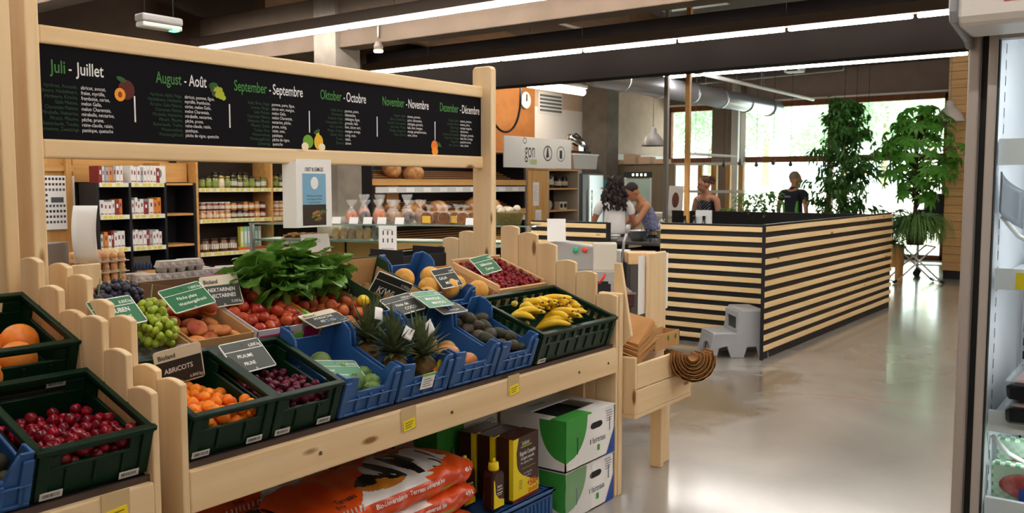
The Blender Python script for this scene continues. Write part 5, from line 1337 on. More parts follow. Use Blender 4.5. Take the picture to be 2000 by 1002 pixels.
for k in range(4):
    tag(MB().lathe([(.001, 0), (.03, 0), (.033, .14)], 16).build('drinking_glass', glass('tumbler', '#eef4f4', .12), None, loc=(9.12 + .08 * (k // 2), 4.84 + .07 * (k % 2), .951)), 'clear drinking glass on the worktop beside the steel bowl', 'glass', 'glasses on the worktop')
bs_ = mat('bottle_black', '#15171b', r=.12)
for k in range(3):
    t = thing('oil_bottle', ('left', 'middle', 'right')[k] + ' dark bottle with white label behind the slatted counter front', 'bottle', (8.75 + .02 * k, 4.22 - .1 * k, 1.02))
    MB().lathe([(.001, 0), (.04, 0), (.042, .13), (.015, .19), (.015, .24), (.018, .25), (.001, .25)], 14).build('bottle_body', bs_, t); MB().tube([(0, 0, .03), (0, 0, .09)], .0425, 14, cap=False).build('label', paper, t)
tag(MB().box(8.55, 9.0, 3.0, 4.3, .98, 1.02).build('counter_shelf', lat_b), 'black inner shelf behind the slatted counter front carrying bottles', 'shelf')
tag(MB().box(0, .02, -.18, 0, 0, .2).build('menu_card', mat('card_grey', '#c9cbcc', r=.5), None, loc=(8.8, 4.12, 1.13)), 'grey card standing behind the dark bottles', 'card')
# shelves and fridge at the rear of the kitchen
pw = thing('plywood_partition', 'brown plywood partition behind the kitchen with boxes on its top', 'partition', (15.6, 7.75, 0)); MB().box(0, .06, 0, 2.2, 0, 2.0).build('panel', wood('plywood', '#8f7f68', '#85755e', 2, kn=0), pw)
for k in range(5): tag(MB().box(-.1, .12, 0, .26, 0, .09 + .05 * (k % 3)).build('carton', mat('carton_pink', '#d9b99a', r=.8), None, loc=(15.62, 7.9 + .33 * k, 2.001)), ('first', 'second', 'third', 'fourth', 'fifth')[k] + ' small carton from the right on top of the plywood partition', 'box')
gf = thing('glass_refrigerator', 'drinks refrigerator with glass door and black lit header in the kitchen', 'refrigerator', (13.7, 7.5, 0), (0, 0, R_(-61)))
MB().box(-.24, .24, .02, .5, 0, 1.82).build('body', grey, gf); MB().box(-.24, .24, 0, .02, 1.72, 1.82).build('header', rubber, gf)
m = MB(); m.text('COOL', 0, 1.745, .06, T(0, -.002, 0) @ FRONT, 0, 1, 'C') if False else [m.rect(-.1 + .07 * k, -.07 + .07 * k, 1.75, 1.79, M=T(0, -.002, 0) @ FRONT) for k in range(4)]
m.build('header_marks', mat('header_lit', '#fff6d8', em=2), gf)
MB().box(-.22, .22, .012, .018, .1, 1.7).build('interior', mat('fridge_glow', '#cfd6d3', r=.4), gf); d = MB().box(-.2, .2, -.01, 0, .1, 1.7).build('door_glass', dg, gf)  # flat pale panel behind the door glass
for x in (-.23, .2): MB().box(x, x + .03, -.015, .02, .08, 1.72).build('door_frame', steel, gf)
t = thing('wall_shelf', 'turquoise box and white tray on a wall shelf behind the cooks', 'shelf', (14.3, 8.5, 1.52))
MB().box(0, .9, 0, .2, 0, .03).build('shelf', white, t); MB().box(.1, .6, .02, .18, .03, .17).build('turquoise_box', mat('turquoise', '#3fa7a0', r=.5), t, bevel=.02); MB().box(.62, .8, .02, .18, .03, .12).build('black_box', rubber, t, bevel=.01)
for x in (.1, .8): MB().box(x, x + .02, .18, .2, -.4, 0).build('bracket', grey, t)
sb = thing('side_cabinet', 'cream low cabinet with white top by the steel post', 'cabinet', (12.5, 6.4, 0)); MB().box(0, .5, 0, .55, 0, 1.1).build('body', mat('cream_cab', '#d9c9a3', r=.6), sb); MB().box(-.02, .52, -.02, .57, 1.1, 1.16).build('top', white, sb)
for y in (.1, .2): MB().box(-.012, 0, y - .02, y + .02, 1.0, 1.03).build('knob', rubber, sb)
t = thing('menu_stand', 'white leaning menu card with dark emblem beside the steel post', 'card', (12.6, 6.25, 1.165)); MB().box(0, .02, -.12, .12, 0, .42, M=RY(6)).build('card', white, t); MB().ball((-.0, 0, .2), (.006, .06, .12), 12, 8, M=RY(6)).build('emblem', mat('emblem_red', '#6a3e33', r=.7), t)
# ================================================================ bread slicer at the counter end
bl = thing('bread_slicer', 'grey bread slicing machine with red and green buttons beside the slatted counter', 'machine', (6.6, 4.1, 0), (0, 0, R_(-53)))
MB().box(-.3, .3, 0, .5, 0, .85).build('cabinet', mat('slicer_grey', '#b5b5b4', r=.4, m=.3), bl, bevel=.01)
MB().prism([(-.3, .85), (.3, .85), (.3, 1.02), (-.3, 1.12)], -.4, -.05, M=FRONT).build('top_housing', mat('slicer_grey', '#b5b5b4', r=.4, m=.3), bl, bevel=.012)
MB().box(.05, .26, .02, .06, .84, 1.1).build('white_guard', mat('guard_cream', '#d9d3c4', r=.5), bl, bevel=.02)
for x, c in ((-.1, ('button_green', '#1fae7c')), (-.02, ('button_red', '#e2492f'))): MB().lathe([(.001, .03), (.02, .03), (.026, .0)], 14, M=T(x, .045, 1.03) @ FRONT).build('button', mat(c[0], c[1], r=.3), bl)
MB().tube([(.3, .1, .8), (.33, .1, 1.1), (.36, .1, 1.2)], .012, 8).build('lever', steel, bl); MB().tube([(.355, .1, 1.18), (.37, .1, 1.25)], .02, 10).build('lever_grip', mat('grip_grey', '#a9a9a9', r=.5), bl)
tag(MB().box(0, .16, 0, .004, 0, .2, M=RX(-12)).build('notice_card', paper, None, loc=(6.36, 4.36, 1.11), rot=(0, 0, R_(-53))), 'white notice card standing on the slicing machine', 'card')
t = thing('wooden_crate', 'small pale wooden crate right of the slicing machine', 'crate', (6.98, 3.75, .0), (0, 0, R_(-53)))
MB().box(-.12, .12, 0, .25, 0, .9).build('pedestal', mat('slicer_dark', '#4d4a4a', r=.5), t); MB().box(-.14, .14, -.01, .26, .9, 1.0).build('box', palew, t, bevel=.004)
# dark red chair-like seat and shelf beside the bag dispenser
t = thing('burgundy_cart', 'dark burgundy shelf cart standing behind the bag dispenser', 'cart', (5.3, 3.2, 0), (0, 0, R_(-53)))
bg_ = mat('burgundy', '#4a2326', r=.45)
for z in (.12, .45, .75): MB().box(-.35, .25, 0, .45, z, z + .1).build('shelf', bg_, t, bevel=.01)
for x in (-.34, .22):
    for y in (.02, .41): MB().tube([(x, y, 0), (x, y, .85)], .012, 8).build('leg', rubber, t)
MB().box(-.36, .26, -.012, .0, .84, .855).build('edge_strip', chrome, t)
t = thing('cutlery_box', 'black open box with red handled scissors and card on the burgundy cart', 'box', (5.2, 3.16, .856), (0, 0, R_(-53)))
for a in (((-.12, .1, 0, .005)), ((-.12, .1, .15, .155))): MB().box(a[0], a[1], a[2], a[3], 0, .07).build('wall', rubber, t)
MB().box(-.12, .1, 0, .155, 0, .004).build('base', rubber, t)
for k in range(2): MB().tube([(.0, .05, .02), (.05, .05 + .03 * k, .1), (.07, .05 + .04 * k, .13)], .008, 8).build('red_handle', mat('handle_red', '#c8342b', r=.4), t)
# ================================================================ egg table behind the stand
et = thing('egg_table', 'low pine display table of egg cartons behind the stand', 'table', (2.35, 4.55, .12))
MB().box(0, 1.3, 0, .75, .82, .86).build('top', pine[0], et)
for x in (.05, 1.2):
    for y in (.05, .65): MB().box(x, x + .06, y, y + .06, -.12, .82).build('leg', pine[2], et)
MB().box(.5, 1.3, .02, .6, .861, .9).build('blue_tray', mat('navy_tray', '#1e3159', r=.5), et)
for k in range(5): MB().box(-.03, -.008, k * .13, k * .13 + .126, .2, 1.05 + .05 * (k in (1, 2, 3))).build('picket', pine[2], et, bevel=.004)
MB().box(-.06, .1, -.04, -.015, .2, 1.07).build('picket', pine[2], et, bevel=.006)
eggc = mat('egg_carton', '#b3aca6', r=.95, c2='#a69f99', ns=20); eggm = mat('egg_shell', '#c9986b', r=.6, rnd=.1)
def egg_carton(loc, rot, label):
    t = thing('egg_carton', label, 'egg carton', loc, rot)
    b = MB(); b.box(-.075, .075, -.05, .05, .025, .032)
    for i in range(3):
        for j in range(2): b.lathe([(.016, 0), (.02, .0), (.026, .03), (.026, .034)], 10, M=T(-.05 + .05 * i, -.025 + .05 * j, 0))
    b.build('tray', eggc, t)
    l = MB()
    l.prism([(-.078, .034), (.078, .034), (.066, .068), (-.066, .068)], -.044, .044, M=T(0, 0, 0) @ FRONT); l.box(-.079, .079, -.053, .053, .03, .037)
    for i in range(3): l.ball((-.045 + .045 * i, -.043, .045), (.018, .012, .016), 8, 6)
    l.build('lid', eggc, t, bevel=.006)
EG = [((2.98, 4.7, .9), .3), ((3.13, 4.72, .9), .25), ((3.28, 4.76, .9), .3), ((3.43, 4.8, .9), .2), ((2.83, 4.72, .9), .3), ((2.98, 4.72, .969), .3), ((3.12, 4.74, .969), .2), ((2.82, 4.82, .9), .3), ((3.1, 4.86, .9), .3), ((3.28, 4.9, .9), .3)]
EL = ['front egg carton in the middle of the blue tray', 'egg carton right of the middle on the blue tray', 'egg carton second from the right on the blue tray', 'rightmost grey egg carton on the blue tray', 'leftmost egg carton in the front row', 'left egg carton stacked on top', 'right egg carton stacked on top', 'egg carton at the left in the rear row', 'egg carton in the middle of the rear row', 'egg carton at the right of the rear row']
for (p, a), lb in zip(EG, EL): egg_carton((p[0], p[1], p[2] + .121), (0, 0, a - R_(30)), lb)
for k in range(4):
    t = thing('egg_tray', ('bottom', 'second', 'third', 'top')[k] + ' open egg tray in the stack beside the cartons', 'egg tray', (2.6, 4.86, .981 + .06 * k), (0, 0, .1))
    b = MB(); b.box(-.13, .13, -.13, .13, .012, .018)
    for i in range(5):
        for j in range(5): b.lathe([(.018, 0), (.024, .028)], 8, M=T(-.1 + .05 * i, -.1 + .05 * j, 0))
    b.build('tray', mat('tray_tan', '#b59c80', r=.95), t)
    for i in range(5):
        for j in range(5):
            if j in (0,) or i in (0, 4) or k == 3: MB().ball((-.1 + .05 * i, -.1 + .05 * j, .042), (.02, .02, .026), 10, 7).build('egg', eggm, t)
t = tag(MB().grid(lambda u, v: (.13 * (u - .5), .12 * (v - .3) ** 2 - .05 * v, .3 * v), 4, 8).build('hanging_sheet', paper, None, loc=(2.42, 4.6, 1.19), rot=(0, 0, R_(-55)), solid=.002), 'curved white sheet standing on the pickets of the egg table', 'paper')
t = thing('dark_display_box', 'dark box with framed label at the left behind the stand', 'box', (2.05, 4.6, .9), (0, 0, R_(-55)))
MB().box(-.18, .12, 0, .3, -.9, .4).build('body', mat('display_brown', '#6f6156', r=.6), t); MB().box(-.16, .1, -.01, 0, .05, .36).build('front_panel', mat('display_pale', '#9a8b7c', r=.5), t)
tag(MB().lathe([(.001, 0), (.05, 0), (.05, .16), (.03, .19), (.03, .21), (.001, .21)], 16).build('dark_bottle', mat('jug_dark', '#2b1d1a', r=.3), None, loc=(2.02, 4.12, 1.0)), 'dark brown jug standing behind the pickets at the left', 'bottle')
t = thing('orange_tin', 'orange and white tin behind the left pickets', 'tin', (2.2, 4.02, 1.0)); MB().lathe([(.001, 0), (.055, 0), (.055, .12), (.001, .12)], 20).build('tin_body', mat('tin_orange', '#c76a35', r=.4), t); MB().tube([(0, 0, .04), (0, 0, .09)], .0555, 20, cap=False).build('label', paper, t)
tag((lambda q: ([MB().box(x, x + .04, 4.0, 4.25, 0, .96).build('leg', pine[2], q) for x in (1.92, 2.26)], q)[1])(MB().box(1.9, 2.32, 3.95, 4.3, .96, 1.0).build('ledge_board', pine[0])), 'pine ledge carrying the jug and the orange tin', 'board')
# ================================================================ people
def skin_body(name, J, E_, mats, parent=None, sub=2, cut=None):
    """J: joint -> (x,y,z,r or (rx,ry)), E_: edges; grown into one continuous surface"""
    me = bpy.data.meshes.new(name); ks = list(J)
    me.from_pydata([J[k][:3] for k in ks], [(ks.index(a), ks.index(b)) for a, b in E_], [])
    ob = bpy.data.objects.new(name, me); COL.objects.link(ob)
    sk = ob.modifiers.new('skin', 'SKIN'); sk.use_smooth_shade = True; sk.branch_smoothing = .6
    for i, k in enumerate(ks):
        r = J[k][3]; me.skin_vertices[0].data[i].radius = r if isinstance(r, tuple) else (r, r)
    me.skin_vertices[0].data[0].use_root = True
    sb = ob.modifiers.new('sub', 'SUBSURF'); sb.levels = sub; sb.render_levels = sub
    me.materials.append(mats)
    if parent: ob.parent = parent
    return ob
def person(label, loc, rz, H, skin_c, hair, shirt, trousers, larm, rarm, lean=0, head_tilt=0, head_turn=0, sleeve=True, long_hair=False, legs=None, extra=None, broad=1.0):
    """arms: list of (elbow, wrist) offsets in metres for a 1.7 m figure; faces local -y"""
    s = H / 1.7; t = thing('person', label, 'person', loc, (0, 0, rz))
    sm = mat('skin_' + skin_c[1:], skin_c, r=.55, sss=.15)
    sh = R_(lean)
    def up(x, y, z):                 # lean the upper body forward about the hips
        dz = z - .95; return (x, y - math.sin(sh) * dz, .95 + math.cos(sh) * dz)
    J = {}
    def j(k, p, r): J[k] = (p[0] * s, p[1] * s, p[2] * s, tuple(a * s for a in r) if isinstance(r, tuple) else r * s)
    b = broad
    j('pelvis', (0, 0, .95), (.15 * b, .105)); j('waist', up(0, 0, 1.08), (.125 * b, .09)); j('chest', up(0, .0, 1.27), (.15 * b, .105)); j('sh', up(0, .01, 1.395), (.11 * b, .075))
    j('neck', up(0, 0, 1.46), (.068, .068)); j('nk2', up(0, -.01, 1.5), (.064, .064))
    L = legs or (((.09, -.01, .5), (.1, .02, .08), (.1, -.14, .03)), ((-.09, -.01, .5), (-.1, .02, .08), (-.1, -.14, .03)))
    E_ = [('pelvis', 'waist'), ('waist', 'chest'), ('chest', 'sh'), ('sh', 'neck'), ('neck', 'nk2')]
    for sd, sg_, arm, leg in (('l', 1, larm, L[0]), ('r', -1, rarm, L[1])):
        j('hip' + sd, (.095 * sg_, 0, .86), (.088, .092)); j('kn' + sd, leg[0], .06); j('an' + sd, leg[1], .042); j('toe' + sd, leg[2], .036)
        E_ += [('pelvis', 'hip' + sd), ('hip' + sd, 'kn' + sd), ('kn' + sd, 'an' + sd), ('an' + sd, 'toe' + sd)]
        S = up(.175 * sg_ * b, .01, 1.375); e = (S[0] + arm[0][0], S[1] + arm[0][1], S[2] + arm[0][2]); w = (e[0] + arm[1][0], e[1] + arm[1][1], e[2] + arm[1][2])
        j('S' + sd, S, .055); j('U' + sd, tuple((S[i] + e[i]) / 2 for i in range(3)), .047); j('E' + sd, e, .038); j('W' + sd, w, (.027, .027))
        d = Vector(w) - Vector(e); d.normalize(); p = Vector(w) + d * .07
        j('P' + sd, tuple(p), (.036, .017))
        E_ += [('sh', 'S' + sd), ('S' + sd, 'U' + sd), ('U' + sd, 'E' + sd), ('E' + sd, 'W' + sd), ('W' + sd, 'P' + sd)]
    hp = Vector(up(0, -.02, 1.478)); ht, hu = R_(head_tilt), R_(head_turn)
    HR = Matrix.Rotation(hu, 4, 'Z') @ Matrix.Rotation(sh + ht, 4, 'X')
    def hd(x, y, z): return tuple(hp + HR @ Vector((x, y, z)))
    j('skull', hd(0, 0, .07), .06)
    E_ += [('nk2', 'skull')]
    # flesh out the joints, add head, face and fingers, and fuse everything into one surface
    tmp = skin_body('body_core', J, E_, sm)
    ev = tmp.evaluated_get(bpy.context.evaluated_depsgraph_get()); em = ev.to_mesh()
    f = MB(); f.add([v.co[:] for v in em.vertices], [tuple(p.vertices) for p in em.polygons]); ev.to_mesh_clear()
    me_ = tmp.data; bpy.data.objects.remove(tmp); bpy.data.meshes.remove(me_)
    hs = Matrix.Scale(s, 4)
    HM = hs @ Matrix.Translation(hp) @ HR
    f.ball((0, .004, .135), (.076, .098, .108), 24, 16, M=HM); f.ball((0, -.035, .07), (.058, .064, .066), 20, 12, M=HM); f.ball((0, -.078, .04), (.026, .022, .02), 12, 8, M=HM)
    f.ball((0, -.106, .095), (.013, .02, .018), 10, 7, M=HM); f.tube([(0, -.088, .14), (0, -.108, .098)], [.009, .013], 8, M=HM)
    for sx_ in (-1, 1): f.ball((.077 * sx_, .012, .105), (.011, .022, .032), 10, 7, M=HM); f.tube([(.05 * sx_, -.075, .15), (.015 * sx_, -.09, .148)], [.01, .01], 8, M=HM)
    for sd, sg_, arm in (('l', 1, larm), ('r', -1, rarm)):
        P_ = Vector(J['P' + sd][:3]); W_ = Vector(J['W' + sd][:3]); d = (P_ - W_).normalized(); side = d.cross(Vector((0, 1, 0)))
        if side.length < .2: side = d.cross(Vector((1, 0, 0)))
        side.normalize(); nrm = side.cross(d).normalized()
        for o, L_ in ((-.03, .062), (-.01, .074), (.01, .07), (.029, .055)):
            a = P_ + side * o * s; q = a + (d * .55 * L_ + nrm * .006) * s; r_ = q + (d * .4 * L_ - nrm * .018) * s
            f.tube([a - d * .05 * s, a, q, r_], [.012 * s, .0092 * s, .0085 * s, .007 * s], 8)
        a = W_ + (P_ - W_) * .45 + side * (-.026 * s); f.tube([a, a + (side * -.03 + d * .025) * s, a + (side * -.034 + d * .055) * s], [.013 * s, .0095 * s, .008 * s], 8)
    body = f.build('body', sm, t); rm = body.modifiers.new('r', 'REMESH'); rm.mode = 'VOXEL'; rm.voxel_size = .0065; rm.use_smooth_shade = True
    sm_ = body.modifiers.new('sm', 'SMOOTH'); sm_.factor = .5; sm_.iterations = 3
    e_ = MB()
    for sx_ in (-1, 1): e_.ball((.03 * sx_, -.086, .128), (.013, .008, .008), 8, 6, M=HM)
    e_.build('eyes', ink, t)
    MB().ball((0, -.095, .066), (.024, .008, .007), 8, 6, M=HM).build('mouth', mat('lips', '#8d4b43', r=.5), t)
    # clothing: looser shells over torso and legs
    def sub(keys, k_, name, m, extra_r=1.0, sleeves=None):
        J2 = {}; E2 = []
        for k in keys:
            x = J[k]; r = x[3] if isinstance(x[3], tuple) else (x[3], x[3]); J2[k] = (*x[:3], tuple(a * k_ + .008 for a in r))
        E2 = [(a, b_) for a, b_ in E_ if a in J2 and b_ in J2]
        o = skin_body(name, J2, E2, m, t); return o
    tk = ['pelvis', 'waist', 'chest', 'sh'] + (['Sl', 'Ul', 'Sr', 'Ur'] if sleeve else [])
    sub(tk, 1.1, 'shirt', shirt)
    sub(['pelvis', 'hipl', 'knl', 'anl', 'hipr', 'knr', 'anr'], 1.08, 'trousers', trousers)
    for sd in 'lr':
        a, p = Vector(J['an' + sd][:3]), Vector(J['toe' + sd][:3])
        MB().tube([(a.x, a.y + .04 * s, .045 * s), (a.x, a.y - .04 * s, .05 * s), (p.x, p.y - .02, .035 * s)], [.045 * s, .05 * s, .036 * s], 12).build('shoe', rubber, t)
    if hair: hair(t, HM)
    if extra: extra(t, s)
    return t
def curly_hair(t, HM):
    random.seed(5); m = MB()
    hm = mat('hair_black', '#191314', r=.7, c2='#2a1e1c', ns=40)
    for i in range(230):
        az = random.uniform(0, 6.28); u = random.random() ** .8
        z = .25 - .40 * u; r = .08 + .085 * min(1, u * 1.5) - .03 * max(0, u - .8) * 5
        y = r * math.sin(az) + .035
        if y < -.05 and z < .2: continue
        x = r * math.cos(az); q = random.uniform(0, 6.28)
        m.tube([(x + .014 * math.cos(q + 1.3 * k), y + .014 * math.sin(q + 1.3 * k), z + .04 - .022 * k) for k in range(5)], [.008, .014, .015, .013, .006], 6, M=HM)
    m.ball((0, .03, .14), (.105, .11, .14), 16, 12, M=HM); m.ball((0, .06, -.0), (.13, .08, .15), 16, 12, M=HM)
    m.build('hair', hm, t)
def short_hair(c):
    def fn(t, HM):
        m = MB(); m.ball((0, .015, .165), (.082, .098, .095), 16, 12, M=HM, fn=lambda d: Vector((d[0], d[1], max(d[2], -.75 + .5 * max(0, -d[1])))) if d[1] > -.5 else Vector((d[0], d[1] * .86, max(d[2], .35))))
        m.build('hair', mat('hair_' + c[1:], c, r=.7, c2=c, ns=40), t)
    return fn
def bun_hair(c):
    def fn(t, HM):
        short_hair(c)(t, HM); m = MB()
        random.seed(3)
        for i in range(16): m.ball((jit(.03), .11 + random.random() * .05, .17 + jit(.05)), .03, 8, 6, M=HM)
        m.build('hair_bun', mat('hair_' + c[1:], c, r=.7, c2=c, ns=40), t)
    return fn
jeans = mat('jeans', '#2b3448', r=.8, c2='#232b3c', ns=10); darkp = mat('dark_trousers', '#1d1c20', r=.8)
def apron(t, s):
    MB().tube([(0, 0, 1.0 * s), (0, 0, .965 * s)], .16 * s, 20, cap=False).build('apron_string', rubber, t)
# woman in the white T-shirt seen from behind
person('person with long curly dark hair in a white T-shirt seen from behind at the worktop', (9.95, 5.78, 0), R_(128), 1.66, '#9a6547', curly_hair, mat('white_tee', '#d8d5d3', r=.9, c2='#cbc8c6', ns=6), darkp,
       ((.09, -.06, -.27), (-.06, -.2, -.08)), ((-.09, -.06, -.27), (.06, -.2, -.08)), lean=4, extra=apron, broad=1.08)
# second cook bending to the left in a patterned sleeveless top
person('person with short dark hair bending over in a blue patterned sleeveless top', (11.03, 5.76, 0), R_(-135), 1.68, '#a87352', short_hair('#221a19'), mat('blue_pattern', '#8a8fae', r=.9, c2='#4c5172', ns=45), jeans,
       ((.05, -.16, -.24), (-.04, -.2, -.14)), ((-.05, -.16, -.24), (.04, -.2, -.12)), lean=26, head_tilt=14, sleeve=False, broad=1.08)
def stripes(t, s):
    m = MB()
    for k in range(4):
        for sd in (-1, 1): m.tube([(.0, (-.125) * s, (1.12 + .05 * k) * s), (.14 * sd * s, -.085 * s, (1.25 + .05 * k) * s)], .004, 5)
    m.build('chevron_stripes', mat('stripe_grey', '#8d8f93', r=.8), t)
person('person with tied back hair in a dark sleeveless top with chevron stripes', (12.95, 5.88, 0), R_(-105), 1.71, '#b98368', bun_hair('#5a3a28'), mat('dark_top', '#1c1d26', r=.85), darkp,
       ((.06, -.02, -.28), (.0, -.14, -.2)), ((-.06, -.02, -.28), (.0, -.14, -.2)), lean=2, head_tilt=6, head_turn=-32, sleeve=False, extra=stripes, broad=1.12)
def polo(t, s):
    g = mat('polo_green', '#4fae2e', r=.8)
    for sd in (-1, 1): MB().tube([(.135 * sd * s, .045 * s, .98 * s), (.13 * sd * s, .06 * s, 1.1 * s), (.155 * sd * s, .075 * s, 1.24 * s)], [.026, .03, .014], 8).build('green_side_panel', g, t)
    m = MB(); m.rect(-.08, .05, 1.3 * s, 1.325 * s, 0, T(0, .122 * s, 0) @ RZ(180) @ FRONT)
    m.build('back_print', mat('print_silver', '#8b8d92', r=.7), t)
    MB().tube([(0, .0, 1.43 * s), (0, -.0, 1.475 * s)], .062 * s, 14, cap=False).build('collar', mat('polo_navy', '#171b26', r=.85), t)
person('person with short grey hair in a navy and green polo shirt walking right', (15.6, 5.45, 0), R_(68), 1.8, '#a8765a', short_hair('#6b604f'), mat('polo_navy', '#171b26', r=.85), darkp,
       ((.07, .02, -.28), (.06, -.12, -.2)), ((-.09, .06, -.27), (-.04, .0, -.25)), lean=2, head_turn=-34, extra=polo, broad=1.32, legs=(((.09, -.14, .5), (.09, -.1, .08), (.09, -.26, .04)), ((-.09, .06, .5), (-.09, .28, .12), (-.09, .16, .05))))
# ================================================================ plants
trunk_b = mat('bark', '#5b4630', r=.9, c2='#463522', ns=20, bump=.4)
pot_d = mat('pot_dark', '#3a3533', r=.6)
def simple_leaf(mb, M, L_, w, curl=.8, n=4, fold=.2):
    leaf_blade(mb, M, L_, w, curl, fold, n, base=.15)
def leafy_tree(loc, label, z0, z1, rad, nleaf, L_, lm, seed, name='indoor_tree', lean=0):
    random.seed(seed)
    t = thing(name, label, 'plant', loc)
    MB().lathe([(.001, 0), (.17, 0), (.22, .38), (.2, .38), (.16, .05), (.001, .05)], 20).build('pot', pot_d, t)
    b = MB(); top = z1 - .15
    b.tube([(0, 0, .05), (.02, .01, z0), (lean * .5, .0, (z0 + top) / 2), (lean, 0, top)], [.03, .026, .02, .008], 8)
    lv = MB(); br = []
    for i in range(120):
        u = random.random() ** .9; z = z0 + (top - z0) * u; az = random.uniform(0, 6.28); r = rad(u) * random.uniform(.55, 1.0)
        p0 = Vector((lean * u, 0, z)); p1 = p0 + Vector((math.cos(az) * r, math.sin(az) * r, .22 * r + .1))
        mid = (p0 + p1) / 2 + Vector((0, 0, .06)); b.tube([p0, mid, p1], [.009, .006, .003], 5); br.append((p0, mid, p1, az))
    for i in range(nleaf):
        p0, mid, p1, az = random.choice(br); u = random.random() ** .6
        p = p0.lerp(mid, u * 2) if u < .5 else mid.lerp(p1, u * 2 - 1)
        p = p + Vector((jit(.05), jit(.05), jit(.05)))
        M = T(*p) @ RZ(math.degrees(az) - 90 + jit(100)) @ RX(jit(35) - 35) @ RY(jit(40))
        simple_leaf(lv, M, L_ * random.uniform(.7, 1.2), L_ * .2, .7, 3)
    b.build('trunk', trunk_b, t); lv.build('foliage', lm, t)
    return t
lm_d = leafmat('ficus_leaf', '#234a1e', '#46782f', .35)
leafy_tree((14.4, 4.25, 0), 'tall leafy indoor tree with small pointed leaves rising behind the slatted wall', 1.0, 2.95, lambda u: .2 + .6 * (1 - u) ** .8 * min(1, .6 + 2.5 * u), 4600, .115, lm_d, 4)
# palmate money tree on a folding stand
lm_p = leafmat('pachira_leaf', '#2f6a22', '#66a83a', .45)
random.seed(11)
mt = thing('money_tree', 'tall plant with big drooping hand shaped leaves standing on the folding stand', 'plant', (15.6, 3.42, .62))
MB().lathe([(.001, 0), (.13, 0), (.16, .28), (.145, .28), (.11, .04), (.001, .04)], 24).build('pot', pot_d, mt)
tb = MB(); tb.tube([(0, 0, .05), (.01, .02, .5), (0, .0, .95), (.02, .03, 1.5), (0, .02, 1.95)], [.04, .035, .03, .022, .01], 10)
lv = MB()
def palm_leaf(p, az, droop, s):
    k = random.choice((5, 6, 7))
    for i in range(k):
        a = (i - (k - 1) / 2) * 38
        simple_leaf(lv, T(*p) @ RZ(az - 90) @ RX(-droop) @ RZ(a), s * (1 - .0022 * abs(a)), s * .17, .9, 5, .15)
for i in range(165):
    u = random.random(); z = .7 + 1.35 * u + jit(.1); az = random.uniform(0, 360)
    r = (.25 + .75 * math.sin(math.pi * (.12 + .8 * u)) ** 1.2) * random.uniform(.45, 1.0) * .78
    p1 = Vector((math.cos(R_(az)) * r, math.sin(R_(az)) * r, z + .12)); p0 = Vector((0, 0, z - .15))
    tb.tube([p0, (p0 + p1) / 2 + Vector((0, 0, .08)), p1], [.007, .005, .003], 5)
    palm_leaf(p1, az, random.uniform(25, 85), random.uniform(.15, .25))
tb.build('trunk', trunk_b, mt); lv.build('foliage', lm_p, mt)
gr = MB(); random.seed(2)
lm_g = leafmat('spider_leaf', '#3e7030', '#86a95a', .35)
for i in range(800):
    az = random.uniform(0, 360); q = .15 * random.random(); leaf_blade(gr, T(q * math.cos(R_(az)), q * math.sin(R_(az)), .28) @ RZ(az - 90) @ RX(random.uniform(25, 85)), random.uniform(.4, .8), .011, random.uniform(2.5, 3.5), .3, 9)
gr.build('spider_grass', lm_g, mt)
fs = thing('folding_stand', 'white folding plant stand with crossed legs and black feet', 'stand', (15.6, 3.42, 0), (0, 0, R_(-57)))
wt_ = mat('tube_white', '#d8d8d6', r=.3, m=.3)
for y in (-.2, .2):
    for a in (-1, 1):
        MB().tube([(-.36 * a, y, .03), (.25 * a, y + .012 * a, .6)], .013, 10).build('leg', wt_, fs)
        MB().tube([(-.40 * a, y, .02), (-.34 * a, y, .05)], .022, 10).build('foot', rubber, fs)
for a in (-1, 1):
    MB().tube([(-.36 * a, -.2, .035), (-.36 * a, .2, .035)], .01, 8).build('cross_bar', wt_, fs); MB().tube([(.25 * a, -.2, .6), (.25 * a, .2, .6)], .012, 8).build('top_bar', rubber, fs)
# palm beside the end of the slatted wall
pl = thing('palm_plant', 'fan palm with thin fronds in a brown planter at the end of the slatted wall', 'plant', (15.55, 3.76, 0))
MB().box(-.16, .16, -.16, .16, .25, .62).build('planter', oak[2], pl, bevel=.01)
for x in (-.15, .09):
    for y in (-.15, .09): MB().box(x, x + .06, y, y + .06, 0, .25).build('leg', oak[2], pl)
fr2 = MB(); st2 = MB(); random.seed(6)
for i in range(22):
    az = random.uniform(0, 360); el = random.uniform(30, 85); L_ = random.uniform(.3, .62)
    d = Vector((math.cos(R_(az)) * math.cos(R_(el)), math.sin(R_(az)) * math.cos(R_(el)), math.sin(R_(el))))
    p = Vector((0, 0, .6)) + d * L_; st2.tube([(0, 0, .55), tuple(p)], [.006, .004], 5)
    for k in range(16):
        a = (k - 7.5) * 19; leaf_blade(fr2, T(*p) @ RZ(az - 90) @ RX(el - 45) @ RZ(a), random.uniform(.22, .36), .013, random.uniform(.6, 1.5), .3, 5)
for i in range(40):
    az = random.uniform(0, 360); leaf_blade(fr2, T(0, 0, .6) @ RZ(az) @ RX(random.uniform(10, 50)), random.uniform(.45, .7), .014, 2.2, .3, 7)
fr2.build('fronds', leafmat('palm_leaf', '#2f5a33', '#5d8f5a', .35), pl); st2.build('stems', trunk_b, pl)
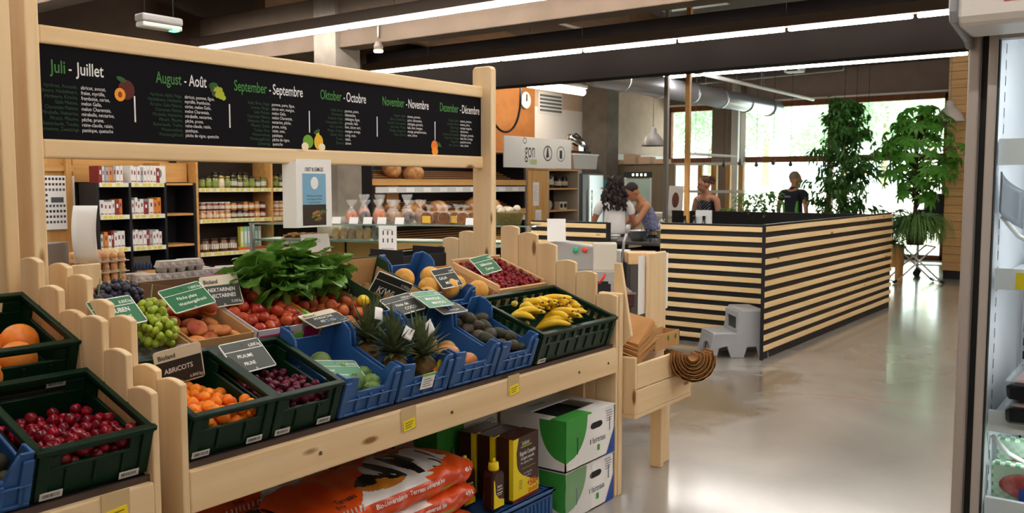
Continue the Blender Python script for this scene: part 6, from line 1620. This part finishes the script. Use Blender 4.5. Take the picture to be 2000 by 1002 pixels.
# small bushy plants behind the black partition
lm_s = leafmat('bush_leaf', '#3d6b2c', '#78a44a', .35)
for k, (y, h, r, n, lb) in enumerate(((5.36, .08, .12, 50, 'small broad leaved plant on the partition beside the person in stripes'), (5.02, .3, .24, 150, 'dark bushy plant above the black partition, left of the pair'), (4.72, .34, .2, 140, 'paler bushy plant above the black partition, right of the pair'))):
    random.seed(90 + k)
    t = thing('potted_plant', lb, 'plant', (12.52, y, 1.0)); MB().lathe([(.001, 0), (.08, 0), (.11, .16), (.1, .16), (.001, .14)], 18).build('pot', pot_d, t)
    m = MB(); s_ = MB()
    for i in range(n):
        az = random.uniform(0, 360); q = random.random(); rr_ = r * random.uniform(.2, 1); p = (rr_ * math.cos(R_(az)), rr_ * math.sin(R_(az)), .17 + h * q)
        simple_leaf(m, T(*p) @ RZ(az - 90) @ RX(jit(40)), .1, .028, .8, 3)
        if i % 6 == 0: s_.tube([(0, 0, .1), p], [.004, .002], 5)
    m.build('foliage', lm_s, t); s_.build('stems', trunk_b, t)
tag(MB().box(12.4, 12.7, 4.4, 6.0, .94, 1.0).build('plant_shelf', lat_b), 'black shelf carrying the small plants behind the partition', 'shelf')
for k in range(2):
    for x in (12.42, 12.64): MB().box(x, x + .05, 4.42 + k * 1.5, 4.47 + k * 1.5, 0, .94).build('shelf_leg', lat_b, bpy.data.objects['plant_shelf'])
# trolley with a black appliance near the plank wall
tr = thing('serving_trolley', 'metal serving trolley on castors beside the plank wall', 'trolley', (16.9, 3.35, 0), (0, 0, R_(-80)))
for x in (-.3, .3):
    for y in (-.22, .22):
        MB().tube([(x, y, .1), (x, y, .95)], .014, 8).build('post', chrome, tr); MB().lathe([(.001, -.02), (.055, -.02), (.06, 0), (.055, .02), (.001, .02)], 16, M=T(x, y, .06) @ RX(90)).build('castor', rubber, tr)
for z in (.2, .92): MB().box(-.32, .32, -.24, .24, z, z + .025).build('tray', steel, tr, bevel=.004)
ap = thing('black_appliance', 'black box shaped appliance standing on the metal trolley', 'appliance', (16.9, 3.35, .946), (0, 0, R_(-80)))
MB().box(-.22, .3, -.2, .2, 0, .5).build('body', lat_b, ap, bevel=.01); MB().box(-.34, .3, -.2, .2, .0, .22).build('lower_part', lat_b, ap, bevel=.01); MB().box(-.1, .2, -.205, -.2, .3, .45).build('screen', rubber, ap)
# ================================================================ outside
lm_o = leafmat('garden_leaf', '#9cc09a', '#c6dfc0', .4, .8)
def garden_tree(x, y, zc, r, seed, label, name='garden_tree'):
    random.seed(seed); t = thing(name, label, 'tree', (x, y, 0))
    MB().tube([(0, 0, -.05), (.1, .05, zc * .5), (0, 0, zc)], [.16, .12, .06], 8).build('trunk', mat('garden_bark', '#a89a86', r=.9), t)
    m = MB(); C_ = [Vector((random.gauss(0, .5) * r, random.gauss(0, .5) * r, zc + random.gauss(0, .42) * r)) for _ in range(22)]
    for i in range(3600):
        c = random.choice(C_); d = Vector((random.gauss(0, 1), random.gauss(0, 1), random.gauss(0, 1))).normalized() * r * .42 * random.random() ** .4
        p = c + d; s = random.uniform(.07, .13)
        m.add([(-s, 0, 0), (0, -s * .45, .01), (s, 0, 0), (0, s * .45, .01)], [(0, 1, 2, 3)], 0, T(*p) @ Euler((jit(3), jit(1.2), jit(3))).to_matrix().to_4x4())
    m.build('foliage', lm_o, t)
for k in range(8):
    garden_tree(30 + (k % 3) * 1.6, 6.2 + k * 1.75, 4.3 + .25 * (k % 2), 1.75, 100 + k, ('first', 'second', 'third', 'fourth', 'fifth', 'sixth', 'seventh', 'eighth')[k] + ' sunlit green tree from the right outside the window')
gw = thing('garden_wall', 'bright white garden wall outside the windows below the trees', 'wall', (0, 0, 0)); MB().box(27.5, 27.8, 2, 26, -.05, 1.5).build('wall', mat('sunny_white', '#f2efe8', r=.9), gw); MB().box(27.45, 27.85, 2, 26, 1.5, 1.56).build('coping', mat('sunny_white', '#f2efe8', r=.9), gw)
hs_ = thing('garden_house', 'pale low house with a flat roof outside at the left of the windows', 'house', (25.5, 14.2, 0))
MB().box(0, 3, 0, 5, -.05, 2.2).build('wall', mat('sunny_white', '#f2efe8', r=.9), hs_); MB().box(-.4, 3.2, -.4, 5.4, 2.2, 2.35).build('roof', mat('roof_pale', '#d5d2cb', r=.8), hs_)
MB().box(-.03, 0, .6, 1.5, 0, 1.9).build('door', mat('door_pale', '#cfd3d4', r=.6), hs_)
# timber frame with glass before the left windows
tf = thing('timber_frame', 'honey coloured timber lattice frame standing before the left window', 'frame', (18.2, 0, 0))
for y in (7.5, 7.79, 8.1, 8.44): MB().box(0, .09, y - .05, y + .05, 0, 2.05).build('stud', oak[2], tf)
for z in (.9, 1.42, 2.02): MB().box(-.01, .1, 7.42, 9.6, z, z + .06).build('rail', white if z > 1 else oak[1], tf)
# ================================================================ goods under the stand
ft_w = mat('banana_box_white', '#f2f2f0', r=.55); ft_g = mat('banana_box_green', '#3c9a3f', r=.5, c2='#46a846', ns=3); ft_b = mat('banana_box_blue', '#2a4fa0', r=.5)
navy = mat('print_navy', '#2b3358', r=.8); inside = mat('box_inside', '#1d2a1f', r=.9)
def banana_box(loc, label, w=.45, d=.39, h=.243, wrap=False):
    t = thing('banana_box', label, 'box', loc)
    th = .006
    b = MB(); b.box(0, w, 0, th, 0, h); b.box(0, w, d - th, d, 0, h); b.box(0, th, 0, d, 0, h); b.box(w - th, w, 0, d, 0, h); b.box(0, w, 0, d, 0, th)
    b.build('carton', ft_w, t)
    MB().box(-.003, w * .5, -.003, d * .22, h - .002, h + .004).build('lid_front', ft_g if not wrap else ft_w, t); MB().box(w * .5, w + .003, -.003, d * .22, h - .002, h + .004).build('lid_front', ft_w, t)
    l = MB(); l.box(-.003, w + .003, d * .62, d + .003, h - .002, h + .004); l.box(-.003, w * .12, d * .22, d * .62, h - .002, h + .004); l.box(w * .88, w + .003, d * .22, d * .62, h - .002, h + .004); l.build('lid', ft_w, t)
    MB().box(.01, w - .01, .01, d - .01, h * .8, h * .82).build('box_content', inside, t)  # dark sheet standing in for the shade inside the lid opening
    F_ = T(0, -.001, 0) @ FRONT; L_ = T(-.001, 0, 0) @ LEFT      # on the left face drawing x runs along -y
    def arch(M, a, flip):
        pts = [(0, h)]
        n = 14
        for k in range(n + 1):
            u = k / n; x = a * (1 - u * u) if False else a * math.sqrt(max(0, 1 - u ** 2.2)); pts.append((x, h * (1 - .82 * u)))
        pts.append((0, h * .18)); pts = pts[1:]
        pts = [(0, h)] + pts
        vs = [(p[0] * (-1 if flip else 1), p[1], 0) for p in pts]
        return vs
    g = MB(); v = arch(F_, .19, False); g.add(v, [tuple(range(len(v)))], 0, F_); v = arch(L_, .15, True); g.add(v, [tuple(range(len(v)))], 0, L_); g.build('green_print', ft_g, t)
    k = MB(); k.add([(w - .002, .0, 0), (w - .002, h * .55, 0), (w - .085, 0, 0)], [(0, 1, 2)], 0, T(0, -.0015, 0) @ FRONT); k.build('blue_print', ft_b, t)
    m = MB(); F2 = T(0, -.002, 0) @ FRONT
    m.text('fairtrasa', .235, h * .36, .042, F2, 0, .9); m.rect(.215, .222, h * .36, h * .46, 0, F2)
    for q in range(4): m.rect(w - .085, w - .02 - .006 * q, h * .86 - .012 * q, h * .86 - .012 * q + .003, 0, F2)
    m.text('BANANAS', w - .09, h * .9, .014, F2, 0, .9); m.text('3', w - .04, h * .06, .03, T(0, -.0025, 0) @ FRONT, 0, .9)
    for x in (.1,): m.rect(x - .004, x + .004, h * .28, h * .62, 0, F2)
    m.rect(w - .055, w - .049, h * .5, h * .78, 0, F2)
    m.text('a', -.3, h * .45, .06, T(-.002, 0, 0) @ LEFT, 0, .9); m.rect(-.275, -.265, h * .3, h * .7, 0, T(-.002, 0, 0) @ LEFT)
    m.text('fairtrasa', w * .3, -.1, .04, T(0, d, h + .0046), 0, .9)
    m.build('print', navy, t)
    m = MB(); m.rect(.28, .305, h * .18, h * .3, 0, F2); m.build('green_seal', ft_g, t)
    hh = MB(); o = [(.245 + .028 * math.cos(R_(90 + 18 * q)), h * .72 + .016 * math.sin(R_(90 + 18 * q))) for q in range(11)] + [(.30 + .028 * math.cos(R_(270 + 18 * q)), h * .72 + .016 * math.sin(R_(270 + 18 * q))) for q in range(11)]
    hh.add([(x, y, 0) for x, y in o], [tuple(range(len(o)))], 0, F2); hh.build('hand_hole', rubber, t)
    if wrap:
        MB().grid(lambda u, v: (-.006 + (w * .5) * u + .004 * math.sin(14 * u + 9 * v), -.008 - .003 * math.sin(11 * v + 5 * u), h * v), 14, 10).build('stretch_film', cello, t)
    return t
banana_box((3.435, 2.25, 0), 'lower green and white banana box on the floor partly wrapped in film', wrap=True)
banana_box((3.425, 2.24, .251), 'upper green and white banana box with an opening in the lid')
banana_box((3.99, 2.6, 0), 'white and green box on the floor behind the bag dispenser leg', w=.4, d=.39, h=.3)
banana_box((2.95, 2.62, .25), 'white box in the shadow under the stand behind the fertiliser', w=.45)
tag(MB().box(2.95, 3.4, 2.62, 3.0, 0, .249).build('support_crate', dgreen), 'dark crate under the shaded white box beneath the stand', 'crate')
# blue crate with fertiliser boxes and bottles
bc = thing('blue_crate', 'low blue crate on the floor carrying the fertiliser boxes and bottles', 'crate', (2.86, 2.27, 0))
for a in ((0, .5, 0, .012), (0, .5, .338, .35)): MB().box(a[0], a[1], a[2], a[3], 0, .195).build('wall', cblue, bc)
for a in (0, .488): MB().box(a, a + .012, .012, .338, 0, .195).build('wall', cblue, bc)
m = MB()
for k in range(16): m.box(.02 + k * .03, .028 + k * .03, -.006, 0, .01, .16)
m.box(-.01, .51, -.012, .02, .183, .195); m.box(-.01, .02, -.012, .36, .183, .195); m.box(.48, .51, -.012, .36, .183, .195); m.box(-.01, .51, .33, .36, .183, .195)
m.build('rim_and_ribs', cblue, bc, bevel=.002, seg=1); MB().box(0, .5, 0, .35, .17, .183).build('liner', cblue, bc)
brn = mat('box_chocolate', '#3d2118', r=.4); yel = mat('box_yellow', '#f0d81e', r=.45); redp = mat('box_red_base', '#8a1f1f', r=.5); orn = mat('print_orange', '#c8401c', r=.7)
def fert_box(loc, label, w=.21, d=.09, h=.285, full=True):
    t = thing('fertiliser_box', label, 'box', loc, (0, 0, R_(3)))
    MB().box(0, w, 0, d, 0, h).build('carton', brn, t, bevel=.002)
    M = T(0, -.001, 0) @ FRONT
    o = MB(); n = 16; L_ = [(0, h)] + [(.012 + .06 * (1 - math.sqrt(max(0, 1 - ((k / n) * 1.0) ** 2))) if False else .03 + .0 * k, h - (h - .10) * k / n) for k in range(1)]
    arc = [(.045 - .03 * math.sin(math.pi * .5 * k / n), h - (h - .13) * k / n) for k in range(n // 2)] + [(.028 + .182 * (k / n) ** 2.2, .19 - .13 * (k / n) ** .8) for k in range(n + 1)]
    pts = [(0, 0), (w, 0), (w, .06)] + arc[::-1] + [(.0, h)]
    pts = [(0, .012), (w, .012)] + [p for p in arc[::-1]] + [(0, h - .002)]
    o.add([(x, y, 0) for x, y in pts], [tuple(range(len(pts)))], 0, M); o.box(-.0015, 0, .0, .02, .012, h); o.build('yellow_print', yel, t)
    MB().box(-.001, w + .001, -.0015, 0, 0, .012).build('red_base', redp, t)
    if full:
        M2 = T(0, -.002, 0) @ FRONT; m = MB()
        m.text('Solabiol', .07, .245, .026, M2, 0, .75); m.text('Engrais Complet', .052, .2, .026, M2, 0, .75, off=.015); m.text("d'origine naturelle", .06, .178, .019, M2, 0, .8, off=.01); m.text('Pots, Légumes, Fleurs...', .06, .160, .014, M2, 0, .8); m.text('1 kg = 100 g offerts', .085, .11, .011, M2, 0, .8); m.text('jusqu\'à 12,5 m²', .09, .096, .011, M2, 0, .8)
        m.build('white_lettering', chalk, t)
        m = MB(); m.rect(.06, .15, .235, .24, 0, M2); m.rect(.07, .18, .137, .139, 0, M2); m.build('lime_lines', mat('lime', '#a9b92e', r=.7), t)
        m = MB(); m.text('+500g', .115, .045, .05, M2, 0, .7, off=.02); m.text('GRATUIT', .12, .018, .025, M2, 0, .8, off=.015); m.build('offer_lettering', orn, t)
        m = MB()
        for q in range(5): m.rect(.045, .075 - .004 * (q % 2), .05 + .009 * q, .053 + .009 * q, 0, M2)
        m.build('small_print', mat('print_green', '#5f6b1e', r=.8), t)
fert_box((3.08, 2.29, .197), 'front brown and yellow fertiliser box reading Engrais Complet')
fert_box((3.07, 2.39, .197), 'middle brown and yellow fertiliser box in the row', full=False); fert_box((3.06, 2.49, .197), 'rear brown and yellow fertiliser box in the row', full=False)
botm = mat('bottle_brown', '#3a1d12', r=.25)
for k in range(3):
    t = thing('fertiliser_bottle', ('front', 'middle', 'rear')[k] + ' brown bottle with yellow cap beside the fertiliser boxes', 'bottle', ((2.985, 2.94, 2.91)[k], 2.325 + .125 * k, .197))
    MB().prism([(-.042, 0), (.042, 0), (.042, .15), (.03, .172), (-.03, .172), (-.042, .15)], -.03, .03, M=FRONT).build('bottle_body', botm, t, bevel=.01)
    MB().lathe([(.001, .17), (.022, .17), (.024, .178), (.022, .205), (.001, .207)], 16).build('cap', yel, t)
    MB().lathe([(.001, .205), (.011, .205), (.009, .222), (.001, .224)], 12).build('nozzle', yel, t)
    o = MB(); M = T(0, -.0305, 0) @ FRONT
    o.add([(x, y, 0) for x, y in ((-.036, .012), (.036, .012), (.036, .04), (.0, .05), (-.022, .075), (-.028, .13), (-.036, .14))], [tuple(range(7))], 0, M); o.build('yellow_print', yel, t)
    m = MB(); M = T(0, -.031, 0) @ FRONT; m.text('Engrais', .004, .1, .014, M, 0, .8, 'C', off=.01); m.text('Complet', .004, .086, .014, M, 0, .8, 'C', off=.01); m.rect(-.015, .025, .074, .077, 0, M); m.rect(-.01, .02, .066, .068, 0, M); m.build('white_lettering', chalk, t)
# ---- potting soil sacks
so = mat('sack_orange', '#e5571c', r=.3, c2='#d94c16', ns=4, bump=.12, bs=9); sw = mat('sack_white', '#dedad6', r=.3); sk_ = mat('sack_picture_dark', '#25221f', r=.35); sy = mat('sack_picture_gold', '#c07a2a', r=.35); sgn = mat('sack_green', '#4f7a2c', r=.4); sbn = mat('sack_band', '#c9431a', r=.3)
def soil_sack(loc, rz, label, L_=.86, a=.215, b=.068, pic=True, seed=0):
    t = thing('soil_sack', label, 'sack', loc, (0, 0, rz))
    def S(x, th, off=0):
        u = max(-1, min(1, x / (L_ / 2))); e = max(0, 1 - abs(u) ** 5) ** .5; k = .35 + .65 * e
        c, s = math.cos(th), math.sin(th)
        w = .004 * math.sin(x * 31 + th * 3 + seed) + .003 * math.sin(x * 57 - th * 5)
        sg = lambda v, p: math.copysign(abs(v) ** p, v)
        return (x, -(a * (.7 + .3 * e) + w + off) * sg(c, .75), b + (b * (.12 + .88 * e) + w + off) * sg(s, .8))
    def region(x, th):
        d = math.degrees(th); n_ = noise.noise((x * 9 + seed, d * .05, 3)); n2 = noise.noise((x * 22, d * .03 + x * 8, seed))
        if pic:
            e1 = ((x - .13) / .2) ** 2 + ((d - 82) / 34) ** 2 + .5 * n_
            if e1 < 1: return 2 if n2 > .02 else 1
            e2 = ((x + .07) / .13) ** 2 + ((d - 66) / 22) ** 2 + .4 * n_
            if e2 < 1: return 3 if d < 66 + 12 * n2 else 2
            if 22 < d < 60 and -.27 + (d - 22) * .002 < x < .12 + .1 * n_: return 1
        if -40 < d < 0 and -.42 < x < -.36: return 4
        if -2 < d < 22 and -.22 < x < .42: return 5
        return 0
    nu, nv = (230, 150) if seed in (2, 5, 1) else (70, 48); m = MB(); vs = []; fs = []; mi = []
    for i in range(nu + 1):
        for k in range(nv): vs.append(S(L_ * (i / nu - .5), 2 * math.pi * k / nv - math.pi / 2))
    for i in range(nu):
        for k in range(nv):
            k2 = (k + 1) % nv; fs.append((i * nv + k, i * nv + k2, (i + 1) * nv + k2, (i + 1) * nv + k)); mi.append(region(L_ * ((i + .5) / nu - .5), 2 * math.pi * (k + .5) / nv - math.pi / 2))
    m.add(vs, fs, 0, None, True); m.mi = mi
    m.build('sack', [so, sw, sk_, sy, sgn, sbn], t)
    e = MB(); e.prism([(0, -a * .55), (.035, -a * .3), (.04, a * .25), (0, a * .5)], b - .006, b + .006, M=T(L_ / 2 - .01, 0, 0)); e.build('sealed_end', sw, t)
    def wrap(mb, body, x0, deg, size, mi=0, sx=.8, off=.01, al='L'):
        v, f, g0, g1 = glyphs(body, sx, .12, off); n0 = len(mb.v)
        for (vx, vy) in v:
            x = x0 + (vx - g0) * size; th = R_(deg) + vy * size / b * .55; mb.v.append(S(x, th, .0025))
        for q in f: mb.f.append([i + n0 for i in q]); mb.mi.append(mi); mb.sm.append(False)
    m = MB(); wrap(m, 'Bio-Universalerde · Terreau universel bio', -.2, 4, .037, 0, .62, .012); wrap(m, '45 L', .32, 5, .042, 0, .7, .012); m.build('white_lettering', chalk, t)
    m = MB(); wrap(m, 'Terreau', -.33, 50, .035, 0, .8, .01); wrap(m, 'Erde', -.35, 38, .03, 0, .8, .01); m.build('dark_lettering', ink, t)
    m = MB(); 
    for q in range(9): m.tube([S(-.40 + .018 * q, R_(18 - 2 * (q % 3)), .003), S(-.392 + .018 * q, R_(30), .003)], .0035, 5)
    m.build('white_roots', sw, t)
    m = MB(); m.add([S(.08 + .15 * i, R_(d), .002) for i, d in ((0, -14), (1, -12), (1, -5), (0, -7))], [(0, 1, 2, 3)]); m.build('green_strip', mat('sack_lime', '#a3a64a', r=.5), t)
for k, (p, rz, lb) in enumerate((((2.42, 2.5, .0), .02, 'bottom orange potting soil sack lying on the floor'), ((2.44, 2.51, .125), -.02, 'second orange potting soil sack from the floor'), ((2.43, 2.49, .25), .0, 'middle orange potting soil sack of the front stack, at the photo bottom'), )):
    soil_sack(p, rz, lb, seed=k)
soil_sack((2.44, 2.5, .345), .01, 'top orange and white potting soil sack of the front stack', seed=5)
soil_sack((2.33, 2.95, .30), .03, 'orange potting soil sack lying behind the front stack in shadow', seed=7)
soil_sack((2.35, 2.95, .15), .0, 'orange potting soil sack low behind the front stack', seed=8)
soil_sack((2.33, 2.95, .0), .0, 'lowest orange potting soil sack behind the front stack', seed=9)
soil_sack((1.88, 2.62, .25), .1, 'dark lying soil sack at the left under the stand', L_=.6, seed=3); soil_sack((1.85, 2.62, .12), .0, 'second soil sack at the left under the stand', L_=.6, seed=4); soil_sack((1.85, 2.62, 0), .0, 'lowest soil sack at the left under the stand', L_=.6, seed=6)
# ================================================================ small things round the crates
t = thing('step_stool', 'grey plastic two step stool standing before the slatted counter front', 'step stool', (7.93, 3.33, 0), (0, 0, R_(-138)))
sgm = mat('stool_grey', '#a3a6a9', r=.45)
W2 = .19
P_ = Matrix(((0, 0, 1, 0), (1, 0, 0, 0), (0, 1, 0, 0), (0, 0, 0, 1)))
MB().box(-W2, W2, -.225, .0, .2, .235).build('lower_step', sgm, t, bevel=.016)
MB().box(-W2 + .01, W2 - .01, .02, .24, .415, .455).build('upper_step', sgm, t, bevel=.018)
SO = [(-.27, 0), (-.2, 0), (-.175, .09), (-.1, .11), (-.06, .0), (.06, 0), (.09, .1), (.18, .1), (.21, 0), (.3, 0), (.24, .44), (.03, .44), (-.015, .225), (-.225, .225)]
for sd in (-1, 1):
    MB().prism(SO, 0, .026, M=T(sd * (W2 - .013) - .013, 0, 0) @ P_).build('side_panel', sgm, t, bevel=.007)
MB().prism([(-W2, 0), (-W2 + .07, 0), (-W2 + .1, .1), (-.03, .13), (.03, .13), (W2 - .1, .1), (W2 - .07, 0), (W2, 0), (W2 - .02, .21), (-W2 + .02, .21)], -.024, 0, M=T(0, -.25, 0) @ RX(-6) @ FRONT).build('front_apron', sgm, t, bevel=.006)
for x0, x1, z0, z1 in ((-W2 + .01, -W2 + .07, .225, .43), (W2 - .07, W2 - .01, .225, .43), (-W2 + .06, W2 - .06, .37, .43), (-W2 + .06, W2 - .06, .225, .26)):
    MB().box(x0, x1, -.0, .024, z0, z1, M=T(0, .0, 0)).build('riser', sgm, t, bevel=.007)
# back side of the ridge: small card, black crate and cartons on the far slope
t = thing('reversed_card', 'white price card seen from behind on the ridge of the stand', 'card', (2.76, 3.18, 1.29), (R_(-14), 0, R_(-8)))
MB().box(-.075, .075, -.002, .002, 0, .085).build('card', mat('card_translucent', '#cfcac4', r=.5), t); m = MB(); m.text('ereiz', .0, .045, .03, T(0, -.003, 0) @ FRONT, 0, .9, 'C'); m.build('lettering', mat('print_grey', '#9a9a9a', r=.8), t)
tray(2.68, 3.1, 1.1, .6, .2, .12, 'brown carton on the far slope behind the kiwis', card, tilt=0)
tray(2.2, 3.1, 1.06, .4, .3, .14, 'brown carton behind the leafy greens with a raised flap', mat('dark_card', '#6e5238', r=.85), tilt=0)
blue_crate(3.2, 3.2, .99, .34, .3, .12, 'blue crate on the far slope behind the melons', tilt=0)
t = thing('black_crate', 'black fruit crate with a white label on the far slope by the post', 'crate', (3.52, 3.2, 1.06)); 
for a in ((-.17, .17, 0, .01), (-.17, .17, .24, .25)): MB().box(a[0], a[1], a[2], a[3], 0, .17).build('wall', rubber, t)
for a in (-.17, .16): MB().box(a, a + .01, .01, .24, 0, .2).build('wall', rubber, t)
MB().box(-.17, .17, 0, .25, 0, .01).build('base', rubber, t); MB().box(-.08, -.02, -.002, 0, .12, .16).build('label', paper, t)
# ================================================================ glass door refrigerator at the right edge
RX0 = 3.0
rf = thing('display_refrigerator', 'tall grey display refrigerator with glass door at the right edge of the photo', 'refrigerator', (RX0, 0, 0))
grf = mat('fridge_grey', '#a59d97', r=.4, m=.15); grd = mat('door_frame_grey', '#aaa59f', r=.35, m=.15); dk2 = mat('gasket', '#1d1f1f', r=.6); inw = mat('fridge_white', '#e9ebee', r=.4)
MB().box(0, .78, .494, .527, 0, 2.12).build('side_panel', grf, rf, bevel=.006)
MB().box(0, .78, -1.2, -1.16, 0, 2.12).build('side_panel', grf, rf, bevel=.006)
MB().box(.03, .04, .445, .494, 0, 2.06).build('gasket', dk2, rf)
MB().box(.74, .78, -1.16, .487, 0, 2.12).build('rear_wall', inw, rf)
MB().box(.08, .74, .455, .487, .1, 2.1).build('inner_side', inw, rf)
MB().box(.05, .78, -1.16, .487, 0, .3).build('base', grf, rf); MB().box(.06, .78, -1.16, .487, 2.08, 2.12).build('ceiling_panel', inw, rf)
dr = MB().box(-.02, .02, .445, .47, .3, 2.06).build('door_frame', grd, rf, bevel=.004)
MB().box(-.02, .02, -1.1, .445, 2.025, 2.06).build('door_rail', grd, dr); MB().box(-.02, .02, -1.1, .445, .3, .36).build('door_rail', grd, dr)
MB().box(-.002, .004, -1.1, .445, .36, 2.025).build('door_glass', glass('fridge_glass', '#f4f8f8', .06), dr)
MB().box(-.012, .0, .441, .446, .36, 2.025).build('glass_seal', dk2, dr)
# canopy with the red logo strip
cnp = MB(); cnp.prism([(-.26, 2.06), (-.24, 2.035), (-.05, 2.03), (.0, 2.075), (.78, 2.1), (.78, 2.5), (-.26, 2.5)], -.515, 1.19, M=FRONT); cnp.build('canopy', mat('canopy_white', '#d7d3cd', r=.4), rf, bevel=.012)
cnp = MB(); cnp.prism([(-.27, 2.075), (-.255, 2.045), (-.05, 2.02), (.0, 2.0), (.0, 2.5), (-.27, 2.5)], -.535, -.512, M=FRONT); cnp.build('canopy_end_cap', mat('cap_grey', '#8f9196', r=.35, m=.3), rf, bevel=.008)
o = MB().box(-.263, -.26, -.2, .4, 2.09, 2.19).build('logo_strip', mat('logo_red', '#c8262c', r=.5), rf); m = MB(); m.text('OSCAR', 0, .0, .075, T(-.264, .37, 2.1) @ LEFT, 0, .9, off=.01); m.build('lettering', chalk, o)
# interior rails, shelves, lamp
sl_ = MB()
for (x, y) in ((.735, .40), (.735, .43)):
    sl_.box(x - .006, x, y - .012, y + .012, .32, 2.0)
sl_.build('shelf_rail', mat('rail_light', '#c9ccd0', r=.3, m=.4), rf)
m = MB()
for k in range(34): 
    for y in (.40, .43): m.rect(-.004, .004, 0, .03, 0, T(.728, y, .36 + k * .05) @ LEFT)
    m.add([(.2 + 0, .4545, .36 + k * .05), (.212, .4545, .36 + k * .05), (.212, .4545, .39 + k * .05), (.2, .4545, .39 + k * .05)], [(0, 1, 2, 3)])
m.build('rail_slots', ink, rf)
m = MB()
for z in (1.86, 1.5, 1.2, .98): m.rect(-.36, -.2, 0, .004, 0, T(.737, 0, z) @ LEFT)
for z in (1.55, .75): ring(m, -.33, 0, .02, .008, T(.737, 0, z) @ LEFT); m.rect(-.37, -.36, -.05, .05, 0, T(.737, 0, z) @ LEFT); m.rect(-.37, -.3, .05, .058, 0, T(.737, 0, z) @ LEFT); m.rect(-.37, -.3, -.058, -.05, 0, T(.737, 0, z) @ LEFT)
m.build('wall_marks', ink, rf)
for z in (1.29, .84, .56): 
    s_ = MB().box(.14, .72, -1.1, .45, z, z + .02).build('shelf', inw, rf); MB().box(.12, .14, -1.1, .45, z - .015, z + .05).build('shelf_front', inw, s_)
MB().box(.117, .12, .28, .39, 1.28, 1.33).build('yellow_label', yellow, rf)
MB().box(.1, .14, -1.1, .45, 1.66, 1.74).build('lamp_cover', mat('lamp_cover', '#f4f6f8', r=.3), rf)
MB().tube([(.06, .2, 2.05), (.1, .2, 2.05)], .01, 6).build('lamp_pin', white, rf)
fl = bpy.data.lights.new('fridge_lamp', 'AREA'); fl.shape = 'RECTANGLE'; fl.size = 1.4; fl.size_y = .05; fl.energy = 5; fl.color = (.93, .96, 1)
flo = bpy.data.objects.new('fridge_lamp', fl); COL.objects.link(flo); flo.parent = rf; flo.location = (.12, -.4, 2.03); flo.rotation_euler = (0, R_(-35), R_(90)); flo.rotation_euler = (0, R_(-25), 0); fl.size = .05; fl.size_y = 1.4
for zl in (1.265, .815):  # added lights under the shelves to brighten the refrigerator interior
    l2 = bpy.data.lights.new('shelf_lamp', 'AREA'); l2.shape = 'RECTANGLE'; l2.size = .04; l2.size_y = 1.3; l2.energy = 1.6; l2.color = (.93, .96, 1)
    o2 = bpy.data.objects.new('shelf_lamp', l2); COL.objects.link(o2); o2.parent = rf; o2.location = (.16, -.3, zl); o2.rotation_euler = (0, R_(-30), 0)
for z, zz in ((1.34, 1.5), (.62, .8)):
    MB().tube([(.16, .44, zz), (.2, .40, zz - .06), (.24, .34, zz - .1), (.24, .26, zz - .1)], .008, 8).build('white_cable', white, rf)
MB().grid(lambda u, v: (.1 + .12 * u, .44 - .05 * u * u, 1.52 + .12 * v - .06 * u), 6, 6).build('curved_flap', mat('flap_grey', '#8e9299', r=.25, m=.4), rf, solid=.004)
blk = mat('meat_tray_black', '#16181a', r=.25); meat = mat('meat', '#a5423f', r=.4, c2='#c77a70', ns=30)
def meat_tray(loc, label):
    t = thing('meat_tray', label, 'tray', loc)
    MB().prism([(-.2, .0), (.2, .0), (.24, .055), (-.24, .055)], 0, .2, M=T(0, .2, 0) @ FRONT).build('tray', blk, t, bevel=.012)
    MB().box(-.19, .19, .02, .18, .05, .062).build('meat', meat, t, bevel=.01); MB().box(-.23, .23, -.0, .2, .063, .066).build('film', cello, t); MB().box(-.16, .1, .02, .12, .067, .069).build('label', paper, t)
for k in range(2): 
    meat_tray((3.3, .2, .861 + .075 * k + .0), ('lower', 'upper')[k] + ' black meat tray with white label in the display refrigerator')
gz = mat('gingham_white', '#e6efe6', r=.5); 
def gingham(name):
    M = mat(name, '#e6efe6', r=.45); nt = M.node_tree; b = nt.nodes['Principled BSDF']; ck = nt.nodes.new('ShaderNodeTexChecker'); ck.inputs['Scale'].default_value = 70; ck.inputs[1].default_value = lin('#7dbb84'); ck.inputs[2].default_value = lin('#eef4ee')
    nt.links.new([n for n in nt.nodes if n.type == 'TEX_COORD'][0].outputs['Object'], ck.inputs['Vector']); nt.links.new(ck.outputs['Color'], b.inputs['Base Color']); return M
gm = gingham('green_gingham')
for k in range(2):
    t = thing('meat_pack', ('green checked meat pack with an orange sticker standing at the rear', 'green checked pack with a blue label at the front of the lowest shelf')[k], 'pack', (3.28 - .1 * k, .33, .581), (0, R_(-12), 0))
    MB().box(0, .03, -.2, .11, 0, .2 - .06 * k).build('pack', gm, t, bevel=.006)
    MB().ball((-.002, -.0, .1 - .03 * k), (.012, .09, .045), 14, 9).build('meat', meat, t)
    if k == 0: MB().box(-.016, -.014, -.1, -.03, .12, .16).build('orange_sticker', mat('sticker_orange', '#e8632c', r=.5), t)
    else:
        o = MB().box(-.016, -.014, -.14, .03, .01, .07).build('label', mat('label_blue', '#2c45a0', r=.5), t); m = MB(); m.text('Du Pays', .02, .03, .04, T(-.017, .03, 0) @ LEFT, 0, .7, shear=.3); m.build('lettering', chalk, o)
